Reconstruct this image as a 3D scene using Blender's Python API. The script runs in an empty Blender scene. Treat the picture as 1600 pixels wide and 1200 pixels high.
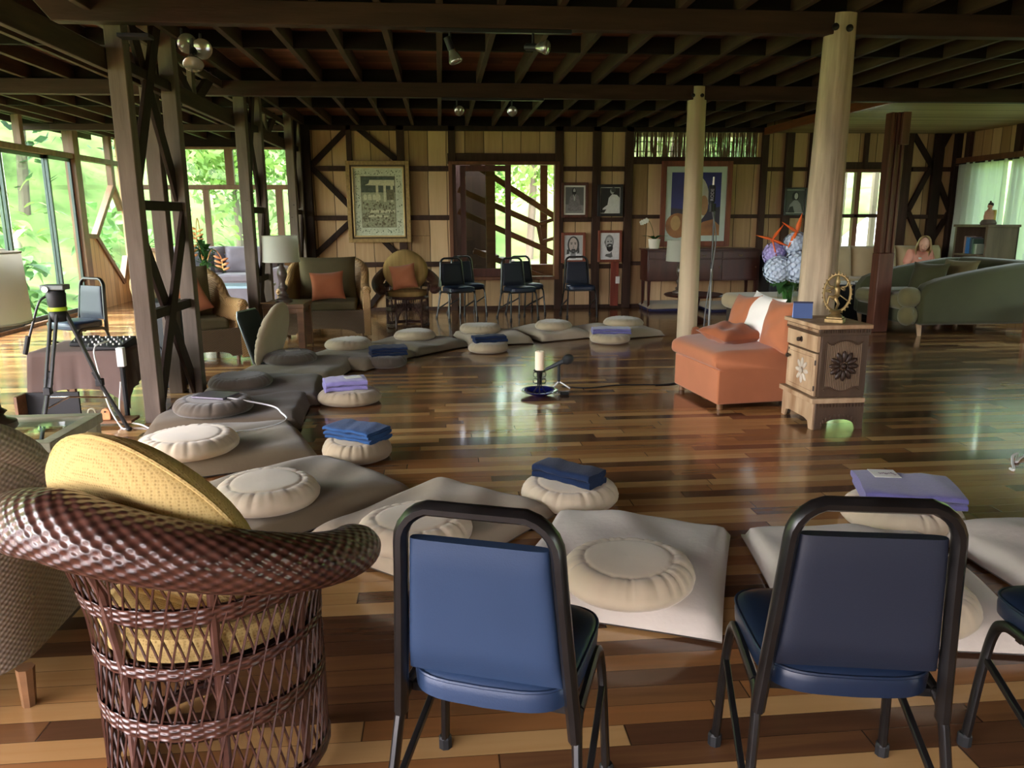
import bpy, math, random
from mathutils import Vector, Matrix
random.seed(7)
rnd = random.uniform
R = math.radians
PI = math.pi
scene = bpy.context.scene
COL = scene.collection
TAU = 2 * PI

# ------------------------------------------------------------------ camera
FPX = 1200.0
H = 1.45
PITCH, YAW, ROLL = R(12.2), R(5.2), R(0.25)
_f = Vector((math.sin(YAW) * math.cos(PITCH), math.cos(YAW) * math.cos(PITCH), -math.sin(PITCH)))
_r0 = Vector((math.cos(YAW), -math.sin(YAW), 0))
_u0 = _r0.cross(_f)
_r = _r0 * math.cos(ROLL) - _u0 * math.sin(ROLL)
_u = _u0 * math.cos(ROLL) + _r0 * math.sin(ROLL)
CAMPOS = Vector((0, 0, H))
cam = bpy.data.cameras.new('camera')
camo = bpy.data.objects.new('camera', cam)
COL.objects.link(camo)
cam.sensor_fit = 'HORIZONTAL'
cam.sensor_width = 36
cam.lens = 27.0
cam.clip_start = 0.05
cam.clip_end = 500
camo.matrix_world = Matrix(((_r.x, _u.x, -_f.x, 0), (_r.y, _u.y, -_f.y, 0), (_r.z, _u.z, -_f.z, H), (0, 0, 0, 1)))
scene.camera = camo


def _ray(px, py):
    return _f + _r * ((px - 800) / FPX) + _u * ((600 - py) / FPX)


def G(px, py, z=0.0):
    """point of the horizontal plane z seen at this pixel of the photograph"""
    d = _ray(px, py)
    return CAMPOS + d * ((z - H) / d.z)


def YP(px, py, y):
    d = _ray(px, py)
    return CAMPOS + d * (y / d.y)


def XP(px, py, x):
    d = _ray(px, py)
    return CAMPOS + d * (x / d.x)


# ------------------------------------------------------------------ mesh builder
def V(*a):
    return Vector(a[0] if len(a) == 1 else a)


def rotz(a):
    return Matrix.Rotation(a, 3, 'Z')


def rot(ax, a):
    return Matrix.Rotation(a, 3, ax)


class MB:
    def __init__(s):
        s.v, s.f = [], []

    def add(s, vs, fs):
        n = len(s.v)
        s.v += [Vector(p) for p in vs]
        s.f += [tuple(i + n for i in f) for f in fs]
        return s

    def box(s, c, sz, M=None, top=1.0):
        hx, hy, hz = sz[0] / 2, sz[1] / 2, sz[2] / 2
        ps = []
        for z in (-hz, hz):
            k = top if z > 0 else 1.0
            for x, y in ((-hx, -hy), (hx, -hy), (hx, hy), (-hx, hy)):
                ps.append(Vector((x * k, y * k, z)))
        if M is not None:
            ps = [M @ p for p in ps]
        c = Vector(c)
        return s.add([p + c for p in ps], [(3, 2, 1, 0), (4, 5, 6, 7), (0, 1, 5, 4), (1, 2, 6, 5), (2, 3, 7, 6), (3, 0, 4, 7)])

    def lohi(s, lo, hi):
        lo, hi = Vector(lo), Vector(hi)
        return s.box((lo + hi) / 2, hi - lo)

    def bar(s, p0, p1, w, h, up=(0, 0, 1)):
        """rectangular bar between two points; w along the side direction, h along 'up'"""
        p0, p1 = Vector(p0), Vector(p1)
        d = (p1 - p0).normalized()
        up = Vector(up)
        sd = d.cross(up)
        if sd.length < 1e-4:
            sd = d.cross(Vector((0, 1, 0)))
        sd.normalize()
        u = sd.cross(d)
        a, b = sd * (w / 2), u * (h / 2)
        ps = [p0 - a - b, p0 + a - b, p0 + a + b, p0 - a + b, p1 - a - b, p1 + a - b, p1 + a + b, p1 - a + b]
        return s.add(ps, [(3, 2, 1, 0), (4, 5, 6, 7), (0, 1, 5, 4), (1, 2, 6, 5), (2, 3, 7, 6), (3, 0, 4, 7)])

    def tube(s, pts, r, n=8, closed=False, sx=1.0, sy=1.0, upv=None):
        pts = [Vector(p) for p in pts]
        m = len(pts)
        rs = r if isinstance(r, (list, tuple)) else [r] * m
        tans = []
        for i in range(m):
            a = pts[(i - 1) % m] if (closed or i > 0) else pts[0]
            b = pts[(i + 1) % m] if (closed or i < m - 1) else pts[-1]
            t = b - a
            tans.append(t.normalized() if t.length > 1e-9 else Vector((0, 0, 1)))
        ref = Vector(upv) if upv else (Vector((0, 0, 1)) if abs(tans[0].z) < .9 else Vector((0, 1, 0)))
        nrm = ref - tans[0] * ref.dot(tans[0])
        nrm.normalize()
        vs, fs = [], []
        for i in range(m):
            t = tans[i]
            base = Vector(upv) if upv else nrm
            q = base - t * base.dot(t)
            if q.length > 1e-5:
                nrm = q.normalized()
            bn = t.cross(nrm)
            for k in range(n):
                a = TAU * (k + .5) / n
                vs.append(pts[i] + (nrm * math.cos(a) * sx + bn * math.sin(a) * sy) * rs[i])
        for i in range(m if closed else m - 1):
            j = (i + 1) % m
            for k in range(n):
                k2 = (k + 1) % n
                fs.append((i * n + k, i * n + k2, j * n + k2, j * n + k))
        if not closed:
            fs.append(tuple(range(n - 1, -1, -1)))
            fs.append(tuple((m - 1) * n + k for k in range(n)))
        return s.add(vs, fs)

    def lathe(s, prof, n=20, c=(0, 0, 0), M=None, wob=None):
        vs, fs = [], []
        c = Vector(c)
        for i, (r, z) in enumerate(prof):
            for k in range(n):
                a = TAU * k / n
                rr = r * (wob(a, z) if wob else 1)
                p = Vector((rr * math.cos(a), rr * math.sin(a), z))
                vs.append((M @ p if M is not None else p) + c)
        m = len(prof)
        for i in range(m - 1):
            for k in range(n):
                k2 = (k + 1) % n
                fs.append((i * n + k, i * n + k2, (i + 1) * n + k2, (i + 1) * n + k))
        if prof[0][0] > 1e-6:
            fs.append(tuple(range(n - 1, -1, -1)))
        if prof[-1][0] > 1e-6:
            fs.append(tuple((m - 1) * n + k for k in range(n)))
        return s.add(vs, fs)

    def ell(s, c, rad, nu=14, nv=10, M=None):
        vs, fs = [], []
        c = Vector(c)
        for j in range(nv + 1):
            th = PI * j / nv
            for i in range(nu):
                a = TAU * i / nu
                p = Vector((rad[0] * math.sin(th) * math.cos(a), rad[1] * math.sin(th) * math.sin(a), -rad[2] * math.cos(th)))
                vs.append((M @ p if M is not None else p) + c)
        for j in range(nv):
            for i in range(nu):
                i2 = (i + 1) % nu
                fs.append((j * nu + i, j * nu + i2, (j + 1) * nu + i2, (j + 1) * nu + i))
        return s.add(vs, fs)

    def grid(s, fn, nu, nv, close_u=False):
        """surface fn(u, v), u and v in 0..1"""
        vs, fs = [], []
        cu = nu if close_u else nu + 1
        for j in range(nv + 1):
            for i in range(cu):
                vs.append(Vector(fn(i / nu, j / nv)))
        for j in range(nv):
            for i in range(nu):
                i2 = (i + 1) % cu
                fs.append((j * cu + i, j * cu + i2, (j + 1) * cu + i2, (j + 1) * cu + i))
        return s.add(vs, fs)

    def pillow(s, c, w, h, t, M=None, n=14, pinch=.10, p=2.6, wr=0.0, seed=0):
        """plump square cushion lying in its local xy plane, pointed corners"""
        rg = random.Random(seed)
        ph = [rg.uniform(0, 6) for _ in range(6)]
        c = Vector(c)
        for sg in (1, -1):
            def fn(u, v):
                a, b = 2 * u - 1, 2 * v - 1
                if sg < 0:
                    a = -a
                x = a * (w / 2) * (1 - pinch * (1 - abs(b) ** 2) * abs(a) ** 2)
                y = b * (h / 2) * (1 - pinch * (1 - abs(a) ** 2) * abs(b) ** 2)
                e = max(0.0, (1 - abs(a) ** p)) * max(0.0, (1 - abs(b) ** p))
                z = sg * t / 2 * e ** .55
                z += wr * t * e * (math.sin(5 * a + 3 * b + ph[0]) + math.sin(7 * b - 4 * a + ph[1])) * .5
                q = Vector((x, y, z))
                return (M @ q if M is not None else q) + c
            s.grid(fn, n, n)
        return s

    def prism(s, poly, h0, h1, M=None, c=(0, 0, 0)):
        """2-D polygon (x, y), extruded along z from h0 to h1, then M and c"""
        n = len(poly)
        c = Vector(c)
        vs = [Vector((x, y, h0)) for x, y in poly] + [Vector((x, y, h1)) for x, y in poly]
        if M is not None:
            vs = [M @ p for p in vs]
        fs = [tuple(range(n - 1, -1, -1)), tuple(range(n, 2 * n))] + [(i, (i + 1) % n, n + (i + 1) % n, n + i) for i in range(n)]
        return s.add([p + c for p in vs], fs)

    def build(s, name, mat, parent=None, world=False, smooth=False, bevel=0, seg=2, sub=0, loc=None, rz=0, angle=38):
        me = bpy.data.meshes.new(name)
        vs = s.v
        if parent is not None and world:
            Mi = PM[parent.name].inverted()
            vs = [Mi @ p for p in vs]
        if parent is None and loc is None and vs:
            xs, ys, zs = [p.x for p in vs], [p.y for p in vs], [p.z for p in vs]
            loc = Vector(((min(xs) + max(xs)) / 2, (min(ys) + max(ys)) / 2, min(zs)))
            vs = [p - loc for p in vs]
        me.from_pydata([tuple(p) for p in vs], [], s.f)
        me.validate()
        me.update()
        o = bpy.data.objects.new(name, me)
        COL.objects.link(o)
        me.materials.append(mat)
        if smooth:
            me.polygons.foreach_set('use_smooth', [True] * len(me.polygons))
            if angle:
                me.set_sharp_from_angle(angle=R(angle))
        if bevel:
            b = o.modifiers.new('bevel', 'BEVEL')
            b.width = bevel
            b.segments = seg
            b.limit_method = 'ANGLE'
            b.angle_limit = R(40)
            b.harden_normals = False
            me.polygons.foreach_set('use_smooth', [True] * len(me.polygons))
            me.set_sharp_from_angle(angle=R(50))
        if sub:
            b = o.modifiers.new('subd', 'SUBSURF')
            b.levels = b.render_levels = sub
        if parent is not None:
            o.parent = parent
            PM[o.name] = PM[parent.name]
        else:
            o.location = loc if loc is not None else (0, 0, 0)
            o.rotation_euler = (0, 0, rz)
            PM[o.name] = Matrix.Translation(Vector(o.location)) @ Matrix.Rotation(rz, 4, 'Z')
        return o


PM = {}


def tag(o, label=None, cat=None, group=None, kind=None):
    if label:
        o['label'] = label
    if cat:
        o['category'] = cat
    if group:
        o['group'] = group
    if kind:
        o['kind'] = kind
    return o


def thing(name, label, cat, loc=(0, 0, 0), rz=0.0, group=None):
    o = bpy.data.objects.new(name, None)
    COL.objects.link(o)
    o.empty_display_size = .1
    o.location = loc
    o.rotation_euler = (0, 0, rz)
    PM[o.name] = Matrix.Translation(Vector(loc)) @ Matrix.Rotation(rz, 4, 'Z')
    return tag(o, label, cat, group)


def children(o):
    return [c for c in bpy.data.objects if c.parent == o]


def dup(o, loc, rz, label, group=None):
    """copy of a thing with copies of its parts and sub-parts"""
    def cp(src, par):
        c = src.copy()
        COL.objects.link(c)
        if par is not None:
            c.parent = par
        for ch in children(src):
            if ch != c:
                cp(ch, c)
        return c
    r = cp(o, None)
    r.location = loc
    r.rotation_euler = (0, 0, rz)
    PM[r.name] = Matrix.Translation(Vector(loc)) @ Matrix.Rotation(rz, 4, 'Z')
    r['label'] = label
    if group:
        r['group'] = group
    return r


def struct(o):
    o['kind'] = 'structure'
    return o


def arc(c, r, a0, a1, n, ax=(1, 0, 0), ay=(0, 0, 1)):
    c, ax, ay = Vector(c), Vector(ax), Vector(ay)
    return [c + ax * (r * math.cos(R(a0 + (a1 - a0) * i / n))) + ay * (r * math.sin(R(a0 + (a1 - a0) * i / n))) for i in range(n + 1)]


def smoothpath(pts, n=6, closed=False):
    """Catmull-Rom through points"""
    pts = [Vector(p) for p in pts]
    m = len(pts)
    out = []
    for i in range(m if closed else m - 1):
        p1, p2 = pts[i], pts[(i + 1) % m]
        p0 = pts[(i - 1) % m] if (closed or i > 0) else p1 * 2 - p2
        p3 = pts[(i + 2) % m] if (closed or i < m - 2) else p2 * 2 - p1
        for k in range(n):
            t = k / n
            out.append(.5 * ((2 * p1) + (p2 - p0) * t + (2 * p0 - 5 * p1 + 4 * p2 - p3) * t * t + (3 * p1 - p0 - 3 * p2 + p3) * t ** 3))
    if not closed:
        out.append(pts[-1])
    return out


# ------------------------------------------------------------------ materials
def srgb(r, g, b):
    def f(c):
        c /= 255.0
        return c / 12.92 if c <= .04045 else ((c + .055) / 1.055) ** 2.4
    return (f(r), f(g), f(b), 1.0)


def new_mat(name):
    m = bpy.data.materials.new(name)
    m.use_nodes = True
    nt = m.node_tree
    b = nt.nodes['Principled BSDF']
    return m, nt, b


def nd(nt, t, **kw):
    n = nt.nodes.new(t)
    for k, v in kw.items():
        setattr(n, k, v)
    return n


def math_node(nt, op, a, b=None, c=None):
    n = nt.nodes.new('ShaderNodeMath')
    n.operation = op
    for i, x in enumerate((a, b, c)):
        if x is None:
            continue
        if isinstance(x, (int, float)):
            n.inputs[i].default_value = x
        else:
            nt.links.new(x, n.inputs[i])
    return n.outputs[0]


def mat(name, rgb, rough=.6, spec=.4, metal=0, var=.12, scale=6, stretch=(1, 1, 1), bump=0, bscale=60, sheen=0, coat=0, alt=None, detail=3):
    """principled material with a noise-driven colour variation and an optional noise bump"""
    m, nt, b = new_mat(name)
    c = srgb(*rgb)
    tc = nd(nt, 'ShaderNodeTexCoord')
    mp = nd(nt, 'ShaderNodeMapping')
    mp.inputs['Scale'].default_value = stretch
    nt.links.new(tc.outputs['Object'], mp.inputs[0])
    no = nd(nt, 'ShaderNodeTexNoise')
    no.inputs['Scale'].default_value = scale
    no.inputs['Detail'].default_value = detail
    nt.links.new(mp.outputs[0], no.inputs['Vector'])
    rp = nd(nt, 'ShaderNodeValToRGB')
    rp.color_ramp.elements[0].position = .3
    rp.color_ramp.elements[1].position = .7
    a2 = srgb(*alt) if alt else None
    rp.color_ramp.elements[0].color = tuple(x * (1 - var) for x in c[:3]) + (1,)
    rp.color_ramp.elements[1].color = a2 if a2 else tuple(min(1, x * (1 + var)) for x in c[:3]) + (1,)
    nt.links.new(no.outputs[0], rp.inputs[0])
    nt.links.new(rp.outputs[0], b.inputs['Base Color'])
    b.inputs['Roughness'].default_value = rough
    b.inputs['Specular IOR Level'].default_value = spec
    b.inputs['Metallic'].default_value = metal
    if sheen:
        b.inputs['Sheen Weight'].default_value = sheen
        b.inputs['Sheen Roughness'].default_value = .5
    if coat:
        b.inputs['Coat Weight'].default_value = coat
        b.inputs['Coat Roughness'].default_value = .15
    if bump:
        n2 = nd(nt, 'ShaderNodeTexNoise')
        n2.inputs['Scale'].default_value = bscale
        n2.inputs['Detail'].default_value = 2
        nt.links.new(mp.outputs[0], n2.inputs['Vector'])
        bp = nd(nt, 'ShaderNodeBump')
        bp.inputs['Strength'].default_value = bump
        bp.inputs['Distance'].default_value = .01
        nt.links.new(n2.outputs[0], bp.inputs['Height'])
        nt.links.new(bp.outputs[0], b.inputs['Normal'])
    return m


def wood(name, rgb, var=.3, rough=.5, axis='z', scale=5, bump=.15, spec=.4, alt=None):
    st = {'x': (.12, 1, 1), 'y': (1, .12, 1), 'z': (1, 1, .12)}[axis]
    return mat(name, rgb, rough=rough, var=var, scale=scale * 3, stretch=st, bump=bump, bscale=scale * 14, spec=spec, alt=alt, detail=5)


def planks(name, w, length, ramp, along='x', rough=.2, gap=.03, grain=.25, wobble=0.0, bump=.2, spec=.5, space='Object', coat=0, endgap=0.004, seedoff=0.0, lanes='x'):
    """boards laid side by side, each with its own tint; 'along' names the axis the boards run on, 'lanes' the axis across"""
    m, nt, b = new_mat(name)
    tc = nd(nt, 'ShaderNodeTexCoord')
    sp = nd(nt, 'ShaderNodeSeparateXYZ')
    nt.links.new(tc.outputs[space], sp.inputs[0])
    ax = {'x': 0, 'y': 1, 'z': 2}
    l = sp.outputs[ax[along]]
    a = sp.outputs[ax[lanes]]
    M = lambda *k: math_node(nt, *k)
    if wobble:
        wn = nd(nt, 'ShaderNodeTexNoise')
        wn.inputs['Scale'].default_value = 3.0
        mpw = nd(nt, 'ShaderNodeMapping')
        mpw.inputs['Scale'].default_value = tuple(.35 if q == along else 1.5 for q in 'xyz')
        nt.links.new(tc.outputs[space], mpw.inputs[0])
        nt.links.new(mpw.outputs[0], wn.inputs['Vector'])
        a = M('ADD', a, M('MULTIPLY', M('SUBTRACT', wn.outputs[0], .5), wobble))
    q = M('ADD', M('DIVIDE', a, w), 100.37 + seedoff)
    row = M('FLOOR', q)
    fr = M('FRACT', q)
    w1 = nd(nt, 'ShaderNodeTexWhiteNoise', noise_dimensions='1D')
    nt.links.new(row, w1.inputs['W'])
    lq = M('ADD', M('DIVIDE', l, length), M('MULTIPLY', w1.outputs[0], 7.3))
    lq = M('ADD', lq, 50)
    colm = M('FLOOR', lq)
    lf = M('FRACT', lq)
    cv = nd(nt, 'ShaderNodeCombineXYZ')
    nt.links.new(row, cv.inputs[0])
    nt.links.new(colm, cv.inputs[1])
    w2 = nd(nt, 'ShaderNodeTexWhiteNoise', noise_dimensions='3D')
    nt.links.new(cv.outputs[0], w2.inputs['Vector'])
    # grain, shifted per board
    mp = nd(nt, 'ShaderNodeMapping')
    mp.inputs['Scale'].default_value = tuple(1.6 if x == along else 26.0 for x in 'xyz')
    nt.links.new(tc.outputs[space], mp.inputs[0])
    nt.links.new(w2.outputs['Color'], mp.inputs['Location'])
    no = nd(nt, 'ShaderNodeTexNoise')
    no.inputs['Scale'].default_value = 1.0
    no.inputs['Detail'].default_value = 4
    no.inputs['Distortion'].default_value = .6
    nt.links.new(mp.outputs[0], no.inputs['Vector'])
    fac = M('ADD', w2.outputs['Value'], M('MULTIPLY', M('SUBTRACT', no.outputs[0], .5), grain * 2))
    rp = nd(nt, 'ShaderNodeValToRGB')
    el = rp.color_ramp.elements
    while len(el) < len(ramp):
        el.new(.5)
    for e, (p, c) in zip(el, ramp):
        e.position = p
        e.color = srgb(*c)
    nt.links.new(fac, rp.inputs[0])
    # gaps
    g1 = M('MINIMUM', fr, M('SUBTRACT', 1.0, fr))
    gl = M('MULTIPLY', M('MINIMUM', lf, M('SUBTRACT', 1.0, lf)), length / w)
    gm = M('MINIMUM', M('DIVIDE', g1, max(gap, 1e-4)), M('DIVIDE', gl, max(endgap / w, 1e-4)))
    gm = M('MINIMUM', gm, 1.0)
    mx = nd(nt, 'ShaderNodeMix', data_type='RGBA')
    mx.inputs[6].default_value = srgb(38, 28, 20)
    nt.links.new(gm, mx.inputs[0])
    nt.links.new(rp.outputs[0], mx.inputs[7])
    nt.links.new(mx.outputs[2], b.inputs['Base Color'])
    bp = nd(nt, 'ShaderNodeBump')
    bp.inputs['Strength'].default_value = bump
    bp.inputs['Distance'].default_value = .01
    nt.links.new(M('ADD', gm, M('MULTIPLY', no.outputs[0], .12)), bp.inputs['Height'])
    nt.links.new(bp.outputs[0], b.inputs['Normal'])
    b.inputs['Roughness'].default_value = rough
    b.inputs['Specular IOR Level'].default_value = spec
    if coat:
        b.inputs['Coat Weight'].default_value = coat
        b.inputs['Coat Roughness'].default_value = .08
    return m


def weave(name, rgb1, rgb2, k1=110, k2=150, rough=.45, bump=.6, spec=.4):
    """basket weave: alternating over-and-under strands"""
    m, nt, b = new_mat(name)
    tc = nd(nt, 'ShaderNodeTexCoord')
    sp = nd(nt, 'ShaderNodeSeparateXYZ')
    nt.links.new(tc.outputs['Object'], sp.inputs[0])
    M = lambda *k: math_node(nt, *k)
    s1 = M('SINE', M('MULTIPLY', M('ADD', sp.outputs[0], M('MULTIPLY', sp.outputs[1], .83)), k1))
    s2 = M('SINE', M('MULTIPLY', sp.outputs[2], k2))
    h = M('ADD', M('MULTIPLY', M('MULTIPLY', s1, s2), .5), .5)
    rp = nd(nt, 'ShaderNodeValToRGB')
    rp.color_ramp.elements[0].color = srgb(*rgb1)
    rp.color_ramp.elements[1].color = srgb(*rgb2)
    rp.color_ramp.elements[0].position = .15
    rp.color_ramp.elements[1].position = .8
    nt.links.new(h, rp.inputs[0])
    nt.links.new(rp.outputs[0], b.inputs['Base Color'])
    bp = nd(nt, 'ShaderNodeBump')
    bp.inputs['Strength'].default_value = bump
    bp.inputs['Distance'].default_value = .006
    nt.links.new(h, bp.inputs['Height'])
    nt.links.new(bp.outputs[0], b.inputs['Normal'])
    b.inputs['Roughness'].default_value = rough
    b.inputs['Specular IOR Level'].default_value = spec
    return m


def phase_weave(name, rgb1, rgb2, rough=.3, bump=.8, spec=.6):
    """over-and-under strands whose phases are stored on the mesh"""
    m, nt, b = new_mat(name)
    at = nd(nt, 'ShaderNodeAttribute')
    at.attribute_name = 'strand_phase'
    sp = nd(nt, 'ShaderNodeSeparateXYZ')
    nt.links.new(at.outputs['Vector'], sp.inputs[0])
    M = lambda *k: math_node(nt, *k)
    q = M('MULTIPLY', M('SINE', sp.outputs[0]), M('SINE', sp.outputs[1]))
    h = M('ADD', M('MULTIPLY', q, .5), .5)
    no = nd(nt, 'ShaderNodeTexNoise')
    no.inputs['Scale'].default_value = 14
    rp = nd(nt, 'ShaderNodeValToRGB')
    rp.color_ramp.elements[0].color = srgb(*rgb1)
    rp.color_ramp.elements[1].color = srgb(*rgb2)
    rp.color_ramp.elements[0].position = .1
    rp.color_ramp.elements[1].position = .9
    nt.links.new(M('ADD', M('MULTIPLY', h, .7), M('MULTIPLY', M('SUBTRACT', no.outputs[0], .3), .6)), rp.inputs[0])
    nt.links.new(rp.outputs[0], b.inputs['Base Color'])
    bp = nd(nt, 'ShaderNodeBump')
    bp.inputs['Strength'].default_value = bump
    bp.inputs['Distance'].default_value = .006
    nt.links.new(h, bp.inputs['Height'])
    nt.links.new(bp.outputs[0], b.inputs['Normal'])
    b.inputs['Roughness'].default_value = rough
    b.inputs['Specular IOR Level'].default_value = spec
    return m


def set_phase(o, ph):
    a = o.data.attributes.new('strand_phase', 'FLOAT_VECTOR', 'POINT')
    for i, p in enumerate(ph):
        a.data[i].vector = (p[0], p[1], 0)


def glass(name, tint=(235, 245, 240), refl=.12):
    """thin pane: mostly clear, a little reflection"""
    m, nt, b = new_mat(name)
    nt.nodes.remove(b)
    out = nt.nodes['Material Output']
    tr = nd(nt, 'ShaderNodeBsdfTransparent')
    tr.inputs[0].default_value = srgb(*tint)
    gl = nd(nt, 'ShaderNodeBsdfGlossy')
    gl.inputs['Roughness'].default_value = .02
    lw = nd(nt, 'ShaderNodeLayerWeight')
    lw.inputs[0].default_value = .5
    fac = math_node(nt, 'ADD', math_node(nt, 'MULTIPLY', math_node(nt, 'POWER', lw.outputs['Facing'], 4.5), .5), .025)
    mx = nd(nt, 'ShaderNodeMixShader')
    nt.links.new(fac, mx.inputs[0])
    nt.links.new(tr.outputs[0], mx.inputs[1])
    nt.links.new(gl.outputs[0], mx.inputs[2])
    nt.links.new(mx.outputs[0], out.inputs[0])
    return m


def translucent(name, rgb, amt=.5, thru=.0, var=.1):
    m, nt, b = new_mat(name)
    out = nt.nodes['Material Output']
    c = srgb(*rgb)
    tl = nd(nt, 'ShaderNodeBsdfTranslucent')
    tc = nd(nt, 'ShaderNodeTexCoord')
    no = nd(nt, 'ShaderNodeTexNoise')
    no.inputs['Scale'].default_value = 2.5
    nt.links.new(tc.outputs['Object'], no.inputs['Vector'])
    rp = nd(nt, 'ShaderNodeValToRGB')
    rp.color_ramp.elements[0].position = .3
    rp.color_ramp.elements[1].position = .7
    rp.color_ramp.elements[0].color = tuple(x * (1 - var) for x in c[:3]) + (1,)
    rp.color_ramp.elements[1].color = tuple(min(1, x * (1 + var)) for x in c[:3]) + (1,)
    nt.links.new(no.outputs[0], rp.inputs[0])
    nt.links.new(rp.outputs[0], tl.inputs[0])
    nt.links.new(rp.outputs[0], b.inputs['Base Color'])
    b.inputs['Roughness'].default_value = .8
    b.inputs['Specular IOR Level'].default_value = .1
    mx = nd(nt, 'ShaderNodeMixShader')
    mx.inputs[0].default_value = amt
    nt.links.new(b.outputs[0], mx.inputs[1])
    nt.links.new(tl.outputs[0], mx.inputs[2])
    last = mx.outputs[0]
    if thru:
        tr = nd(nt, 'ShaderNodeBsdfTransparent')
        m2 = nd(nt, 'ShaderNodeMixShader')
        m2.inputs[0].default_value = thru
        nt.links.new(last, m2.inputs[1])
        nt.links.new(tr.outputs[0], m2.inputs[2])
        last = m2.outputs[0]
    nt.links.new(last, out.inputs[0])
    return m


M_floor = planks('floor_boards', .09, 1.05, [(0, (70, 46, 32)), (.22, (96, 65, 43)), (.45, (130, 91, 55)), (.6, (146, 99, 57)), (.8, (168, 127, 78)), (1, (186, 147, 96))],
                 along='x', lanes='y', rough=.2, gap=.018, grain=.16, bump=.08, spec=.5, coat=.35)
M_wall = planks('wall_boards', .29, 30, [(0, (146, 115, 82)), (.3, (172, 139, 102)), (.6, (192, 158, 118)), (1, (212, 180, 140))],
                along='z', lanes='x', rough=.6, gap=.034, grain=.3, wobble=.05, bump=.4, spec=.2, seedoff=.4)
M_wally = planks('wall_boards_side', .2, 30, [(0, (150, 118, 76)), (.5, (190, 156, 106)), (1, (214, 184, 134))],
                 along='z', lanes='y', rough=.6, gap=.045, grain=.28, wobble=.035, bump=.4, spec=.2)
M_ceil = planks('ceiling_boards', .14, 2.4, [(0, (84, 57, 42)), (.5, (112, 76, 56)), (1, (138, 96, 70))], along='x', lanes='y', rough=.7, gap=.03, grain=.2, spec=.2)
M_pale = planks('pale_ceiling_slats', .085, 40, [(0, (142, 122, 88)), (.5, (164, 142, 104)), (1, (182, 160, 120))], along='x', lanes='y', rough=.6, gap=.12, grain=.12, bump=.6, spec=.2)
M_beam = wood('beam_wood', (54, 35, 27), axis='x', var=.35, rough=.65, spec=.25)
M_beamy = wood('joist_wood', (66, 50, 39), axis='y', var=.35, rough=.7, spec=.25)
M_block = wood('blocking_wood', (27, 21, 18), axis='x', var=.3, rough=.8, spec=.15)
M_post = wood('truss_wood', (102, 90, 80), axis='z', var=.25, rough=.7, spec=.25)  # grey lightened to put the haze over the posts into the colour
M_stud = wood('stud_wood', (62, 42, 33), axis='z', var=.3, rough=.65, spec=.25)
M_dark = wood('dark_brace_wood', (44, 31, 25), axis='z', var=.3, rough=.7, spec=.2)
M_frame = wood('window_wood', (112, 72, 50), axis='z', var=.25, rough=.5, spec=.35)
M_leftframe = wood('left_window_wood', (116, 88, 66), axis='z', var=.22, rough=.5, spec=.35)
M_alu = mat('grey_metal_frame', (70, 78, 76), rough=.35, metal=.6, var=.05)
M_glass = glass('window_glass')
M_log = mat('pale_log', (172, 157, 134), rough=.8, var=.38, scale=9, stretch=(1.6, 1.6, .16), bump=1.0, bscale=16, spec=.2, detail=6)
M_log2 = mat('smooth_pale_log', (188, 169, 140), rough=.6, var=.12, scale=7, stretch=(1.5, 1.5, .15), bump=.2, bscale=12, spec=.25)
M_redpost = wood('red_brown_post', (92, 56, 42), axis='z', var=.3, rough=.45, spec=.4)
M_black = mat('black_metal', (22, 22, 23), rough=.38, var=.15, spec=.5)
M_blackm = mat('black_plastic', (20, 21, 23), rough=.55, var=.15)
M_worn = mat('worn_black_enamel', (19, 18, 18), rough=.32, var=.4, scale=18, spec=.5)
M_chrome = mat('chrome', (200, 200, 200), rough=.2, metal=1, var=.03)
M_vinyl = mat('blue_vinyl', (36, 54, 82), rough=.42, var=.10, scale=4, spec=.45, bump=.06, bscale=240)
M_vinyld = mat('dark_navy_vinyl', (20, 33, 54), rough=.38, var=.12, scale=4, spec=.45)
M_matl = mat('light_grey_cotton', (198, 189, 176), rough=.9, var=.06, scale=3, spec=.1, sheen=.15, bump=.15, bscale=30)
M_matm = mat('taupe_cotton', (166, 151, 128), rough=.9, var=.08, scale=3, spec=.1, sheen=.15, bump=.15, bscale=30)
M_matd = mat('dark_olive_cotton', (124, 111, 88), rough=.9, var=.10, scale=3, spec=.1, sheen=.15, bump=.15, bscale=30)
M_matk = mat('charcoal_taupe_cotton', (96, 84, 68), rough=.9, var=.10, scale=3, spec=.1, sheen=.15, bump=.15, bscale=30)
M_zl = mat('cream_velvet', (196, 180, 152), rough=.85, var=.06, scale=3, spec=.15, sheen=.35)
M_zm = mat('tan_velvet', (164, 148, 120), rough=.85, var=.07, scale=3, spec=.15, sheen=.3)
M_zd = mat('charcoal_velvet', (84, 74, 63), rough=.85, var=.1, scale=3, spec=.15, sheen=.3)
M_navy = mat('navy_fleece', (27, 40, 66), rough=.95, var=.14, scale=9, spec=.05, sheen=.08, bump=.25, bscale=90)
M_blue = mat('denim_blue_fleece', (44, 74, 116), rough=.95, var=.14, scale=9, spec=.05, sheen=.08, bump=.25, bscale=90)
M_purple = mat('purple_fleece', (92, 89, 138), rough=.95, var=.08, scale=9, spec=.05, sheen=.3, bump=.25, bscale=90)
M_lilac = mat('lilac_fleece', (132, 125, 180), rough=.95, var=.08, scale=9, spec=.05, sheen=.3, bump=.25, bscale=90)
M_paper = mat('white_paper', (236, 236, 230), rough=.7, var=.02)
M_ink = mat('plum_ink', (112, 72, 104), rough=.8, var=.05)
M_orange = mat('rust_orange_cotton', (170, 107, 74), rough=.9, var=.06, scale=4, spec=.1, sheen=.2, bump=.12, bscale=200)
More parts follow.
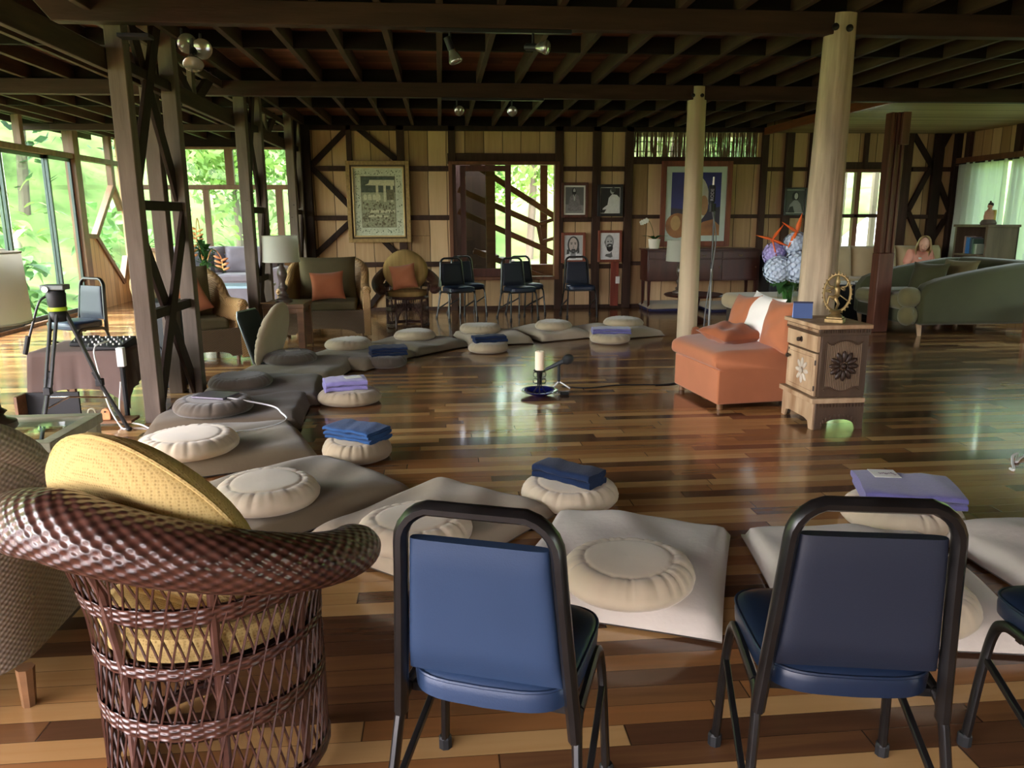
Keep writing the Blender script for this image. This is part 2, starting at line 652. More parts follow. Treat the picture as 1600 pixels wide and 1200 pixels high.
M_rust = mat('rust_pillow', (156, 92, 60), rough=.9, var=.08, scale=4, spec=.1, sheen=.2)
M_white = mat('white_cotton', (240, 238, 232), rough=.85, var=.02)
M_cream = mat('cream_suede', (186, 166, 132), rough=.9, var=.07, scale=3, spec=.1, sheen=.25)
M_green = mat('olive_green_suede', (66, 68, 45), rough=.9, var=.08, scale=3, spec=.1, sheen=.25)
M_green_lit = mat('olive_suede_lit', (106, 100, 68), rough=.9, var=.08, scale=3, spec=.1, sheen=.25)  # lighter copy of the green suede, for parts lit by the window
M_shade = translucent('lamp_linen', (214, 214, 200), .45, var=.03)
M_turn = mat('turned_dark_wood', (72, 58, 50), rough=.35, var=.25, scale=20, stretch=(.3, .3, 2), spec=.5)
M_oak = wood('brown_table_wood', (112, 80, 52), axis='x', rough=.4, var=.25)
M_ratt = weave('honey_rattan', (130, 96, 58), (196, 158, 106), 210, 330)
M_rattg = weave('hazed_rattan', (136, 124, 110), (174, 160, 142), 210, 330)  # greyed and lightened weave carries the haze over the near chair
M_wick = weave('dark_wicker', (46, 29, 26), (98, 62, 54), 170, 430, rough=.3, bump=.8, spec=.6)
M_cane = mat('dark_cane', (78, 50, 42), rough=.3, var=.3, scale=25, spec=.6)
M_olivec = mat('olive_brown_cushion', (96, 86, 62), rough=.9, var=.08, scale=5, spec=.1)
M_mustard = mat('mustard_knit', (196, 164, 96), rough=.9, var=.06, scale=5, spec=.1)
M_mahog = mat('mahogany', (62, 30, 24), rough=.28, var=.3, scale=9, stretch=(1, 1, .3), spec=.5)
M_bleach = mat('bleached_wood', (158, 122, 88), rough=.6, var=.25, scale=9, stretch=(1, 1, .25), spec=.25, bump=.2, bscale=40, alt=(190, 164, 132))  # bleached; on the cabinet front the window light is toned in too
M_carve = mat('dark_carved_wood', (74, 56, 42), rough=.5, var=.25, scale=9, stretch=(1, 1, .25), spec=.35, bump=.2, bscale=40)  # cabinet side toned dark for shade, away from the window light
M_carved = mat('darkest_carved_wood', (48, 34, 26), rough=.45, var=.25, scale=9, spec=.4)
M_brass = mat('aged_brass', (138, 118, 78), rough=.45, metal=.7, var=.25, scale=30, spec=.5)
M_iron = mat('black_iron', (34, 30, 28), rough=.45, metal=.5, var=.2)
M_cobalt = mat('cobalt_glaze', (18, 26, 92), rough=.08, var=.25, scale=6, spec=.7)
M_wax = mat('ivory_wax', (240, 226, 196), rough=.5, var=.03)
M_cable = mat('white_cable', (220, 220, 216), rough=.5, var=.03)
M_ceramic = mat('white_ceramic', (226, 220, 204), rough=.3, var=.04)


def leafmat(name, rgb, alt):
    return translucent_leaf(name, rgb, alt)


def translucent_leaf(name, rgb, alt):
    m, nt, b = new_mat(name)
    out = nt.nodes['Material Output']
    tc = nd(nt, 'ShaderNodeTexCoord')
    no = nd(nt, 'ShaderNodeTexNoise')
    no.inputs['Scale'].default_value = 1.6
    no.inputs['Detail'].default_value = 6
    nt.links.new(tc.outputs['Object'], no.inputs['Vector'])
    rp = nd(nt, 'ShaderNodeValToRGB')
    rp.color_ramp.elements[0].position = .32
    rp.color_ramp.elements[1].position = .68
    rp.color_ramp.elements[0].color = srgb(*rgb)
    rp.color_ramp.elements[1].color = srgb(*alt)
    nt.links.new(no.outputs[0], rp.inputs[0])
    nt.links.new(rp.outputs[0], b.inputs['Base Color'])
    b.inputs['Roughness'].default_value = .55
    tl = nd(nt, 'ShaderNodeBsdfTranslucent')
    nt.links.new(rp.outputs[0], tl.inputs[0])
    mx = nd(nt, 'ShaderNodeMixShader')
    mx.inputs[0].default_value = .35
    nt.links.new(b.outputs[0], mx.inputs[1])
    nt.links.new(tl.outputs[0], mx.inputs[2])
    nt.links.new(mx.outputs[0], out.inputs[0])
    return m


M_leaf = leafmat('lime_leaves', (66, 100, 40), (140, 172, 84))
M_leaf2 = leafmat('mid_green_leaves', (46, 82, 42), (104, 146, 78))
M_leaf3 = leafmat('deep_green_leaves', (36, 62, 40), (82, 116, 76))
M_plant = leafmat('houseplant_leaves', (26, 62, 26), (70, 120, 54))
M_hill = mat('grassy_hillside', (72, 94, 50), rough=.95, var=.3, scale=.8, spec=.05, alt=(116, 140, 78), detail=8)
M_bark = mat('grey_bark', (92, 82, 68), rough=.9, var=.25, scale=6, stretch=(1, 1, .2), bump=.5, bscale=20)
SKY, SUN, EXPO = 1.2, 0.6, 1.7
# ================================================================== the setting
ZJ, ZC, ZB = 2.83, 2.97, 2.685          # joist underside, ceiling boards, beam underside
YB = (1.0, 5.53, 8.55, 12.4)            # beam lines
XL, XR, YW, YWL = -5.65, 8.5, 12.4, 14.62

struct(MB().lohi((-5.8, -4, -.2), (9.2, 14.8, 0)).build('floor', M_floor))
ceil = struct(MB().lohi((-6.4, -4, ZC), (9.2, 15.2, ZC + .05)).build('ceiling', M_ceil))


def cpart(mb, name, m, bevel=.004):
    return mb.build(name, m, ceil, world=True, bevel=bevel)


for i in range(-15, 23):                 # joists running away from the camera
    x = .03 + .41 * i
    if x > 8.9:
        continue
    cpart(MB().lohi((x - .024, .9, ZJ), (x + .024, YW + (.05 if x > -2.1 else 2.4), ZC - .002)), 'joist', M_beamy, .003) if not (x > 5.2) else \
        cpart(MB().lohi((x - .024, .9, ZJ), (x + .024, 8.6, ZC - .002)), 'joist', M_beamy, .003)
for y in (1.0, 3.2, 5.6, 6.97, 8.62, 10.5, 12.36):
    cpart(MB().lohi((-6.1, y - .02, ZJ + .004), (9.0 if y < 9 else 5.2, y + .02, ZC - .004)), 'blocking', M_block, .003)
for y, x0, x1 in ((1.0, -2.4, 9.1), (5.53, -2.42, 9.1), (8.55, -6.1, 9.1)):
    b = MB()
    if y == 5.53:   # left end sawn at a slant
        b.prism([(x0 - .12, ZJ), (x0 + .0, ZB), (x1, ZB), (x1, ZJ)], y - .05, y + .05, rot('X', PI / 2), (0, 2 * y, 0))
    else:
        b.lohi((x0, y - .05, ZB), (x1, y + .05, ZJ))
    cpart(b, 'beam', M_beam, .005)
cpart(MB().lohi((-6.1, YW - .06, 2.74), (-2.1, YW + .06, ZJ)), 'beam', M_beam)
cpart(MB().lohi((5.22, 8.62, 2.76), (9.0, YW + .02, 2.80)), 'slatted_panel', M_pale, 0)
cpart(MB().lohi((5.16, 8.62, 2.72), (5.22, YW - .02, ZJ)), 'edge_joist', wood('orange_lit_joist', (122, 66, 36), axis='y'), .003)  # joist at the panel edge; the orange light on it is in its colour

# ------------------------------------------------------------------ back wall
W1 = (.18, 1.84, .53, 2.27)              # sliding window on to the stair
BAM = (3.0, 5.10, 2.39, 2.83)
W2 = (6.48, 7.42, .93, 2.2)
b = MB()
y0, y1 = YW, YW + .05


def wall_cells(mb, x0, x1, z0, z1, holes, fn):
    xs = sorted({x0, x1} | {h[0] for h in holes} | {h[1] for h in holes})
    zs = sorted({z0, z1} | {h[2] for h in holes} | {h[3] for h in holes})
    for i in range(len(xs) - 1):
        for j in range(len(zs) - 1):
            cx, cz = (xs[i] + xs[i + 1]) / 2, (zs[j] + zs[j + 1]) / 2
            if any(h[0] < cx < h[1] and h[2] < cz < h[3] for h in holes):
                continue
            fn(mb, xs[i], xs[i + 1], zs[j], zs[j + 1])


wall_cells(b, -2.1, XR + .1, 0, ZC, (W1, BAM, W2), lambda m_, a, c, d, e: m_.lohi((a, y0, d), (c, y1, e)))
wb = struct(b.build('wall_back', M_wall))


def wpart(mb, name, m, bevel=.005):
    return mb.build(name, m, wb, world=True, bevel=bevel)


def stud(x, w=.1, z0=0, z1=ZJ, d=.07, m=None):
    wpart(MB().lohi((x - w / 2, YW - d, z0), (x + w / 2, YW + .01, z1)), 'stud', m or M_stud)


def wx(px, py=300):
    return YP(px, py, YW).x


stud(-2.0, .14, d=.12, m=M_dark)
stud(wx(549), .08, 2.3)
stud(wx(628), .12)
stud(wx(707), .11)
stud(wx(873), .13)
stud(wx(931), .13)
stud(wx(981), .13)
stud(wx(1190), .1)
stud(wx(1228), .13)
stud(wx(1262), .07)
stud(wx(1346), .06, W2[3])
stud(wx(1408), .2)
stud(wx(1458), .16, m=M_dark)
stud(wx(1488), .14, d=.1, m=M_dark)
for x0, x1, z, h in ((-1.95, wx(707), 2.2, .075), (-1.95, wx(707), 1.46, .075), (-1.95, wx(707), .74, .075), (wx(873), wx(981), 2.2, .07),
                     (wx(873), wx(931), 1.42, .07), (wx(931), wx(981), 1.42, .07), (wx(873), wx(981), .68, .07),
                     (wx(981), wx(1040), 1.46, .06), (wx(1130), wx(1420), 1.46, .06), (wx(1190), wx(1300), 2.2, .06), (wx(981), wx(1010), .72, .06),
                     (wx(1420), wx(1488), 2.2, .07), (wx(1420), wx(1488), 1.44, .07), (wx(700), wx(880), W1[3] + .08, .16), (wx(981), wx(1190), 2.33, .11),
                     (wx(1300), wx(1400), W2[3] + .05, .12)):
    wpart(MB().lohi((x0, YW - .05, z - h / 2), (x1, YW + .01, z + h / 2)), 'rail', M_stud)
for (p0, p1) in (((487, 258), (550, 193)), ((550, 193), (622, 252)), ((487, 262), (627, 404)), ((487, 404), (560, 335)), ((576, 480), (632, 410)), ((560, 335), (622, 262)),
                 ((1425, 205), (1456, 258)), ((1488, 200), (1456, 258)), ((1456, 258), (1418, 330)), ((1456, 258), (1484, 330)), ((1418, 330), (1448, 400)), ((1484, 330), (1440, 400))):
    a, c = YP(*p0, YW - .03), YP(*p1, YW - .03)
    wpart(MB().bar(a, c, .05, .085, up=(c - a).cross(Vector((0, 1, 0)))), 'brace', M_dark)
wpart(MB().lohi((-2.1, YW - .03, 0), (XR, YW + .01, .06)), 'skirting_board', M_stud)
wpart(MB().lohi((-2.1, YW - .07, 2.76), (5.2, YW + .01, ZJ)), 'top_plate', M_dark)
# bamboo screen in the opening above the sideboard
bam = thing('bamboo_screen', 'screen of upright bamboo canes in the gap above the blue painting', 'screen', (4.05, YW + .02, 2.39))
cane = mat('bamboo_cane', (104, 78, 54), rough=.55, var=.35, scale=30)
n = 200
rest = MB()
for i in range(n):
    x = 3.01 + 2.08 * (i + .5) / n + rnd(-.002, .002)
    r_ = rnd(.0048, .0068)
    if i % 23 == 20:
        continue
    mb = rest if i % 2 else MB()
    mb.tube([(x + rnd(-.004, .004), YW + .02 + rnd(-.004, .004), 2.39), (x + rnd(-.003, .003), YW + .02, 2.61), (x + rnd(-.004, .004), YW + .02, 2.83)], r_, 8)
    if not i % 2:
        mb.build('cane', cane, bam, world=True, smooth=True)
tag(rest.build('cane_infill', cane, bam, world=True, smooth=True), kind='stuff')
for z in (2.47, 2.62, 2.77):
    MB().lohi((3.0, YW + .028, z - .008), (5.1, YW + .034, z + .008)).build('binding_slat', cane, bam, world=True)

# right wall with windows behind curtains
b = MB()
wall_cells(b, -1, YW, 0, ZC, ((6.4, 11.9, .55, 2.25),), lambda m_, a, c, d, e: m_.lohi((XR, a, d), (XR + .05, c, e)))
wr = struct(b.build('wall_right', M_wally))
for y in (6.2, 8.0, 9.6, 11.0, 12.1):
    MB().lohi((XR - .06, y - .06, 0 if y in (6.2, 12.1) else 2.34), (XR + .01, y + .06, 2.76)).build('stud', M_stud, wr, world=True, bevel=.005)
MB().lohi((XR - .09, 6.2, 2.25), (XR + .01, YW - .05, 2.37)).build('rail', M_frame, wr, world=True, bevel=.005)
MB().lohi((XR - .06, 6.2, .49), (XR + .01, YW - .05, .56)).build('rail', M_frame, wr, world=True, bevel=.005)
wn = thing('window_3', None, None, (XR + .03, 9.15, .55))
struct(wn)
for y in (6.43, 8.6, 11.02, 11.87):
    MB().lohi((XR - .02, y - .05, .55), (XR + .05, y + .05, 2.25)).build('mullion', M_frame, wn, world=True)
MB().lohi((XR + .02, 6.4, .55), (XR + .026, 11.9, 2.25)).build('window_pane', M_glass, wn, world=True)

# unseen wall behind the camera, added to cut light from behind; open at left
b = MB()
wall_cells(b, XL, XR, 0, ZC, ((-5.3, -.6, .5, 2.3),), lambda m_, a, c, d, e: m_.lohi((a, -3.95, d), (c, -3.9, e)))
struct(b.build('wall_front', M_wall))
# ------------------------------------------------------------------ window on to the stair (window_1)
w1 = struct(thing('window_1', None, None, (1.0, YW, .53)))
x0, x1, z0, z1 = W1
fr = MB()
for a in ((x0 - .03, x0 + .03, z0 - .05, z1 + .04), (x1 - .03, x1 + .05, z0 - .05, z1 + .04)):
    fr.lohi((a[0], YW - .08, a[2]), (a[1], YW + .07, a[3]))
fr.lohi((x0, YW - .08, z0 - .05), (x1, YW + .07, z0 + .0))
fr.lohi((x0, YW - .08, z1 - .01), (x1, YW + .07, z1 + .04))
fr.build('window_frame', M_frame, w1, world=True, bevel=.005)


def sash(par, x0, x1, z0, z1, y, w, m, wb_=None):
    s = MB()
    wb_ = wb_ or w
    s.lohi((x0, y - .02, z0), (x0 + w, y + .02, z1)).lohi((x1 - w, y - .02, z0), (x1, y + .02, z1))
    s.lohi((x0 + w, y - .02, z0), (x1 - w, y + .02, z0 + wb_)).lohi((x0 + w, y - .02, z1 - w), (x1 - w, y + .02, z1))
    o = s.build('sash', m, par, world=True, bevel=.004)
    MB().lohi((x0 + w, y - .003, z0 + wb_), (x1 - w, y + .003, z1 - w)).build('window_pane', M_glass, o, world=True)
    return o


M_sash = wood('sash_wood', (84, 48, 38), axis='z', var=.25, rough=.45)
sash(w1, .33, 1.12, z0 + .0, z1 - .02, YW + .03, .085, M_sash, .13)
MB().lohi((1.04, YW + .03, z0), (1.13, YW + .06, z1)).build('meeting_stile', M_frame, w1, world=True, bevel=.004)

# ------------------------------------------------------------------ window in the right part (window_2)
w2 = struct(thing('window_2', None, None, (6.95, YW, .93)))
x0, x1, z0, z1 = W2
fr = MB()
fr.lohi((x0 - .05, YW - .07, z0 - .06), (x0 + .04, YW + .07, z1)).lohi((x1 - .04, YW - .07, z0 - .06), (x1 + .05, YW + .07, z1))
fr.lohi((x0, YW - .07, z0 - .06), (x1, YW + .07, z0)).lohi((x0, YW - .07, z1 - .05), (x1, YW + .07, z1))
xm = wx(1338)
fr.lohi((xm - .04, YW - .05, z0), (xm + .04, YW + .05, z1))
fr.build('window_frame', M_frame, w2, world=True, bevel=.005)
MB().lohi((x0, YW + .02, z0), (x1, YW + .026, z1)).build('window_pane', M_glass, w2, world=True)

# ------------------------------------------------------------------ left wing: end wall, glazed left wall
b = MB()
wall_cells(b, XL, -2.1, 0, ZC, ((XL + .12, -2.2, .94, 2.68),), lambda m_, a, c, d, e: m_.lohi((a, YWL, d), (c, YWL + .05, e)))
we = struct(b.build('wall_end', M_wall))
w3 = struct(thing('window_4', None, None, (-3.9, YWL, .94)))
fr = MB()
fr.lohi((XL + .1, YWL - .06, .88), (-2.1, YWL + .08, .95)).lohi((XL + .1, YWL - .05, 1.97), (-2.1, YWL + .05, 2.05)).lohi((XL + .1, YWL - .05, 2.66), (-2.1, YWL + .05, 2.74))
for px, w, za, zb in ((243, .09, .95, 2.66), (362, .14, 2.05, 2.66), (322, .1, .95, 1.97), (385, .12, .95, 2.66), (436, .12, .95, 1.97), (465, .12, .95, 2.66)):
    x = YP(px, 300, YWL).x
    fr.lohi((x - w / 2, YWL - .045, za), (x + w / 2, YWL + .045, zb))
fr.build('window_frame', M_leftframe, w3, world=True, bevel=.004)
MB().lohi((XL + .1, YWL - .06, 2.70), (-2.1, YWL - .005, 2.96)).build('lintel', M_block, w3, world=True, bevel=.004)
MB().lohi((XL + .1, YWL + .02, .95), (-2.1, YWL + .026, 2.68)).build('window_pane', M_glass, w3, world=True)
struct(MB().lohi((-2.14, YW + .05, 0), (-2.08, YWL, ZC)).build('wall_partition', M_wally))

wl = struct(thing('wall_left', None, None, (XL, 6, 0)))
ly = lambda px, py: XP(px, py, XL).y
lz = lambda px, py: XP(px, py, XL).z


def lbox(name, ya, yb, za, zb, m, t=.05, bev=.004, par=None, xo=0.0):
    return MB().lohi((XL - t + xo, ya, za), (XL + t + xo, yb, zb)).build(name, m, par or wl, world=True, bevel=bev)


YP1 = ly(119, 300)                        # the thick post where the sliding glass ends
lbox('sill_rail', -2, YP1, 0, .05, M_leftframe)
lbox('transom_rail', -2, YWL, 2.37, 2.45, M_leftframe, .06)
lbox('head_beam', -2, YWL, 2.84, 2.96, M_beamy, .06)
lbox('post', YP1 - .09, YP1 + .1, 0, 2.84, M_leftframe, .08)
for y in (ly(26, 190), ly(26, 190) - 2.1, ly(26, 190) - 4.2, ly(26, 190) - 6.3):
    lbox('transom_post', y - .05, y + .05, 2.45, 2.84, M_leftframe, .05)
yq = ly(168, 230)
lbox('transom_post', yq - .06, yq + .06, 2.03, 2.84, M_leftframe, .05)
lbox('transom_glass', -2, YWL, 2.45, 2.84, M_glass, .003, 0)
for i, (ya, yb, o_) in enumerate(((ly(84, 350), YP1 - .1, .0), (ly(10, 340), ly(84, 350) + .05, -.05), (ly(10, 340) - 2.1, ly(10, 340) + .05, .0), (ly(10, 340) - 4.2, ly(10, 340) - 2.1, -.05), (ly(10, 340) - 6.4, ly(10, 340) - 4.2, .0))):
    d = struct(thing('door_%d' % (i + 1), None, None, (XL, (ya + yb) / 2, 0)))
    w = .045
    f = MB()
    for q in (ya, yb - w):
        f.lohi((XL - .02 + o_, q, .05), (XL + .02 + o_, q + w, 2.37))
    f.lohi((XL - .02 + o_, ya, .05), (XL + .02 + o_, yb, .11)).lohi((XL - .02 + o_, ya, 2.32), (XL + .02 + o_, yb, 2.37))
    f.build('door_frame', M_alu, d, world=True, bevel=.003)
    MB().lohi((XL - .003 + o_, ya + w, .11), (XL + .003 + o_, yb - w, 2.32)).build('door_pane', M_glass, d, world=True)

# diamond window beyond the post
dw = struct(thing('window_5', None, None, (XL, 14.0, 0)))
T, Lf, Bo, Rt = (yq, 2.03), (13.42, 1.18), (14.33, .36), (YWL - .02, .8)
Rt2 = (YWL - .02, 1.62)
M_diam = wood('honey_window_wood', (122, 92, 66), axis='z', var=.15, rough=.5)
for p, q in ((T, Lf), (T, Rt2), (Lf, Bo), (Bo, Rt)):
    a, c = Vector((XL, p[0], p[1])), Vector((XL, q[0], q[1]))
    MB().bar(a, c, .10, .085, up=(c - a).cross(Vector((1, 0, 0)))).build('diagonal_frame', M_diam, dw, world=True, bevel=.005)
MB().bar((XL, Lf[0], Lf[1]), (XL, YP1 + .1, Lf[1] + .02), .1, .07).build('diagonal_frame', M_diam, dw, world=True)
mp = Matrix(((0, 0, 1), (1, 0, 0), (0, 1, 0)))
M_panel = planks('honey_panel', .16, 20, [(0, (170, 132, 84)), (1, (206, 168, 116))], along='z', lanes='y', rough=.6, gap=.05, grain=.2)
MB().prism([(YP1, 0), (Bo[0], 0), (Bo[0], Bo[1]), Lf, (YP1, Lf[1])], -.02, .02, mp, (XL, 0, 0)).build('wood_panel', M_panel, dw, world=True)
MB().prism([(Bo[0], 0), (YWL, 0), Rt, Bo], -.02, .02, mp, (XL, 0, 0)).build('wood_panel', M_panel, dw, world=True)
MB().lohi((XL - .003, YP1, .3), (XL + .003, YWL, 2.37)).build('window_pane', M_glass, dw, world=True)

# ------------------------------------------------------------------ lattice columns and girder on the left
XA, XB_ = -2.05, -2.215                    # right faces of the two lattices
PW = .115


def lattice(name, label, ya, yb, zt=ZC - .005, second=True):
    t = thing(name, label, 'column', (XA - .06, (ya + yb) / 2, 0), group=None)
    for xr in ((XA, XB_) if second else (XA,)):
        for y in ((ya, yb) if xr == XA else (yb,)):
            MB().lohi((xr - PW, y, 0), (xr, y + PW, zt)).build('post', M_post, t, world=True, bevel=.006)
        for z in ((.77, 1.55, 2.47) if xr == XA else ()):
            MB().lohi((xr - .085, ya + PW, z - .035), (xr - .03, yb, z + .035)).build('rung', M_dark, t, world=True, bevel=.004)  # rungs and braces: shade of faces turned from the windows is in the colour
        for (z0, z1) in (((.02, 1.5), (1.62, 3.32)) if xr == XA else ()):
            for s in (0, 1):
                p0 = Vector((xr - .04 - .035 * s, ya + PW * .5, z1 if s else z0))
                p1 = Vector((xr - .04 - .035 * s, yb + PW * .5, z0 if s else z1))
                if z1 > zt:
                    k_ = (zt - .02 - z0) / (z1 - z0)
                    p0, p1 = (p1 + (p0 - p1) * k_, p1) if s else (p0, p0 + (p1 - p0) * k_)
                MB().bar(p0, p1, .03, .13, up=(p1 - p0).cross(Vector((1, 0, 0)))).build('brace', M_dark, t, world=True, bevel=.004)
    return t


lattice('truss_column', 'tall dark timber lattice column nearest, beside the tripod and sound table', 5.62, 6.62)
lattice('truss_column', 'timber lattice column behind the rattan armchair and table lamp', 8.85, 9.6)
lattice('truss_column', 'timber lattice column against the end of the plank back wall', 11.6, 12.2, second=False)
g = thing('truss_girder', 'long timber girder with bolted chords and V braces along the left bays', 'girder', (XA - .06, 7, 2.42))
for za, zb in ((2.42, 2.56), (2.75, 2.825)):
    MB().lohi((XA - PW - .05, .8, za), (XA - PW - .003, YW - .13, zb)).build('chord', M_beamy, g, world=True, bevel=.005)
for yc in (2.2, 4.2, 7.55, 10.5):
    for dy, m in ((-.62, M_dark), (.62, M_dark), (0, M_post)):
        a, c = Vector((XA - PW - .028, yc + dy * .08, 2.5)), Vector((XA - PW - .028, yc + dy, 2.80))
        MB().bar(a, c, .044, .11, up=(c - a).cross(Vector((1, 0, 0)))).build('brace', m, g, world=True, bevel=.004)
for y in (3.9, 4.05, 7.1, 7.18):
    MB().lathe([(.014, 0), (.014, .012), (.006, .018)], 10, c=(XA - PW - .027, y, 2.42), M=rot('X', PI)).build('bolt', M_iron, g, world=True)

# ------------------------------------------------------------------ log posts and the square post


def log(name, label, x, y, r0, r1, m, lean=0.0, seed=1):
    t = thing(name, label, 'post', (x, y, 0))
    rg = random.Random(seed)
    ph = [rg.uniform(0, 6) for _ in range(8)]
    pr = []
    nz = 40
    lg = MB()

    def fn(u, v):
        a = TAU * u
        z = v * 2.822
        r = r0 + (r1 - r0) * v
        r *= 1 + .035 * math.sin(2 * a + ph[0] + 1.2 * z) + .02 * math.sin(5 * a + ph[1] + .8 * z) + .012 * math.sin(11 * a + 2 * math.sin(1.3 * z + ph[2])) + .02 * math.sin(3 * z + ph[3])
        return Vector((x + lean * v + r * math.cos(a), y + r * math.sin(a), z))
    lg.grid(fn, 48, nz, close_u=True)
    lg.build('trunk', m, t, world=True, smooth=True, angle=0)
    return t


lg = log('log_post', 'thick weathered tree-trunk post behind the carved cabinet', 2.795, 5.55, .134, .108, M_log, .03, 3)
for px, py in ((1305, 42), (1327, 44)):
    p = YP(px, py, 5.39)
    MB().lathe([(.024, 0), (.024, .012), (.0, .016)], 12, c=p, M=rot('X', PI / 2)).build('bolt', M_iron, lg, world=True)
lg = log('log_post', 'slimmer smooth pale log post behind the rust-orange chaise', 2.81, 8.58, .112, .10, M_log2, -.0, 9)
for px, py in ((1083, 149), (1097, 149)):
    p = YP(px, py, 8.45)
    MB().lathe([(.02, 0), (.02, .012), (.0, .016)], 12, c=p, M=rot('X', PI / 2)).build('bolt', M_iron, lg, world=True)
sp_ = G(1378, 519)
sq = thing('square_post', 'square red-brown timber post left of the olive green sofa', 'post', (sp_.x, sp_.y, 0))
X0, Y0 = sp_.x - .03, sp_.y
MB().lohi((X0 - .10, Y0, 0), (X0 + .10, Y0 + .17, 1.0)).build('base_block', M_redpost, sq, world=True, bevel=.01)
b = MB()
for k, xx in enumerate((-.10, -.06, -.02, .02, .06)):
    b.lohi((X0 + xx + .003, Y0 + .015 + (.015 if k % 2 else 0), 1.0), (X0 + xx + .037, Y0 + .16, 2.68))
b.build('fluted_shaft', M_redpost, sq, world=True, bevel=.006)
MB().lohi((X0 + .02, Y0 - .03, 2.3), (X0 + .12, Y0 + .15, ZB - .004)).build('top_cheek', M_redpost, sq, world=True, bevel=.006)
# ================================================================== floor mats, round cushions, blankets
def dist(p):
    return (Vector(p) - CAMPOS).dot(_f)


CEN = V(.85, 6.2, 0)
GM = 'zabuton mats laid in a ring on the floor'


def zabuton(label, A, B, depth, m, t=.11, seed=0, zA=.035):
    a, b_ = G(*A, zA), G(*B, zA)
    a.z = b_.z = 0
    ex = (b_ - a)
    wd = ex.length
    ex.normalize()
    out = Vector((ex.y, -ex.x, 0))
    if out.dot((a + b_) / 2 - CEN) < 0:
        out = -out
    c = (a + b_) / 2 + out * depth / 2
    ang = math.atan2(ex.y, ex.x)
    rg = random.Random(seed)
    ph = [rg.uniform(0, 6) for _ in range(8)]
    mb = MB()
    n = 26

    def top(u, v):
        x, y = 2 * u - 1, 2 * v - 1
        e = max(0, 1 - abs(x) ** 9) * max(0, 1 - abs(y) ** 9)
        z = .014 + (t - .014) * e ** .38 * (1 - .18 * (x * x + y * y) / 2)
        z += .009 * e * (math.sin(4 * x + 2.5 * y + ph[0]) + math.sin(3 * y - 5 * x + ph[1]) + .6 * math.sin(9 * x + 7 * y + ph[2]))
        k = 1 - .014 * (1 - y * y) * abs(x) ** 3
        k2 = 1 - .014 * (1 - x * x) * abs(y) ** 3
        return Vector((x * wd / 2 * k, y * depth / 2 * k2, max(.008, z)))

    def bot(u, v):
        p = top(1 - u, v)
        return Vector((p.x, p.y, .0 if min(u, v, 1 - u, 1 - v) > .01 else .008))
    mb.grid(top, n, n)
    mb.grid(bot, n, n)
    o = mb.build('floor_mat', m, loc=c, rz=ang, smooth=True, angle=0)
    return tag(o, label, 'mat', GM)


zabuton('pale grey floor mat between the two nearest blue chairs, under a cream round cushion', (870, 800), (1142, 830), .95, M_matl, seed=1)
zabuton('pale grey floor mat mostly behind the right blue chair in front', (1158, 828), (1445, 836), .95, M_matl, seed=2)
zabuton('pale grey floor mat cut by the right edge of the photo', (1450, 826), (1730, 812), .9, M_matl, seed=3)
zabuton('taupe floor mat behind the left blue chair, second from the dark wicker chair', (684, 752), (868, 797), .95, M_matm, seed=4)
zabuton('dark taupe floor mat just beyond the mustard cushion of the dark wicker chair', (513, 715), (652, 768), 1.0, M_matd, t=.112, seed=5)
zabuton('dark taupe floor mat with white cable beside its cream round cushion', (458, 660), (503, 714), 1.02, M_matd, t=.112, seed=6)
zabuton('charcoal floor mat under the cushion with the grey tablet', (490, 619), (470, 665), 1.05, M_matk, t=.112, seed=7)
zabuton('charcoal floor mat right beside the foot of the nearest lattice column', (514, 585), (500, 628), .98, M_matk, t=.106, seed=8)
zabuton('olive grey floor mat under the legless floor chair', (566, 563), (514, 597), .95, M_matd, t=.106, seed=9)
zabuton('olive grey floor mat in front of the right-hand rattan armchair', (652, 552), (570, 576), .92, M_matd, t=.10, seed=10)
zabuton('olive grey floor mat in front of the far dark wicker chair', (735, 537), (652, 553), .9, M_matd, t=.10, seed=11)
zabuton('beige floor mat in front of the first far pair of blue chairs', (835, 533), (731, 538), .9, M_matm, seed=12)
zabuton('beige floor mat right of the far row middle, below the lone far blue chair', (930, 524), (847, 531), .9, M_matm, seed=13)
zabuton('beige floor mat farthest to the right, behind the cushion with a purple blanket', (1040, 521), (935, 529), .85, M_matm, seed=14)


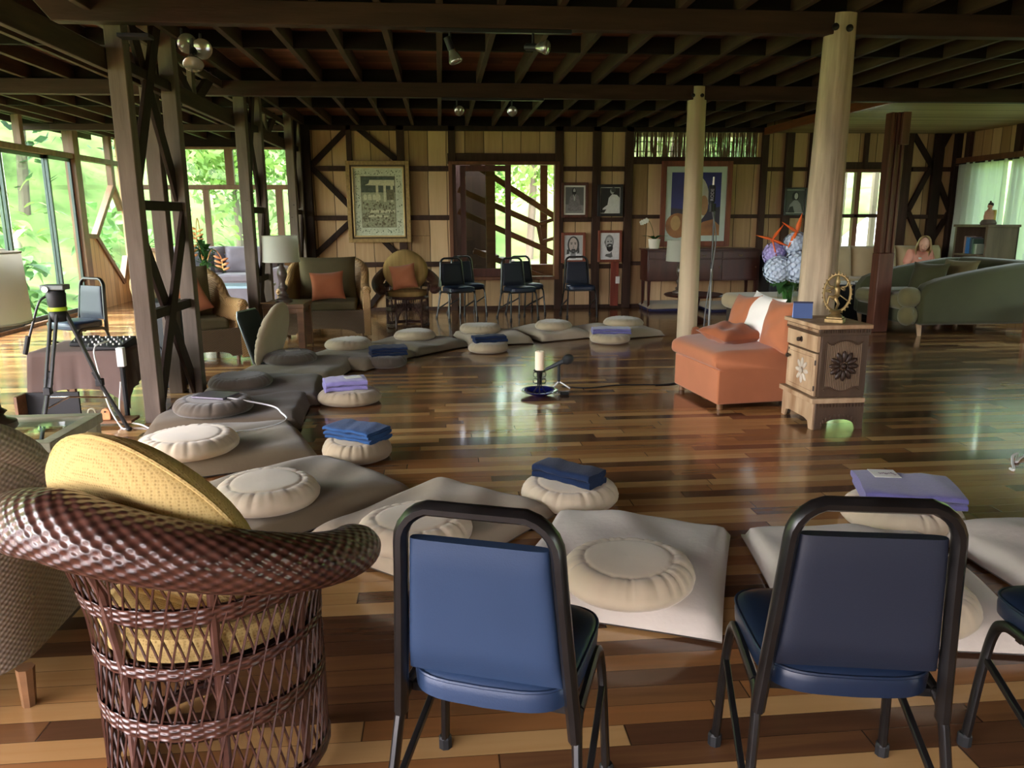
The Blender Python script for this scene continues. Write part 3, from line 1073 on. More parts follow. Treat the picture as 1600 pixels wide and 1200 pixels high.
def zafu(label, px, py, wpx, m, z0, th=.115, seed=0, group='round cushions of the ring', tilt=None, name='round_cushion'):
    p = G(px, py, z0 + th * .45)
    r = wpx / 2 / FPX * dist(p)
    rg = random.Random(seed)
    ph = [rg.uniform(0, 6) for _ in range(8)]
    mb = MB()
    prof = [(0, .955), (.2, .957), (.4, .955), (.58, .945), (.64, .925), (.665, .90), (.70, .93), (.77, .925), (.85, .86), (.92, .74), (.97, .58), (1, .42), (.985, .26), (.93, .12), (.82, .03), (.6, 0), (0, 0)]
    n = 140
    vs, fs = [], []
    for i, (q, z) in enumerate(prof):
        for k in range(n):
            a = TAU * k / n
            pl = 0.0
            if .65 < q <= 1.0 and z > .2:
                f = (a * 17 / TAU + .35 * math.sin(3 * a + ph[1]) + .2 * math.sin(7 * a + ph[2])) % 1.0
                g = (a * 29 / TAU + .3 * math.sin(4 * a + ph[0])) % 1.0
                pl = min(1, (q - .62) * 12) * (.45 + .55 * min(1, max(0, (z - .4) * 2))) * -(math.exp(-((f - .5) / .10) ** 2) * 1.5 + .7 * math.exp(-((g - .5) / .12) ** 2))
            rr = r * q * (1 + .012 * pl * (q > .6)) * (1 + .02 * math.sin(2 * a + ph[3]))
            vs.append((rr * math.cos(a), rr * math.sin(a), th * z + .0035 * pl + .006 * q * (z > .5) * math.sin(2 * a + ph[4])))
    m_ = len(prof)
    for i in range(m_ - 1):
        for k in range(n):
            k2 = (k + 1) % n
            fs.append((i * n + k2, i * n + k, (i + 1) * n + k, (i + 1) * n + k2))
    if tilt is not None:
        vs = [tilt @ Vector(v) for v in vs]
    mb.add(vs, fs)
    o = mb.build(name, m, loc=(p.x, p.y, z0), rz=rg.uniform(0, 6) if tilt is None else 0, smooth=True, angle=0)
    return tag(o, label, 'cushion', group), p, r


GZ = 'round cushions lying on the mats'
zafu('cream round cushion on the pale mat between the two nearest blue chairs', 981, 893, 208, M_zl, .092, .125, 1, GZ)
zafu('cream round cushion half hidden behind the right nearest blue chair seat back', 1420, 935, 205, M_zl, .092, .12, 2, GZ)
zafu('cream round cushion seen through the loop of the left nearest blue chair', 648, 825, 180, M_zl, .092, .12, 3, GZ)
zafu('cream round cushion just right of the mustard cushion top', 417, 768, 166, M_zl, .097, .12, 4, GZ)
zafu('cream round cushion below the one holding the grey tablet', 293, 692, 152, M_zl, .097, .12, 5, GZ)
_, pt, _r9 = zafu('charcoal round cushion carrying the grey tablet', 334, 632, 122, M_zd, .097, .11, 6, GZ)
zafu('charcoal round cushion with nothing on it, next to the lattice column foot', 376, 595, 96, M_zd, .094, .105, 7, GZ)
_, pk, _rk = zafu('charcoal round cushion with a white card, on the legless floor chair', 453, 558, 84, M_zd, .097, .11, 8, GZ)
zafu('tan round cushion in front of the right-hand rattan armchair', 544, 537, 74, M_zm, .09, .11, 9, GZ)
zafu('tan round cushion in front of the far dark wicker chair', 648, 523, 64, M_zm, .09, .11, 10, GZ)
zafu('tan round cushion in front of the first far pair of blue chairs', 750, 513, 63, M_zm, .092, .11, 11, GZ)
zafu('tan round cushion in front of the second far pair of blue chairs', 865, 508, 60, M_zm, .092, .11, 12, GZ)
zafu('tan round cushion behind the far purple blanket', 974, 503, 62, M_zm, .092, .11, 13, GZ)
GI = 'round cushions with folded blankets on the bare floor'
_, b6, _ = zafu('tan round cushion under the lilac blanket on the left', 546, 618, 98, M_zm, 0, .115, 14, GI)
_, b5, _ = zafu('taupe round cushion under the denim blue blanket', 558, 700, 108, M_zm, 0, .13, 15, GI)
_, b7, _ = zafu('cream round cushion under the long rolled navy blanket', 890, 768, 150, M_zl, 0, .12, 16, GI)
_, b8, _ = zafu('cream round cushion under the purple blanket with the note', 1408, 800, 178, M_zl, 0, .12, 17, GI)
_, b12, _ = zafu('grey round cushion under the small navy blanket on the left', 603, 563, 68, M_zd, 0, .12, 18, GI)
_, b15, _ = zafu('pinkish tan round cushion under the far navy blanket', 763, 542, 64, M_zm, 0, .11, 19, GI)
_, b18, _ = zafu('tan round cushion under the far purple blanket', 953, 528, 64, M_zm, 0, .11, 20, GI)


def blanket(label, c, z, w, d, th, m, rz, layers=3, group='folded blankets on the round cushions', rolled=False, seed=0):
    """folded blanket: layers joined by a rounded fold along one long side"""
    rg = random.Random(seed)
    t = thing('folded_blanket', label, 'blanket', (c.x, c.y, z), rz, group)
    lt = th / layers
    for i in range(layers):
        mb = MB()
        dx, dy = rg.uniform(-.008, .008), rg.uniform(-.008, .008)
        ww, dd = w * rg.uniform(.96, 1.0), d * rg.uniform(.95, 1.0)

        def fn(u, v, i=i, ww=ww, dd=dd, dx=dx, dy=dy):
            # closed loop around the short section (u), along the length (v)
            a = TAU * u
            cx, cz = math.cos(a), math.sin(a)
            e = .35
            y = (abs(cx) ** e) * (1 if cx > 0 else -1) * dd / 2
            zz = lt * (i + .5) + (abs(cz) ** .55) * (1 if cz > 0 else -1) * lt * .52
            x = (v - .5) * ww
            sag = .35 * th * max(0, abs(2 * v - 1) - .55) ** 2
            wob = .0025 * math.sin(9 * v + 3 * i + seed) + .002 * math.sin(23 * v + 5 * y / dd + i)
            return Vector((x + dx + .004 * math.sin(7 * y / dd + i), y + dy + .003 * math.sin(8 * v + i), zz - sag + wob))
        mb.grid(fn, 28, 16, close_u=True)
        k = len(mb.v)
        # end caps
        mb.f.append(tuple(range(27, -1, -1)))
        mb.f.append(tuple(range(k - 28, k)))
        mb.build('blanket_fold', m, t, smooth=True, angle=60)
    return t


bl6 = blanket('lilac folded blanket with a white card, on the tan cushion left of centre', b6 + V(-.03, .02, 0), .108, .33, .27, .085, M_lilac, R(14), 2, seed=1)
blanket('denim blue folded blanket on a taupe cushion on the left', b5 + V(-.0, .02, 0), .125, .36, .24, .075, M_blue, R(-34), 3, seed=2)
blanket('long navy folded blanket on the cream cushion in front of the pale mat', b7 + V(.0, .02, 0), .115, .37, .17, .075, M_navy, R(-44), 2, seed=3)
bl8 = blanket('big purple folded blanket with a handwritten note', b8 + V(.05, .04, 0), .118, .44, .36, .07, M_purple, R(-18), 2, seed=4)
blanket('small navy folded blanket on the grey cushion in front of a rattan armchair', b12 + V(.02, .03, 0), .11, .36, .26, .085, M_navy, R(12), 3, seed=5)
blanket('far navy folded blanket on a pinkish tan cushion', b15 + V(.02, .02, 0), .105, .37, .17, .075, M_navy, R(12), 2, seed=6)
blanket('far purple folded blanket on a tan cushion', b18 + V(.02, .04, 0), .105, .46, .26, .065, M_purple, R(-6), 2, seed=7)


def card(label, c, z, w, d, rz, tilt=0.0):
    t = thing('note_card', label, 'card', (c.x, c.y, z), rz, None)
    MB().box((0, 0, .001), (w, d, .0016)).build('card_sheet', M_paper, t)
    return t


card('small white card on the lilac blanket', b6 + V(.03, .03, 0), .196, .13, .10, R(20))
cd = card('white note with plum handwriting on the big purple blanket', b8 + V(.0, .17, 0), .191, .125, .12, R(-12))
# handwriting: a looping cursive line, upside down for the viewer
wr = []
for i in range(60):
    q = i / 59
    wr.append(Vector((.035 - .062 * q, .0 + .006 * math.sin(q * 34) + .003 * math.sin(q * 13), .0028)))
MB().tube(wr, .0009, 4).build('handwriting', M_ink, cd)
MB().tube(smoothpath([(.034, .012, .0028), (.041, -.004, .0028), (.046, -.022, .0028), (.051, -.018, .0028)], 4), .0011, 4).build('handwriting', M_ink, cd)
MB().tube(smoothpath([(.0, .002, .0028), (.004, -.012, .0028), (.009, -.018, .0028)], 4), .0009, 4).build('handwriting', M_ink, cd)
card('white card on the charcoal cushion of the legless floor chair', pk + V(.02, .05, 0), .206, .14, .09, R(15))

# tablet on the charcoal cushion and its white cable
tb = thing('tablet', 'grey tablet charging on the charcoal round cushion', 'tablet', (pt.x + .02, pt.y + .0, .205), R(-20))
MB().box((0, 0, .009), (.26, .2, .016)).build('tablet_body', mat('grey_tablet', (98, 92, 104), rough=.35, metal=.3), tb, bevel=.005, seg=3)
MB().box((.135, -.05, .009), (.022, .012, .008)).build('plug', M_cable, tb, bevel=.002)
cb = smoothpath([Vector((pt.x + .02, pt.y, .214)) + rotz(R(-20)) @ V(.145, -.05, 0), G(424, 634, .14), G(440, 645, .135), G(448, 654, .13), G(436, 662, .13), G(415, 668, .13), G(385, 673, .13),
                 G(350, 676, .13), G(318, 676, .13), G(292, 672, .07), G(278, 670, .012), G(255, 664, .012), G(238, 670, .012), G(222, 664, .012), V(-2.33, 5.62, .06), V(-2.335, 5.69, .3)], 7)
MB().tube(cb, .006, 6).build('charging_cable', M_cable, smooth=True)
tag(bpy.data.objects['charging_cable'], 'white cable looping over the charcoal mat from the grey tablet', 'cable')

# legless floor chair: padded back with a steel rim, leaning on the mat, with a round cushion against it
fc = thing('floor_chair', 'legless folding floor chair with a dark padded back on the olive mat', 'chair', (pk.x - .07, pk.y + .05, .095), R(-104))
cov = mat('dark_green_canvas', (40, 50, 48), rough=.85, var=.12)
MB().box((0, .0, .012), (.40, .40, .02)).build('seat', cov, fc, bevel=.008)
tl = rot('X', R(17))
MB().prism([(-.2, 0), (.2, 0), (.2, .46), (.17, .5), (-.17, .5), (-.2, .46)], -.014, .014, tl @ rot('X', R(90)), (0, -.2, .01)).build('backrest', cov, fc, bevel=.008)
MB().tube([tl @ Vector(p) + Vector((0, -.205, .01)) for p in [(-.205, 0, 0), (-.205, 0, .45), (-.17, 0, .505), (.17, 0, .505), (.205, 0, .45), (.205, 0, 0)]], .011, 8).build('back_frame', mat('brushed_rail', (128, 136, 136), rough=.35, metal=.7), fc, smooth=True)
q = rotz(R(-104)) @ rot('X', R(90 - 17))
p0 = Vector((pk.x - .08, pk.y + .04, .31)) + rotz(R(-104)) @ V(0, -.085, 0)
o, _, _ = zafu('upright tan round cushion leaning on the legless floor chair back', 425, 525, 74, M_zm, 0, .10, 31, 'round cushions of the ring', tilt=q @ Matrix.Diagonal((1.0, 1.25, 1.0)))
o.location = p0 + V(.03, .01, 0)

# ================================================================== candle and microphone in the middle of the ring
dp = G(843, 612, .03)
ds = thing('blue_dish', 'cobalt blue glazed dish on the floor in the middle of the ring', 'dish', (dp.x, dp.y, 0))
MB().lathe([(.055, 0), (.06, .004), (.11, .022), (.155, .042), (.158, .046), (.153, .047), (.1, .028), (.05, .012), (0, .011)], 40).build('dish_bowl', M_cobalt, ds, smooth=True)
ch = thing('candle_holder', 'black scrolled iron candle holder standing in the blue dish', 'candle holder', (dp.x, dp.y, .0115))
MB().lathe([(.048, .195), (.052, .2), (.048, .204), (.0, .204)], 20).build('drip_plate', M_iron, ch, smooth=True)
MB().lathe([(.026, .195), (.022, .16), (.013, .11), (.008, .08), (0, .08)], 16).build('cup', M_iron, ch, smooth=True)
for k in range(3):
    a = TAU * k / 3 + .4
    e = Vector((math.cos(a), math.sin(a), 0))
    pts = smoothpath([Vector((0, 0, .15)) + e * .015, Vector((0, 0, .11)) + e * .018, Vector((0, 0, .06)) + e * .02, Vector((0, 0, .005)) + e * .06], 6)
    MB().tube(pts, .005, 6).build('leg', M_iron, ch, smooth=True)
    for zc, rr in ((.105, .022), (.16, .022)):
        MB().tube([Vector((0, 0, zc)) + e * (.035 + rr * .2) + e * (rr * math.cos(R(t_))) + Vector((0, 0, rr * math.sin(R(t_)))) for t_ in range(-150, 151, 25)], .0035, 6).build('scroll', M_iron, ch, smooth=True)
cn = thing('candle', 'thick ivory pillar candle on the black iron holder', 'candle', (dp.x, dp.y, .216))
MB().lathe([(.036, 0), (.038, .01), (.038, .152), (.032, .158), (.012, .152), (0, .151)], 24).build('wax', M_wax, cn, smooth=True)
MB().tube([(0, 0, .15), (.001, 0, .168)], .0015, 5).build('wick', M_iron, cn)
mp_ = G(873, 607, 0)
ms = thing('microphone_stand', 'short desk microphone stand with white folding feet on the floor', 'stand', (mp_.x, mp_.y, 0))
MB().tube([(0, 0, .06), (0, 0, .2)], .013, 10).build('stem', M_blackm, ms, smooth=True)
MB().lathe([(.017, .2), (.018, .215), (.012, .222), (0, .222)], 10).build('clamp_knob', M_blackm, ms, smooth=True)
for a in (-20, 100, 220):
    MB().tube([(0, 0, .065), (.1 * math.cos(R(a)), .1 * math.sin(R(a)), .006)], .006, 6).build('leg', M_white, ms, smooth=True)
mc = thing('microphone', 'dark handheld microphone resting on the short stand by the candle', 'microphone', (mp_.x, mp_.y, .222))
d = V(.8, -.1, .38).normalized()
MB().tube([d * -.13, d * -.12, d * .03, d * .045], [.012, .014, .019, .02], 12).build('handle', mat('charcoal_mic_body', (52, 56, 60), rough=.4), mc, smooth=True)
MB().ell(d * .085, (.044, .044, .052), 16, 12, Vector((0, 0, 1)).rotation_difference(d).to_matrix()).build('grille', mat('mic_grille', (44, 46, 48), rough=.5, metal=.4, bump=.6, bscale=400), mc, smooth=True)
tag(MB().tube(smoothpath([G(878, 604, .006), G(920, 606, .006), G(960, 602, .006), G(1000, 601, .006), G(1045, 600, .006), G(1100, 588, .006)], 6), .006, 6).build('microphone_cable', M_blackm, smooth=True), 'thin black cable on the floor from the microphone to the chaise', 'cable')
bx = G(882, 617, 0)
tag(MB().box((bx.x, bx.y, .012), (.07, .05, .022)).build('receiver_box', M_blackm, bevel=.004), 'small flat black box on the floor right of the blue dish', 'box')

# ================================================================== blue banquet chairs


def banquet_chair(label, x, y, rz, back, seat, group):
    t = thing('banquet_chair', label, 'chair', (x, y, 0), rz, group)
    hw = .2
    # back loop of flat tube, raked a little
    rk = lambda z: -.175 - .105 * max(0, z - .36) ** 1.1
    loop = []
    for sx, z in ((-1, .355), (-1, .5), (-1, .62), (-1, .74)):
        loop.append(Vector((sx * (hw - .075 * (z - .36)), rk(z), z)))
    for a in range(180, -1, -15):
        cx = .085 * (1 if a < 90 else -1) if a != 90 else 0
        px_ = (hw - .075 * .42 - .085)
        sx = -1 if a > 90 else 1
        if a == 90:
            continue
        loop.append(Vector((sx * px_ + .085 * math.cos(R(a)), rk(.79 + .075 * math.sin(R(a))), .79 + .085 * math.sin(R(a)))))
    for sx, z in ((1, .74), (1, .62), (1, .5), (1, .355)):
        loop.append(Vector((sx * (hw - .075 * (z - .36)), rk(z), z)))
    MB().tube(loop, .0185, 8, sx=1.1, sy=.85, upv=(0, 1, .12)).build('back_frame', M_worn, t, smooth=True)
    # padded back panel, tapering upward
    pad = MB()

    def bp(u, v):
        a = TAU * u
        cx, cz = math.cos(a), math.sin(a)
        z = .475 + .325 * v
        k = min(1, 4.5 * v + .25) * (1 - max(0, v - .86) * 2.2)
        w = hw - .075 * (z - .36) - .018
        return Vector(((abs(cx) ** .22) * (1 if cx > 0 else -1) * w, rk(z) + .008 + (abs(cz) ** .6) * (1 if cz > 0 else -1) * .022 * max(.15, k), z))
    pad.grid(bp, 32, 16, close_u=True)
    pad.f.append(tuple(range(31, -1, -1)))
    pad.f.append(tuple(16 * 32 + i for i in range(32)))
    pad.build('backrest', back, t, smooth=True, angle=60)
    # seat cushion: wider in front, rounded corners
    def outline(k, n=48):
        ps = []
        for i in range(n):
            a = TAU * i / n
            cx, cy = math.cos(a), math.sin(a)
            x_ = (abs(cx) ** .42) * (1 if cx > 0 else -1)
            y_ = (abs(cy) ** .42) * (1 if cy > 0 else -1)
            w = .183 + .027 * (y_ + 1) / 2
            ps.append((x_ * w * k, .01 + y_ * .195 * k - (.012 * (1 - x_ * x_) if y_ < 0 else 0)))
        return ps
    st = MB()
    lay = [(.93, .405), (1.0, .412), (1.01, .44), (1.0, .458), (.985, .463), (.93, .472), (.8, .48), (.5, .486), (.2, .487)]
    vs, fs = [], []
    for k, z in lay:
        vs += [Vector((p[0], p[1], z)) for p in outline(k)]
    n = 48
    for i in range(len(lay) - 1):
        for j in range(n):
            j2 = (j + 1) % n
            fs.append((i * n + j, i * n + j2, (i + 1) * n + j2, (i + 1) * n + j))
    fs.append(tuple(range(n - 1, -1, -1)))
    fs.append(tuple((len(lay) - 1) * n + j for j in range(n)))
    st.add(vs, fs)
    so_ = st.build('seat', seat, t, smooth=True, angle=50)
    pipe = [Vector((p[0], p[1], .4605)) for p in outline(1.0)]
    MB().tube(pipe, .0042, 6, closed=True).build('piping', seat, so_, smooth=True)
    for sx in (-1, 1):
        rear = smoothpath([(sx * .232, -.25, 0), (sx * .215, -.205, .2), (sx * .203, -.17, .36), (sx * .2, -.13, .395)], 5)
        front = smoothpath([(sx * .2, -.13, .395), (sx * .203, .06, .405), (sx * .205, .115, .395), (sx * .208, .14, .36), (sx * .215, .155, .25), (sx * .226, .172, 0)], 5)
        a = MB().tube(rear, .0145, 8, sx=.8, sy=1.1, upv=(1, 0, 0)).build('leg', M_worn, t, smooth=True)
        b_ = MB().tube(front, .0145, 8, sx=.8, sy=1.1, upv=(1, 0, 0)).build('leg', M_worn, t, smooth=True)
        MB().lathe([(.019, 0), (.019, .03), (.015, .036)], 8, c=(sx * .232, -.25, 0)).build('foot_cap', M_blackm, a)
        MB().lathe([(.019, 0), (.019, .03), (.015, .036)], 8, c=(sx * .226, .172, 0)).build('foot_cap', M_blackm, b_)
        MB().bar((sx * .213, .15, .28), (sx * .22, -.215, .14), .016, .018).build('stretcher', M_worn, t, bevel=.003)
    MB().bar((-.2, .06, .39), (.2, .06, .39), .02, .02).build('seat_rail', M_worn, t)
    MB().bar((-.2, -.12, .39), (.2, -.12, .39), .02, .02).build('seat_rail', M_worn, t)
    return t


M_vb = mat('slate_blue_vinyl_back', (40, 58, 86), rough=.5, var=.10, scale=3, spec=.28, bump=.05, bscale=240)
M_vb2 = mat('navy_vinyl_back', (27, 33, 47), rough=.5, var=.10, scale=3, spec=.4, bump=.05, bscale=240)
GC1 = 'blue banquet chairs nearest the camera'
c1 = banquet_chair('blue vinyl banquet chair seen from behind, right of the dark wicker chair', .135, 1.665, R(-20), M_vb, M_vinyl, GC1)
c2 = banquet_chair('navy vinyl banquet chair seen from behind, in front of the big purple blanket', .925, 1.63, R(-11), M_vb2, M_vinyld, GC1)
dup(c2, (1.645, 1.585, 0), R(-4), 'blue banquet chair of which only the seat corner shows at the right edge')
GC2 = 'blue banquet chairs along the back wall'
for lab, px, py, dx, dy, rz in (('front blue banquet chair of the first far pair, left of the stair window', 716, 498, 0, 0, 205),
                                ('rear blue banquet chair of the first far pair, tucked behind its twin', 716, 498, .17, .5, 205),
                                ('front blue banquet chair of the second far pair, under the stair window', 811, 498, 0, 0, 203),
                                ('rear blue banquet chair of the second far pair, tucked behind its twin', 811, 498, .17, .5, 203),
                                ('lone far blue banquet chair below the two lower portraits', 905, 494, 0, 0, 184)):
    p = G(px, py, 0)
    dup(c2, (p.x + dx, p.y + dy, 0), R(rz), lab, GC2)
dup(c2, (-3.62, 7.95, 0), R(150), 'blue banquet chair behind the sound table on the left')
dup(c2, (-3.42, 5.62, 0), R(-40), 'blue banquet chair at the left edge, behind the linen lamp shade')
# ================================================================== wicker tub chairs
TH0 = 126
M_wickp = phase_weave('dark_wicker_strands', (40, 24, 21), (98, 62, 52))


def tub_z(th):
    s = 1 - abs(th) / TH0
    s = s * s * (3 - 2 * s) * .55 + s * .45
    return .60 + .215 * s


def tub_r(z):
    k = max(0, (z - .42) / .34)
    return .285 + .085 * k ** 1.7


def tub_chair(label, x, y, rz, cush, group, cr=1.0, za=.60, cz=.675, ct=26):
    def tub_z(th):
        s = 1 - abs(th) / TH0
        s = s * s * (3 - 2 * s) * .55 + s * .45
        return za + (.815 - za) * s

    t = thing('wicker_armchair', label, 'armchair', (x, y, 0), rz, group)
    pt_ = lambda th, r: Vector((math.sin(R(th)) * r * 1.0, -math.cos(R(th)) * r * .97, 0))
    # thick woven rim: back and both arms in one horseshoe roll
    n = 140
    vs, fs = [], []
    path = []
    for i in range(n + 1):
        th = -TH0 + 2 * TH0 * i / n
        path.append((th, pt_(th, .395) + Vector((0, 0, tub_z(th)))))
    rim = MB()

    def rf(u, v):
        i = min(n, int(round(v * n)))
        th, p = path[i]
        e = pt_(th, 1).normalized()
        a = TAU * u + PI
        end = min(1, (1 - abs(th) / TH0) * 9 + .0)
        k = math.sqrt(max(0, 1 - (1 - end) ** 2)) if end < 1 else 1
        k = max(k, .05)
        rr = (.078 + .012 * math.cos(R(th))) * k
        tip = 1 + .008 * math.sin(8 * a)
        return p + e * (rr * 1.0 * math.cos(a) * tip) + Vector((0, 0, rr * .86 * math.sin(a) * tip))
    rim.grid(rf, 32, n, close_u=True)
    ro = rim.build('woven_rim', M_wickp, t, smooth=True, angle=0)
    set_phase(ro, [(PI * 34 * (k % 32) / 31.0, PI * 96 * (k // 32) / n) for k in range(32 * (n + 1))])
    # criss-cross cane lattice
    lat = MB()
    fam = 58
    zb = .03
    for sgn in (1, -1):
        for k in range(fam):
            th0 = -180 + 360 * k / fam
            pts = []
            for j in range(13):
                f = j / 12
                z = zb + f * .78
                th = th0 + sgn * 46 * f * .9
                th = (th + 180) % 360 - 180
                zt = tub_z(th) - .03 if abs(th) < TH0 else .40
                if z > zt:
                    break
                if abs(th) > 143 and z < .30 - .0028 * (180 - abs(th)) ** 1.2:
                    pts = pts if len(pts) > 1 else []
                    continue
                r = tub_r(z) + .003 * sgn
                pts.append(pt_(th, r) + Vector((0, 0, z)))
            if len(pts) > 1:
                lat.tube(pts, .0032, 5)
    lat.build('cane_lattice', M_cane, t, smooth=True)
    # woven bands
    for z0, z1, full in ((.02, .055, 0), (.225, .285, 0), (.39, .43, 1), (.53, .59, 0)):
        b = MB()
        lim = 180 if full else (140 if z1 < .4 else 118)
        m = 160

        def bf(u, v, lim=lim, z0=z0, z1=z1):
            th = -lim + 2 * lim * u
            z = z0 + (z1 - z0) * abs(((2 * v) % 2) - 1)
            zz = min(z, tub_z(th) - .02) if abs(th) < TH0 else z
            off = (.006 if v < .5 else -.006) + .0014 * math.sin(u * lim * 1.1)
            return pt_(th, tub_r(z) + off) + Vector((0, 0, zz))
        b.grid(bf, m, 8)
        bo = b.build('woven_band', M_wickp, t, smooth=True, angle=0)
        set_phase(bo, [(PI * lim * .38 * (k % (m + 1)) / m, PI * 12 * (k // (m + 1)) / 8.0 * (z1 - z0) / .05) for k in range((m + 1) * 9)])
    # upright posts
    for th in (-142, -95, -48, 0, 48, 95, 142):
        zt = tub_z(th) if abs(th) < TH0 else .42
        MB().tube([pt_(th, tub_r(z) - .008) + Vector((0, 0, z)) for z in (0, .1, .25, .4, .42 + (zt - .42) * .5, zt)], .0125, 8).build('post', M_cane, t, smooth=True)
    fx = [pt_(-142, .28), pt_(142, .28)]
    ar = [fx[0] + (fx[1] - fx[0]) * (.5 - .5 * math.cos(R(a_))) + Vector((0, .004, .30 * math.sin(R(a_)))) for a_ in range(0, 181, 15)]
    MB().tube(ar, .011, 8).build('front_arch', M_cane, t, smooth=True)
    MB().tube([pt_(a_, .285) + Vector((0, 0, .022)) for a_ in range(-142, 143, 12)], .012, 8).build('base_hoop', M_cane, t, smooth=True)
    MB().lathe([(0, .395), (.272, .395), (.272, .415), (0, .415)], 40).build('seat_deck', M_cane, t)
    c_ = MB()
    c_.lathe([(0, .416), (.22, .416), (.258, .43), (.268, .46), (.258, .49), (.22, .505), (0, .512)], 40)
    c_.build('seat_cushion', cush, t, smooth=True)
    bc = MB()
    Mx = rot('X', R(90 + ct))
    prof = [(0, -.07), (.15, -.075), (.26, -.062), (.312, -.02), (.318, .0), (.312, .02), (.26, .062), (.15, .075), (0, .07)]
    bc.lathe([(a_ * cr, z_) for a_, z_ in prof], 48, c=(0, -.14, cz), M=Mx, wob=lambda a, z: 1 + .012 * math.sin(5 * a) - .16 * max(0, -math.sin(a)) ** 2)
    o = bc.build('back_cushion', cush, t, smooth=True, angle=0)
    # seam with small gathers around the edge
    MB().tube([Mx @ Vector((.318 * cr * math.cos(R(a_)) * (1 + .012 * math.sin(5 * R(a_)) - .16 * max(0, -math.sin(R(a_))) ** 2), .318 * cr * math.sin(R(a_)) * (1 + .012 * math.sin(5 * R(a_)) - .16 * max(0, -math.sin(R(a_))) ** 2), 0)) + Vector((0, -.14, cz)) for a_ in range(0, 360, 6)], .005, 6, closed=True).build('seam', cush, o, smooth=True)
    return t


def knit(name, rgb1, rgb2, k):
    m, nt, b = new_mat(name)
    tc = nd(nt, 'ShaderNodeTexCoord')
    vo = nd(nt, 'ShaderNodeTexVoronoi')
    vo.inputs['Scale'].default_value = k
    vo.inputs['Randomness'].default_value = .25
    nt.links.new(tc.outputs['Object'], vo.inputs['Vector'])
    rp = nd(nt, 'ShaderNodeValToRGB')
    rp.color_ramp.elements[0].color = srgb(*rgb2)
    rp.color_ramp.elements[1].color = srgb(*rgb1)
    rp.color_ramp.elements[0].position = .05
    rp.color_ramp.elements[1].position = .45
    nt.links.new(vo.outputs['Distance'], rp.inputs[0])
    inv = math_node(nt, 'SUBTRACT', 1, vo.outputs['Distance'])
    nt.links.new(rp.outputs[0], b.inputs['Base Color'])
    bp = nd(nt, 'ShaderNodeBump')
    bp.inputs['Strength'].default_value = .35
    bp.inputs['Distance'].default_value = .004
    nt.links.new(vo.outputs['Distance'], bp.inputs['Height'])
    nt.links.new(bp.outputs[0], b.inputs['Normal'])
    b.inputs['Roughness'].default_value = .9
    b.inputs['Specular IOR Level'].default_value = .1
    return m


M_mustk = knit('mustard_basket_weave', (198, 172, 114), (150, 124, 78), 130)
GW = 'dark wicker tub chairs'
tub_chair('large dark wicker tub chair in front with mustard cushions, seen from behind', -.635, 1.95, R(-30), M_mustk, GW, .975, .60, .70)
pw = G(637, 513)
wk2 = tub_chair('far dark wicker tub chair with orange pillow, against the plank wall', pw.x, pw.y + .18, R(187), mat('striped_mustard', (164, 134, 80), rough=.9, var=.15, scale=30, stretch=(1, .05, .05)), GW, .95, .50, .74, 18)


def throw_pillow(label, c, w, h, th, Mx, m, seed=0, group='rust orange throw pillows', name='throw_pillow', wr=.06):
    o = MB().pillow((0, 0, 0), w, h, th, Mx, n=18, wr=wr, seed=seed)
    zs = [p.z for p in o.v]
    lo = min(zs)
    o.v = [p - Vector((0, 0, lo)) for p in o.v]
    ob = o.build(name, m, loc=(c[0], c[1], c[2] + lo), smooth=True, angle=0)
    return tag(ob, label, 'pillow', group)


def face(rz, tilt, roll=0):
    """orientation of a pillow standing up: its face looks along -y turned by rz, leaning back by tilt"""
    return rotz(rz) @ rot('X', R(90) - tilt) @ rotz(roll)


throw_pillow('orange pillow propped in the far dark wicker chair', (pw.x - .04, pw.y + .16, .68), .35, .34, .13, face(R(4), R(16), R(8)), M_orange, 1)

# ================================================================== honey rattan armchairs


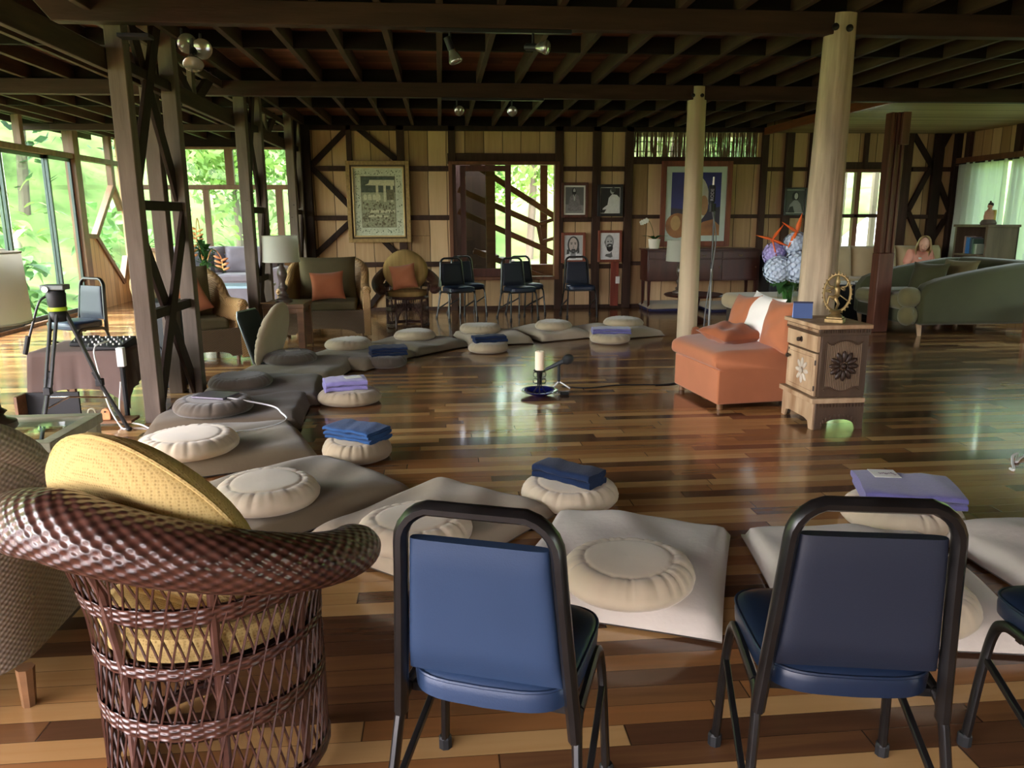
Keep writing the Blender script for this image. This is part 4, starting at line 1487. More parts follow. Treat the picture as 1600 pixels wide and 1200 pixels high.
def rattan_chair(label, x, y, rz, body, cush, group, s=1.0, back_cushion=True):
    t = thing('rattan_armchair', label, 'armchair', (x, y, 0), rz, group)
    W, D = .47 * s, .40 * s
    # plan path from front right round the back to front left
    def plan(q):
        """q 0..1 ; returns point on a rounded U and its outward direction"""
        r = .2 * s
        segs = [2 * D - r, r * PI / 2, 2 * W - 2 * r, r * PI / 2, 2 * D - r]
        L = sum(segs)
        d = q * L
        if d <= segs[0]:
            return Vector((W, D - d, 0)), Vector((1, 0, 0))
        d -= segs[0]
        if d <= segs[1]:
            a = d / r
            return Vector((W - r + r * math.cos(a), -D + r - r * math.sin(a), 0)), Vector((math.cos(a), -math.sin(a), 0))
        d -= segs[1]
        if d <= segs[2]:
            return Vector((W - r - d, -D, 0)), Vector((0, -1, 0))
        d -= segs[2]
        if d <= segs[3]:
            a = d / r
            return Vector((-W + r - r * math.sin(a), -D + r - r * math.cos(a), 0)), Vector((-math.sin(a), -math.cos(a), 0))
        d -= segs[3]
        return Vector((-W, -D + r + d, 0)), Vector((-1, 0, 0))

    plan0 = plan

    def plan(q):
        p, e = plan0(q)
        p.x *= 1 - .2 * max(0, .5 - p.y / (2 * D)) ** 1.5
        return p, e

    def ht(q):
        e = abs(q - .5) * 2          # 0 at the back, 1 at the front
        if e > .74:
            return .60
        k = (.72 - e) / .44
        k = min(1, max(0, k))
        return .60 + .31 * k * k * (3 - 2 * k)
    flare = lambda z: .07 * max(0, (z - .12) / .6) ** 1.3
    n = 90

    def shell(off, z0):
        def fn(u, v):
            p, e = plan(u)
            z = z0 + (ht(u) - .02 - z0) * v
            return p + e * (flare(z) - off) + Vector((0, 0, z))
        return fn
    b = MB()
    b.grid(shell(0, .10), n, 16)
    b.build('woven_side', body, t, smooth=True, angle=0)
    b = MB()
    b.grid(lambda u, v: shell(.075, .30)(1 - u, v), n, 10)
    b.build('woven_lining', body, t, smooth=True, angle=0)
    top = []
    for i in range(n + 1):
        p, e = plan(i / n)
        z = ht(i / n)
        top.append(p + e * (flare(z) - .035) + Vector((0, 0, z - .02)))
    rs = [.056] * len(top)
    top = [top[0] + Vector((0, .02, -.01))] + top + [top[-1] + Vector((0, .02, -.01))]
    rs = [.035] + rs + [.035]
    MB().tube(top, rs, 12, upv=(0, 0, 1)).build('rolled_arm_edge', body, t, smooth=True)
    # scalloped braid under the roll
    for sx in (-1, 1):
        MB().prism([(-.045, .02), (.045, .02), (.05, .5), (.03, .6), (-.03, .6), (-.05, .5)], -.012, .012, rot('X', R(90)), (sx * (W + .012), D + .005, 0)).build('arm_front', body, t, bevel=.012)
    ap = [(-W + .02, .34), (-W + .02, .05)]
    ap += [(-W + .1, .05)] + [(-(W - .13) * math.cos(R(a)), .05 + .07 * math.sin(R(a))) for a in range(0, 181, 15)] + [(W - .1, .05), (W - .02, .05), (W - .02, .34)]
    MB().prism(ap[::-1], -.015, .015, rot('X', R(90)), (0, D, 0)).build('woven_apron', M_apron, t)
    for sx in (-1, 1):
        for sy in (-1, 1):
            MB().tube([(sx * (W - .05), sy * (D - .05), 0), (sx * (W - .045), sy * (D - .045), .13)], [.02, .026], 8).build('leg', M_oak, t, smooth=True)
    sc = MB().box((0, .04, .385), (2 * W - .24, 2 * D - .14, .12))
    sc.build('seat_cushion', cush, t, bevel=.035, seg=4)
    if back_cushion:
        MB().pillow((0, -D + .235, .70), 2 * W - .27, .54, .17, face(PI, R(9)), n=16, pinch=.04, p=5, wr=.02).build('back_cushion', cush, t, smooth=True, angle=0)
    return t


M_apron = weave('shaded_rattan_apron', (84, 68, 52), (112, 92, 70), 210, 330)  # front apron weave darkened, its shade is put into the colour
GR = 'rattan armchairs with olive cushions'
rattan_chair('honey rattan armchair with orange pillow, right of the turned table lamp', -1.46, 10.05, R(183), M_ratt, M_olivec, GR, 1.06)
throw_pillow('orange pillow in the rattan armchair right of the turned lamp', (-1.42, 9.83, .63), .42, .36, .13, face(R(6), R(16), R(3)), M_rust, 2)
rattan_chair('honey rattan armchair facing right, framed by the two lattice columns', -2.66, 8.3, R(214), M_ratt, M_olivec, GR, .93)
throw_pillow('orange pillow tipped on a corner in the rattan armchair between the lattice columns', (-2.62, 8.22, .66), .40, .40, .13, face(R(30), R(16), R(20)), M_orange, 3)
rattan_chair('grey-brown rattan armchair at the left edge beside the big dark wicker chair', -1.74, 2.50, R(8), M_rattg, M_olivec, GR, .98)
throw_pillow('orange pillow tip peeking over the mustard back cushion', (-1.37, 2.72, .50), .34, .26, .12, face(R(190), R(14), R(10)), M_rust, 4)

# ================================================================== lamp tables and lamps


def drum_lamp(label, c, group='table lamps with drum shades'):
    t = thing('table_lamp', label, 'lamp', c, 0, group)
    MB().lathe([(.095, 0), (.1, .01), (.098, .03), (.06, .045), (.05, .06), (.066, .075), (.04, .095), (.034, .13), (.05, .15), (.052, .175), (.03, .2), (.028, .23), (.05, .28), (.058, .32), (.044, .375), (.024, .41), (.02, .43), (.032, .44), (.02, .455), (.012, .47), (0, .47)], 28).build('turned_base', M_turn, t, smooth=True, angle=60)
    MB().tube([(0, 0, .46), (0, 0, .72)], .006, 8).build('harp_rod', M_brass, t)
    s = MB()
    s.lathe([(.205, .455), (.195, .745)], 40)
    s.f = [f for f in s.f if len(f) == 4]
    s.build('drum_shade', M_shade, t, smooth=True)
    MB().tube([(.205 * math.cos(R(a)), .205 * math.sin(R(a)), .457) for a in range(0, 360, 9)], .004, 5, closed=True).build('shade_ring', M_shade, t, smooth=True)
    MB().tube([(.195 * math.cos(R(a)), .195 * math.sin(R(a)), .743) for a in range(0, 360, 9)], .004, 5, closed=True).build('shade_ring', M_shade, t, smooth=True)
    for a in (0, 120, 240):
        MB().tube([(0, 0, .715), (.194 * math.cos(R(a)), .194 * math.sin(R(a)), .74)], .0025, 5).build('spider', M_brass, t)
    return t


lt = thing('side_table', 'square brown wooden side table under the turned wood lamp', 'table', (-1.765, 9.02, 0))
MB().box((0, 0, .495), (.46, .56, .05)).build('table_top', M_oak, lt, bevel=.006)
MB().box((0, 0, .44), (.40, .50, .06)).build('apron', M_oak, lt, bevel=.004)
for sx in (-1, 1):
    for sy in (-1, 1):
        MB().box((sx * .185, sy * .235, .235), (.075, .075, .47)).build('leg', M_oak, lt, bevel=.005)
lamp1 = drum_lamp('turned dark wood table lamp with pale drum shade between two rattan armchairs', (-1.80, 9.0, .521))
tag(MB().box((-1.95, 8.86, .527), (.16, .11, .012), rotz(R(15))).build('notebook', mat('tan_notebook', (150, 120, 84)), bevel=.003), 'small tan notebook lying at the foot of the turned wood lamp', 'book')
gt = thing('side_table', 'glass-topped side table with pale rim at the left edge under a linen lamp', 'table', (-1.86, 3.37, 0))
fr_ = MB()
M_palew = wood('pale_grey_wood', (152, 150, 126), axis='x', rough=.3, var=.15, spec=.6)
fr_.lohi((-.32, .19, .53), (.28, .245, .575)).lohi((-.32, -.245, .53), (.28, -.19, .575)).lohi((.225, -.19, .53), (.28, .19, .575)).lohi((-.32, -.19, .53), (-.265, .19, .575))
fr_.build('rim', M_palew, gt, bevel=.004)
MB().lohi((-.27, -.195, .555), (.23, .195, .563)).build('glass_top', M_glass, gt)
for sx in (-.29, .25):
    for sy in (-.21, .21):
        MB().box((sx, sy, .265), (.045, .045, .53)).build('leg', M_palew, gt, bevel=.004)
lmp2 = dup(lamp1, (-1.93, 3.36, .576), 0, 'linen drum lamp cut by the left edge, on the glass-topped table')

# ================================================================== sound table, tripod and gear on the left
st_ = thing('sound_table', 'low table under a brown cloth carrying audio mixers, left of the lattice column', 'table', (-2.68, 6.08, 0))
M_cloth = mat('brown_tablecloth', (108, 92, 86), rough=.95, var=.08, scale=3, spec=.05)
MB().box((0, 0, .49), (.62, .52, .03)).build('table_top', M_oak, st_, bevel=.004)
for sx in (-1, 1):
    for sy in (-1, 1):
        MB().box((sx * .28, sy * .23, .24), (.04, .04, .47)).build('leg', M_oak, st_)
cl = MB()


def cloth(u, v):
    # draped square: v 0 centre .. 1 hem
    a = TAU * u
    c, s = math.cos(a), math.sin(a)
    k = 1 / max(abs(c), abs(s))
    if v < .5:
        q = v * 2
        return Vector((c * k * .325 * q, s * k * .275 * q, .508))
    q = (v - .5) * 2
    fl = 1 + .07 * q + .035 * q * math.sin(13 * a) + .02 * q * math.sin(29 * a)
    corner = (min(abs(c), abs(s)) / max(abs(c), abs(s))) ** 3
    return Vector((c * k * .33 * fl, s * k * .28 * fl, .505 - (.27 + .16 * corner) * q))


cl.grid(cloth, 96, 18, close_u=True)
cl.build('tablecloth', M_cloth, st_, smooth=True, angle=0)
sh = thing('crate_shelf', 'low wooden shelf unit on short feet under the sound table', 'shelf', (-2.62, 5.62, 0))
MB().box((0, 0, .035), (.78, .16, .02)).build('bottom_board', M_oak, sh, bevel=.003)
MB().box((-.2, .06, .14), (.38, .02, .19)).build('back_panel', M_blackm, sh)
MB().box((-.38, 0, .14), (.02, .15, .19)).build('side_board', M_oak, sh)
for sx in (-.3, .3):
    MB().tube([(sx, 0, 0), (sx, 0, .026)], .015, 8).build('foot', M_iron, sh)
for k, (dx, m) in enumerate(((.1, M_palew), (.2, M_bleach))):
    t = thing('wooden_arch_box', ('pale arched wooden frame on the low shelf under the sound table', 'orange-brown arched wooden box on the low shelf under the sound table')[k], 'box', (-2.62 + dx, 5.6, .046))
    pts = [(-.032, 0), (.032, 0), (.032, .05)] + [(.032 * math.cos(R(a)), .05 + .032 * math.sin(R(a))) for a in range(20, 161, 20)] + [(-.032, .05)]
    if k == 0:
        MB().tube([(p[0] * .8, 0, p[1] * .9 + .006) for p in pts], .006, 6, closed=True).build('arch', m, t)
        MB().box((0, 0, .025), (.05, .02, .008)).build('crossbar', m, t)
    else:
        MB().prism(pts, -.02, .02, rot('X', R(90))).build('arch', wood('orange_box_wood', (196, 132, 84), axis='z'), t, bevel=.003)
        MB().tube([(0, -.021, .06), (0, -.03, .06)], .006, 8).build('knob', M_iron, t)


def mixer(label, c, w, d, rz, rows, cols):
    t = thing('audio_mixer', label, 'mixer', c, rz, 'audio mixers on the brown cloth')
    MB().prism([(-d / 2, 0), (d / 2, 0), (d / 2, .06), (-d / 2, .025)], -w / 2, w / 2, Matrix(((0, 0, 1), (1, 0, 0), (0, 1, 0)))).build('mixer_body', M_blackm, t, bevel=.005)
    for i in range(rows):
        for j in range(cols):
            x = -w / 2 + w * (j + .7) / (cols + .4)
            y = -d / 2 + d * (i + .7) / (rows + .4)
            z = .025 + .035 * (y + d / 2) / d
            MB().lathe([(.007, 0), (.006, .014), (0, .014)], 8, c=(x, y, z - .001)).build('knob', M_white if (i + j) % 3 else M_chrome, t)
    return t


mixer('larger audio mixer with white knobs near the lattice column', (-2.50, 5.98, .512), .28, .30, R(0), 4, 6)
mixer('smaller dark audio unit at the middle of the brown cloth', (-2.74, 6.12, .512), .17, .16, R(4), 2, 4)
pwb = thing('power_block', 'white power box hanging at the right corner of the sound table', 'box', (-2.34, 5.76, .40))
MB().box((0, 0, .07), (.05, .05, .14)).build('power_case', M_cable, pwb, bevel=.004)
MB().tube([(0, 0, 0), (0, 0, -.395)], .018, 8).build('stand', M_blackm, pwb)
tag(MB().tube(smoothpath([(-2.47, 5.9, .57), (-2.50, 5.72, .55), (-2.47, 5.66, .4), (-2.4, 5.60, .15), (-2.30, 5.52, .01), (-2.24, 5.45, .008)], 7), .006, 6).build('audio_cable', M_cable, smooth=True), 'white cord hanging from the audio mixer down past the sound table', 'cable')
# speaker behind the lattice
spk = thing('floor_speaker', 'black floor loudspeaker seen through the nearest lattice column', 'speaker', (-2.46, 7.0, 0), R(-15))
MB().box((0, 0, .38), (.3, .3, .76)).build('cabinet', M_blackm, spk, bevel=.012)
MB().lathe([(.11, 0), (.1, .012), (.03, .02), (0, .012)], 24, c=(0, -.15, .28), M=rot('X', R(90))).build('woofer', mat('speaker_cone', (40, 42, 46), rough=.4), spk, smooth=True)
MB().lathe([(.05, 0), (.045, .01), (0, .006)], 20, c=(0, -.15, .56), M=rot('X', R(90))).build('tweeter', mat('speaker_dome', (70, 72, 76), rough=.35), spk, smooth=True)

# video tripod
tp = G(104, 672, 0)
TY = 5.32
tb_ = YP(100, 560, TY)
tr = thing('camera_tripod', 'black video tripod with a lime green ring, in front of the sound table', 'tripod', (tb_.x, TY, 0))
topz = YP(100, 490, TY).z
for a in (-100, 18, 150):
    e = Vector((math.cos(R(a)), math.sin(R(a)), 0))
    for s in (-1, 1):
        sd = Vector((-e.y, e.x, 0)) * .022 * s
        MB().tube([e * .045 + sd + Vector((0, 0, topz)), e * .20 + sd * .8 + Vector((0, 0, topz * .42))], .011, 8).build('leg_tube', M_black, tr, smooth=True)
    lg_ = MB().tube([e * .16 + Vector((0, 0, topz * .52)), e * .34 + Vector((0, 0, .012))], .013, 8).build('leg', M_black, tr, smooth=True)
    MB().ell(e * .34 + Vector((0, 0, .014)), (.022, .022, .014)).build('foot', M_blackm, lg_, smooth=True)
    MB().box(e * .195 + Vector((0, 0, topz * .43)), (.045, .045, .05)).build('leg_clamp', M_blackm, tr, bevel=.005)
    MB().tube([Vector((0, 0, topz * .33)), e * .235 + Vector((0, 0, topz * .30))], .007, 6).build('spreader', M_chrome, tr)
MB().lathe([(.05, -.05), (.06, -.02), (.06, .0), (.045, .02), (0, .02)], 20, c=(0, 0, topz)).build('crown', M_blackm, tr, smooth=True)
MB().lathe([(.056, .02), (.058, .03), (.056, .045), (0, .045)], 24, c=(0, 0, topz)).build('lime_ring', mat('lime_ring', (170, 200, 40), rough=.4), tr, smooth=True)
MB().lathe([(.05, .045), (.056, .07), (.06, .13), (.05, .155), (0, .155)], 20, c=(0, 0, topz)).build('fluid_head', M_blackm, tr, smooth=True)
MB().box((0, .0, topz + .175), (.15, .10, .035)).build('camera_plate', mat('grey_plate', (104, 112, 112), rough=.4, metal=.3), tr, bevel=.006)
MB().lathe([(.022, 0), (.02, .012), (0, .012)], 16, c=(-.035, -.052, topz + .165), M=rot('X', R(90))).build('lock_dial', M_chrome, tr, smooth=True)
hp = [Vector((-.05, 0, topz + .12)), Vector((-.10, -.02, topz + .08)), Vector((-.16, -.03, topz - .08)), Vector((-.20, -.04, topz - .2))]
h_ = MB().tube(smoothpath(hp, 5), .008, 8).build('pan_handle', M_black, tr, smooth=True)
MB().tube([hp[3] + Vector((.012, .003, .06)), hp[3] + Vector((-.02, -.005, -.06))], .016, 8).build('handle_grip', M_blackm, h_, smooth=True)

# ================================================================== left wing: sofa, table with heliconias
sx_ = YP(352, 430, 13.6)
ls = thing('sofa', 'grey-purple sofa under the far left garden windows', 'sofa', (sx_.x - .15, 13.95, 0))
M_mauve = mat('mauve_grey_fabric', (122, 114, 124), rough=.9, var=.08, sheen=.2)
MB().box((0, 0, .21), (2.0, .85, .38)).build('base', M_mauve, ls, bevel=.03)
for s in (-1, 1):
    MB().box((s * 1.0, 0, .32), (.2, .88, .62)).build('arm', M_mauve, ls, bevel=.06, seg=4)
    MB().box((s * .46, -.05, .46), (.9, .75, .14)).build('seat_cushion', M_mauve, ls, bevel=.04, seg=3)
    MB().pillow((s * .46, .26, .74), .92, .5, .24, face(0, R(12)), pinch=.03, p=6, wr=.05, seed=s + 3).build('back_cushion', M_mauve, ls, smooth=True, angle=0)
MB().box((0, .40, .5), (2.0, .14, .68)).build('back', M_mauve, ls, bevel=.04)
throw_pillow('dark round-edged pillow on the grey-purple sofa', (sx_.x - .42, 13.72, .70), .48, .42, .14, face(R(5), R(14)), mat('dark_slate_pillow', (66, 66, 72), rough=.9), 5, group='pillows on the far left sofa')
ctb = G(382, 446, .45)
ct = thing('coffee_table', 'low coffee table with a pale blue top in front of the far left sofa', 'table', (ctb.x - .1, 12.3, 0))
MB().box((0, 0, .44), (1.0, .6, .04)).build('table_top', mat('pale_blue_top', (150, 178, 196), rough=.25, spec=.6), ct, bevel=.006)
for sx in (-.44, .44):
    for sy in (-.24, .24):
        MB().box((sx, sy, .21), (.06, .06, .42)).build('leg', M_oak, ct)


def leaf_blade(mb, p0, d, L, w, droop=.4, n=6, up=Vector((0, 0, 1))):
    """one arching leaf"""
    d = Vector(d).normalized()
    sd = d.cross(up)
    if sd.length < .05:
        sd = Vector((1, 0, 0))
    sd.normalize()
    L_, R_ = [], []
    for i in range(n + 1):
        f = i / n
        c = Vector(p0) + d * (L * f) - up * (droop * L * f * f)
        ww = w * math.sin(PI * min(.98, f * .92 + .06)) ** .8
        L_.append(c - sd * ww / 2 + up * .12 * ww)
        R_.append(c + sd * ww / 2 + up * .12 * ww)
    k = len(mb.v)
    vs = []
    for a, b in zip(L_, R_):
        m_ = (a + b) / 2 - up * .1 * w * .5
        vs += [a, m_, b]
    fs = []
    for i in range(n):
        o = i * 3
        fs += [(o, o + 1, o + 4, o + 3), (o + 1, o + 2, o + 5, o + 4)]
    mb.add(vs, fs)


hl = YP(322, 440, 12.2)
hv = thing('heliconia_arrangement', 'tall vase of green leaves with hanging pink heliconias by the far left sofa', 'plant', (hl.x, 12.2, .461))
MB().lathe([(.07, 0), (.09, .05), (.1, .15), (.08, .25), (.085, .27), (.07, .26), (0, .25)], 20).build('vase', M_ceramic, hv, smooth=True)
fo = MB()
for i in range(70):
    a, e = rnd(0, TAU), rnd(.2, 1.3)
    leaf_blade(fo, (rnd(-.05, .05), rnd(-.05, .05), .25 + rnd(0, .35)), (math.cos(a) * math.cos(e), math.sin(a) * math.cos(e), math.sin(e)), rnd(.2, .45), rnd(.04, .08), .5)
fo.build('foliage', M_plant, hv)
M_hel = mat('heliconia_bract', (214, 120, 90), rough=.5, var=.2, alt=(236, 190, 120))
for k, (dx, dy, dz) in enumerate(((-.15, -.1, .62), (.28, -.12, .42), (-.05, -.1, .85))):
    hm = MB()
    sk = smoothpath([(0, 0, .25), (dx * .5, dy * .5, dz + .12), (dx, dy, dz + .02), (dx * 1.1, dy * 1.1, dz - .2)], 5)
    hm.tube(sk, .008, 6)
    for j in range(6):
        p = Vector((dx * (1 + .015 * j), dy * (1 + .015 * j), dz - .035 * j))
        s = 1 if j % 2 else -1
        hm.ell(p + Vector((s * .05, 0, .01)), (.06, .018, .02), 8, 6, rot('Y', R(-20 * s)))
    hm.build('heliconia_flower', M_hel, hv, smooth=True)
# ================================================================== rust-orange seat, its pillows, end table and flowers
oc = thing('low_chaise', 'rust-orange slipcovered low seat facing the ring, left of the carved cabinet', 'sofa', (2.36, 5.98, 0), R(6))
OW, OD = .68, .84                        # along x (front at -x), along y


def puff(u, v):
    """seat cushion with a rolled front"""
    a = TAU * u
    c, s = math.cos(a), math.sin(a)
    y = (v - .5) * OD
    e = .5
    x = (abs(c) ** e) * (1 if c > 0 else -1) * (OW / 2 + .035)
    z = .385 + (abs(s) ** .55) * (1 if s > 0 else -1) * .085
    z += .012 * math.sin(5 * x + 3 * y) * (s > 0) + .010 * math.cos(PI * y / OD) * (s > 0)
    k = max(0, abs(2 * v - 1) - .9) / .1
    return Vector((x * (1 - .04 * k * k), y, z - (.03 * k * k if s > 0 else 0)))


b = MB()
b.grid(puff, 40, 30, close_u=True)
b.f.append(tuple(range(39, -1, -1)))
b.f.append(tuple(30 * 40 + i for i in range(40)))
b.build('seat_cushion', M_orange, oc, smooth=True, angle=60)
MB().box((.0, 0, .18), (OW - .02, OD - .02, .27)).build('base', M_orange, oc, bevel=.012)
MB().box((OW / 2 - .02, 0, .46), (.12, OD - .04, .22)).build('back_rail', M_orange, oc, bevel=.03)
for sx in (-1, 1):
    for sy in (-1, 1):
        MB().tube([(sx * (OW / 2 - .06), sy * (OD / 2 - .06), 0), (sx * (OW / 2 - .06), sy * (OD / 2 - .06), .05)], .025, 10).build('leg', M_oak, oc, smooth=True)
fw = lambda roll=0, tilt=18: rotz(R(-84)) @ rot('X', R(90 - tilt)) @ rotz(R(roll))
throw_pillow('rust orange pillow farthest from the carved cabinet on the low seat', (2.54, 6.27, .62), .40, .40, .15, fw(4), M_orange, 11)
throw_pillow('white pillow between two rust orange ones on the low seat', (2.58, 6.02, .63), .50, .44, .13, fw(-3, 22), M_white, 12, name='throw_pillow')
throw_pillow('rust orange pillow nearest the carved cabinet, dented at the top', (2.60, 5.70, .62), .40, .42, .16, fw(3, 14), M_orange, 13, wr=.1)
throw_pillow('crumpled rust pillow lying flat on the low seat', (2.32, 5.95, .53), .44, .36, .15, rotz(R(20)) @ rot('X', R(8)), M_rust, 14, wr=.16)

et = thing('end_table', 'small reddish brown end table holding the flower vase behind the low seat', 'table', (2.97, 6.18, 0))
MB().box((0, 0, .655), (.42, .5, .03)).build('table_top', M_mahog, et, bevel=.005)
for sx in (-1, 1):
    for sy in (-1, 1):
        MB().box((sx * .17, sy * .2, .32), (.04, .04, .64)).build('leg', M_mahog, et)
vx, vy, vz = 2.835, 6.1, .671
fv = thing('flower_vase', 'glass vase of pale blue hydrangeas and orange heliconias by the tree-trunk post', 'flowers', (vx, vy, vz))
s = MB().lathe([(.07, .004), (.075, .01), (.078, .12), (.085, .23)], 28)
s.f = [f for f in s.f if len(f) == 4]
s.build('glass_vase', M_glass, fv, smooth=True)
st = MB()
for i in range(34):
    a = rnd(0, TAU)
    r0, r1 = rnd(.01, .055), rnd(.02, .075)
    st.tube([(r0 * math.cos(a + 2), r0 * math.sin(a + 2), .01), (r1 * math.cos(a), r1 * math.sin(a), .26), (2.2 * r1 * math.cos(a), 2.2 * r1 * math.sin(a), .36)], .0055, 6)
st.build('stems', mat('flower_stems', (62, 108, 44), rough=.5), fv, smooth=True)
lf = MB()
for i in range(16):
    a = rnd(0, TAU)
    leaf_blade(lf, (.05 * math.cos(a), .05 * math.sin(a), rnd(.22, .34)), (math.cos(a), math.sin(a), rnd(-.1, .6)), rnd(.14, .2), rnd(.07, .1), .5)
lf.build('leaves', M_plant, fv, smooth=True)
M_hyd = mat('pale_blue_petals', (184, 202, 222), rough=.75, var=.14, scale=18, spec=.15)
M_hydl = mat('lilac_petals', (166, 160, 214), rough=.75, var=.14, scale=18, spec=.15)


def hydrangea(c, r, m):
    mb = MB()
    rg = random.Random(int(c[0] * 1000))
    n = 130
    for i in range(n):
        z = 1 - 2 * (i + .5) / n
        a = i * 2.39996
        d = Vector((math.sqrt(1 - z * z) * math.cos(a), math.sqrt(1 - z * z) * math.sin(a), z))
        p = Vector(c) + d * r * rg.uniform(.9, 1.03)
        t1 = d.cross(Vector((rg.uniform(-1, 1), rg.uniform(-1, 1), rg.uniform(-1, 1)))).normalized()
        t2 = d.cross(t1)
        s_ = r * .17
        for k in range(4):
            q1 = t1 * math.cos(TAU * k / 4) + t2 * math.sin(TAU * k / 4)
            q2 = t1 * math.cos(TAU * (k + .5) / 4) + t2 * math.sin(TAU * (k + .5) / 4)
            q3 = t1 * math.cos(TAU * (k - .5) / 4) + t2 * math.sin(TAU * (k - .5) / 4)
            mb.add([p, p + q3 * s_ * .7 + d * s_ * .12, p + q1 * s_ * 1.15 + d * s_ * .2, p + q2 * s_ * .7 + d * s_ * .12], [(0, 1, 2, 3)])
    mb.ell(c, (r * .88, r * .88, r * .88), 14, 10)
    mb.build('hydrangea_head', m, fv)


hydrangea((-.12, -.06, .36), .115, M_hyd)
hydrangea((.03, -.1, .385), .13, M_hyd)
hydrangea((-.10, .08, .48), .095, M_hydl)
hydrangea((.05, .02, .56), .10, M_hyd)
hydrangea((.16, .06, .50), .085, M_hydl)
M_hor = mat('orange_bract', (222, 84, 34), rough=.45, var=.2, alt=(236, 120, 50))
for k, (p, dirs) in enumerate((((-.16, 0, .60), ((-1, 0, .25), (.5, -.1, .75), (.8, -.2, -.35))), ((.03, -.02, .66), ((-.9, 0, .55), (.25, 0, 1), (-.3, -.1, -.5))), ((.13, -.06, .55), ((.8, 0, .5), (-.7, -.2, -.6), (.3, 0, 1))))):
    mb = MB()
    mb.tube([(p[0] * .3, p[1] * .3, .25), (p[0] * .8, p[1] * .8, p[2] - .1), p], .006, 6)
    for d in dirs:
        d = Vector(d).normalized()
        mb.tube([Vector(p) - d * .02, Vector(p) + d * .05, Vector(p) + d * .15], [.008, .022, .002], 8, sx=.6)
    mb.build('heliconia_flower', M_hor, fv, smooth=True)

# ================================================================== carved cabinet
cab = thing('carved_cabinet', 'small carved wooden cabinet with bleached drawer front and dark ribbed side', 'cabinet', (2.725, 5.18, 0), R(-90))
CW, CD = .48, .35                        # local x (towards the camera), local y (front at -y)
fx, fy = CW / 2, -CD / 2
b = MB()
b.lohi((-fx + .01, -CD / 2 + .012, .225), (fx - .01, CD / 2, .685))
b.build('body', M_carve, cab, bevel=.003)
# plinth with shaped feet
MB().prism([(-fx, 0), (-fx + .05, 0), (-fx + .07, .05), (-fx + .12, .062), (fx - .12, .062), (fx - .07, .05), (fx - .05, 0), (fx, 0), (fx, .19), (-fx, .19)], -.01, .01, rot('X', R(90)), (0, fy - .005, 0)).build('plinth_front', M_bleach, cab, bevel=.003)
sp2 = [(-CD / 2, 0), (-CD / 2 + .05, 0)] + [(-(CD / 2 - .055) * math.cos(R(a)), .07 * math.sin(R(a)) ** .7 + .004) for a in range(10, 171, 16)] + [(CD / 2 - .05, 0), (CD / 2, 0), (CD / 2, .19), (-CD / 2, .19)]
MB().prism(sp2, -.01, .01, Matrix(((0, 0, 1), (1, 0, 0), (0, 1, 0))), (fx, 0, 0)).build('plinth_side', M_carve, cab, bevel=.003)
MB().prism(sp2, -.01, .01, Matrix(((0, 0, 1), (1, 0, 0), (0, 1, 0))), (-fx, 0, 0)).build('plinth_side', M_carve, cab, bevel=.003)
MB().lohi((-fx - .025, fy - .035, .19), (fx + .02, CD / 2, .225)).build('plinth_ledge', M_bleach, cab, bevel=.005)
for i in range(15):
    y = -CD / 2 + .02 + i * (CD - .03) / 14
    MB().box((fx + .012, y, .175), (.012, .010, .022)).build('dentil', M_carve, cab)
for i in range(11):
    a = R(14 + i * 15.2)
    MB().ell((fx + .012, -(CD / 2 - .045) * math.cos(a), .085 * math.sin(a) ** .7 + .012), (.007, .008, .016), 8, 6).build('bead', M_carve, cab, smooth=True)
# door, drawer
dr = MB().lohi((-fx + .03, fy - .012, .235), (fx - .02, fy + .01, .53)).build('door', M_bleach, cab, bevel=.003)
MB().tube([(-fx + .06, fy - .013, .265), (fx - .05, fy - .013, .265), (fx - .05, fy - .013, .50), (-fx + .06, fy - .013, .50)], .004, 6, closed=True).build('panel_moulding', M_bleach, dr)
dw_ = MB().lohi((-fx + .015, fy - .016, .545), (fx - .008, fy + .01, .655)).build('drawer', M_bleach, cab, bevel=.004)
M_knob = mat('dark_knob', (50, 40, 34), rough=.35, spec=.6)


def knob(par, x, z, r=.017):
    m_ = MB().lathe([(.006, 0), (.006, .012), (r, .02), (r * .8, .034), (0, .038)], 12, c=(x, fy - .014, z), M=rot('X', R(90)))
    m_.build('knob', M_knob, par, smooth=True)


knob(dw_, -.0, .603)
for a in range(4):
    pass
MB().lathe([(.022, 0), (.02, .004), (0, .005)], 8, c=(0, fy - .0155, .603), M=rot('X', R(90))).build('knob_plate', M_knob, dw_)
knob(dr, -.155, .462)
MB().box((-.185, fy - .014, .50), (.01, .006, .03)).build('hinge', M_knob, dr)
for z in (.29, .47):
    MB().box((fx - .022, fy - .012, z), (.008, .008, .035)).build('hinge', M_knob, dr)


def flower(par, c, nrm_M, r, n, m, name, dep=.012):
    mb = MB()
    for k in range(n):
        a = TAU * k / n
        e = Vector((math.cos(a), math.sin(a), 0))
        Mx_ = nrm_M @ rotz(a)
        mb.ell(Vector(c) + nrm_M @ (e * r * .62), (r * .37, r * .17, dep), 12, 8, Mx_)
    mb.ell(c, (r * .2, r * .2, dep * 1.3), 12, 8, nrm_M)
    mb.build(name, m, par, smooth=True)
    for rr in (.21,):
        MB().tube([Vector(c) + nrm_M @ Vector((r * rr * math.cos(R(q)), r * rr * math.sin(R(q)), dep)) for q in range(0, 360, 30)], .003, 6, closed=True).build('flower_centre', m, par, smooth=True)


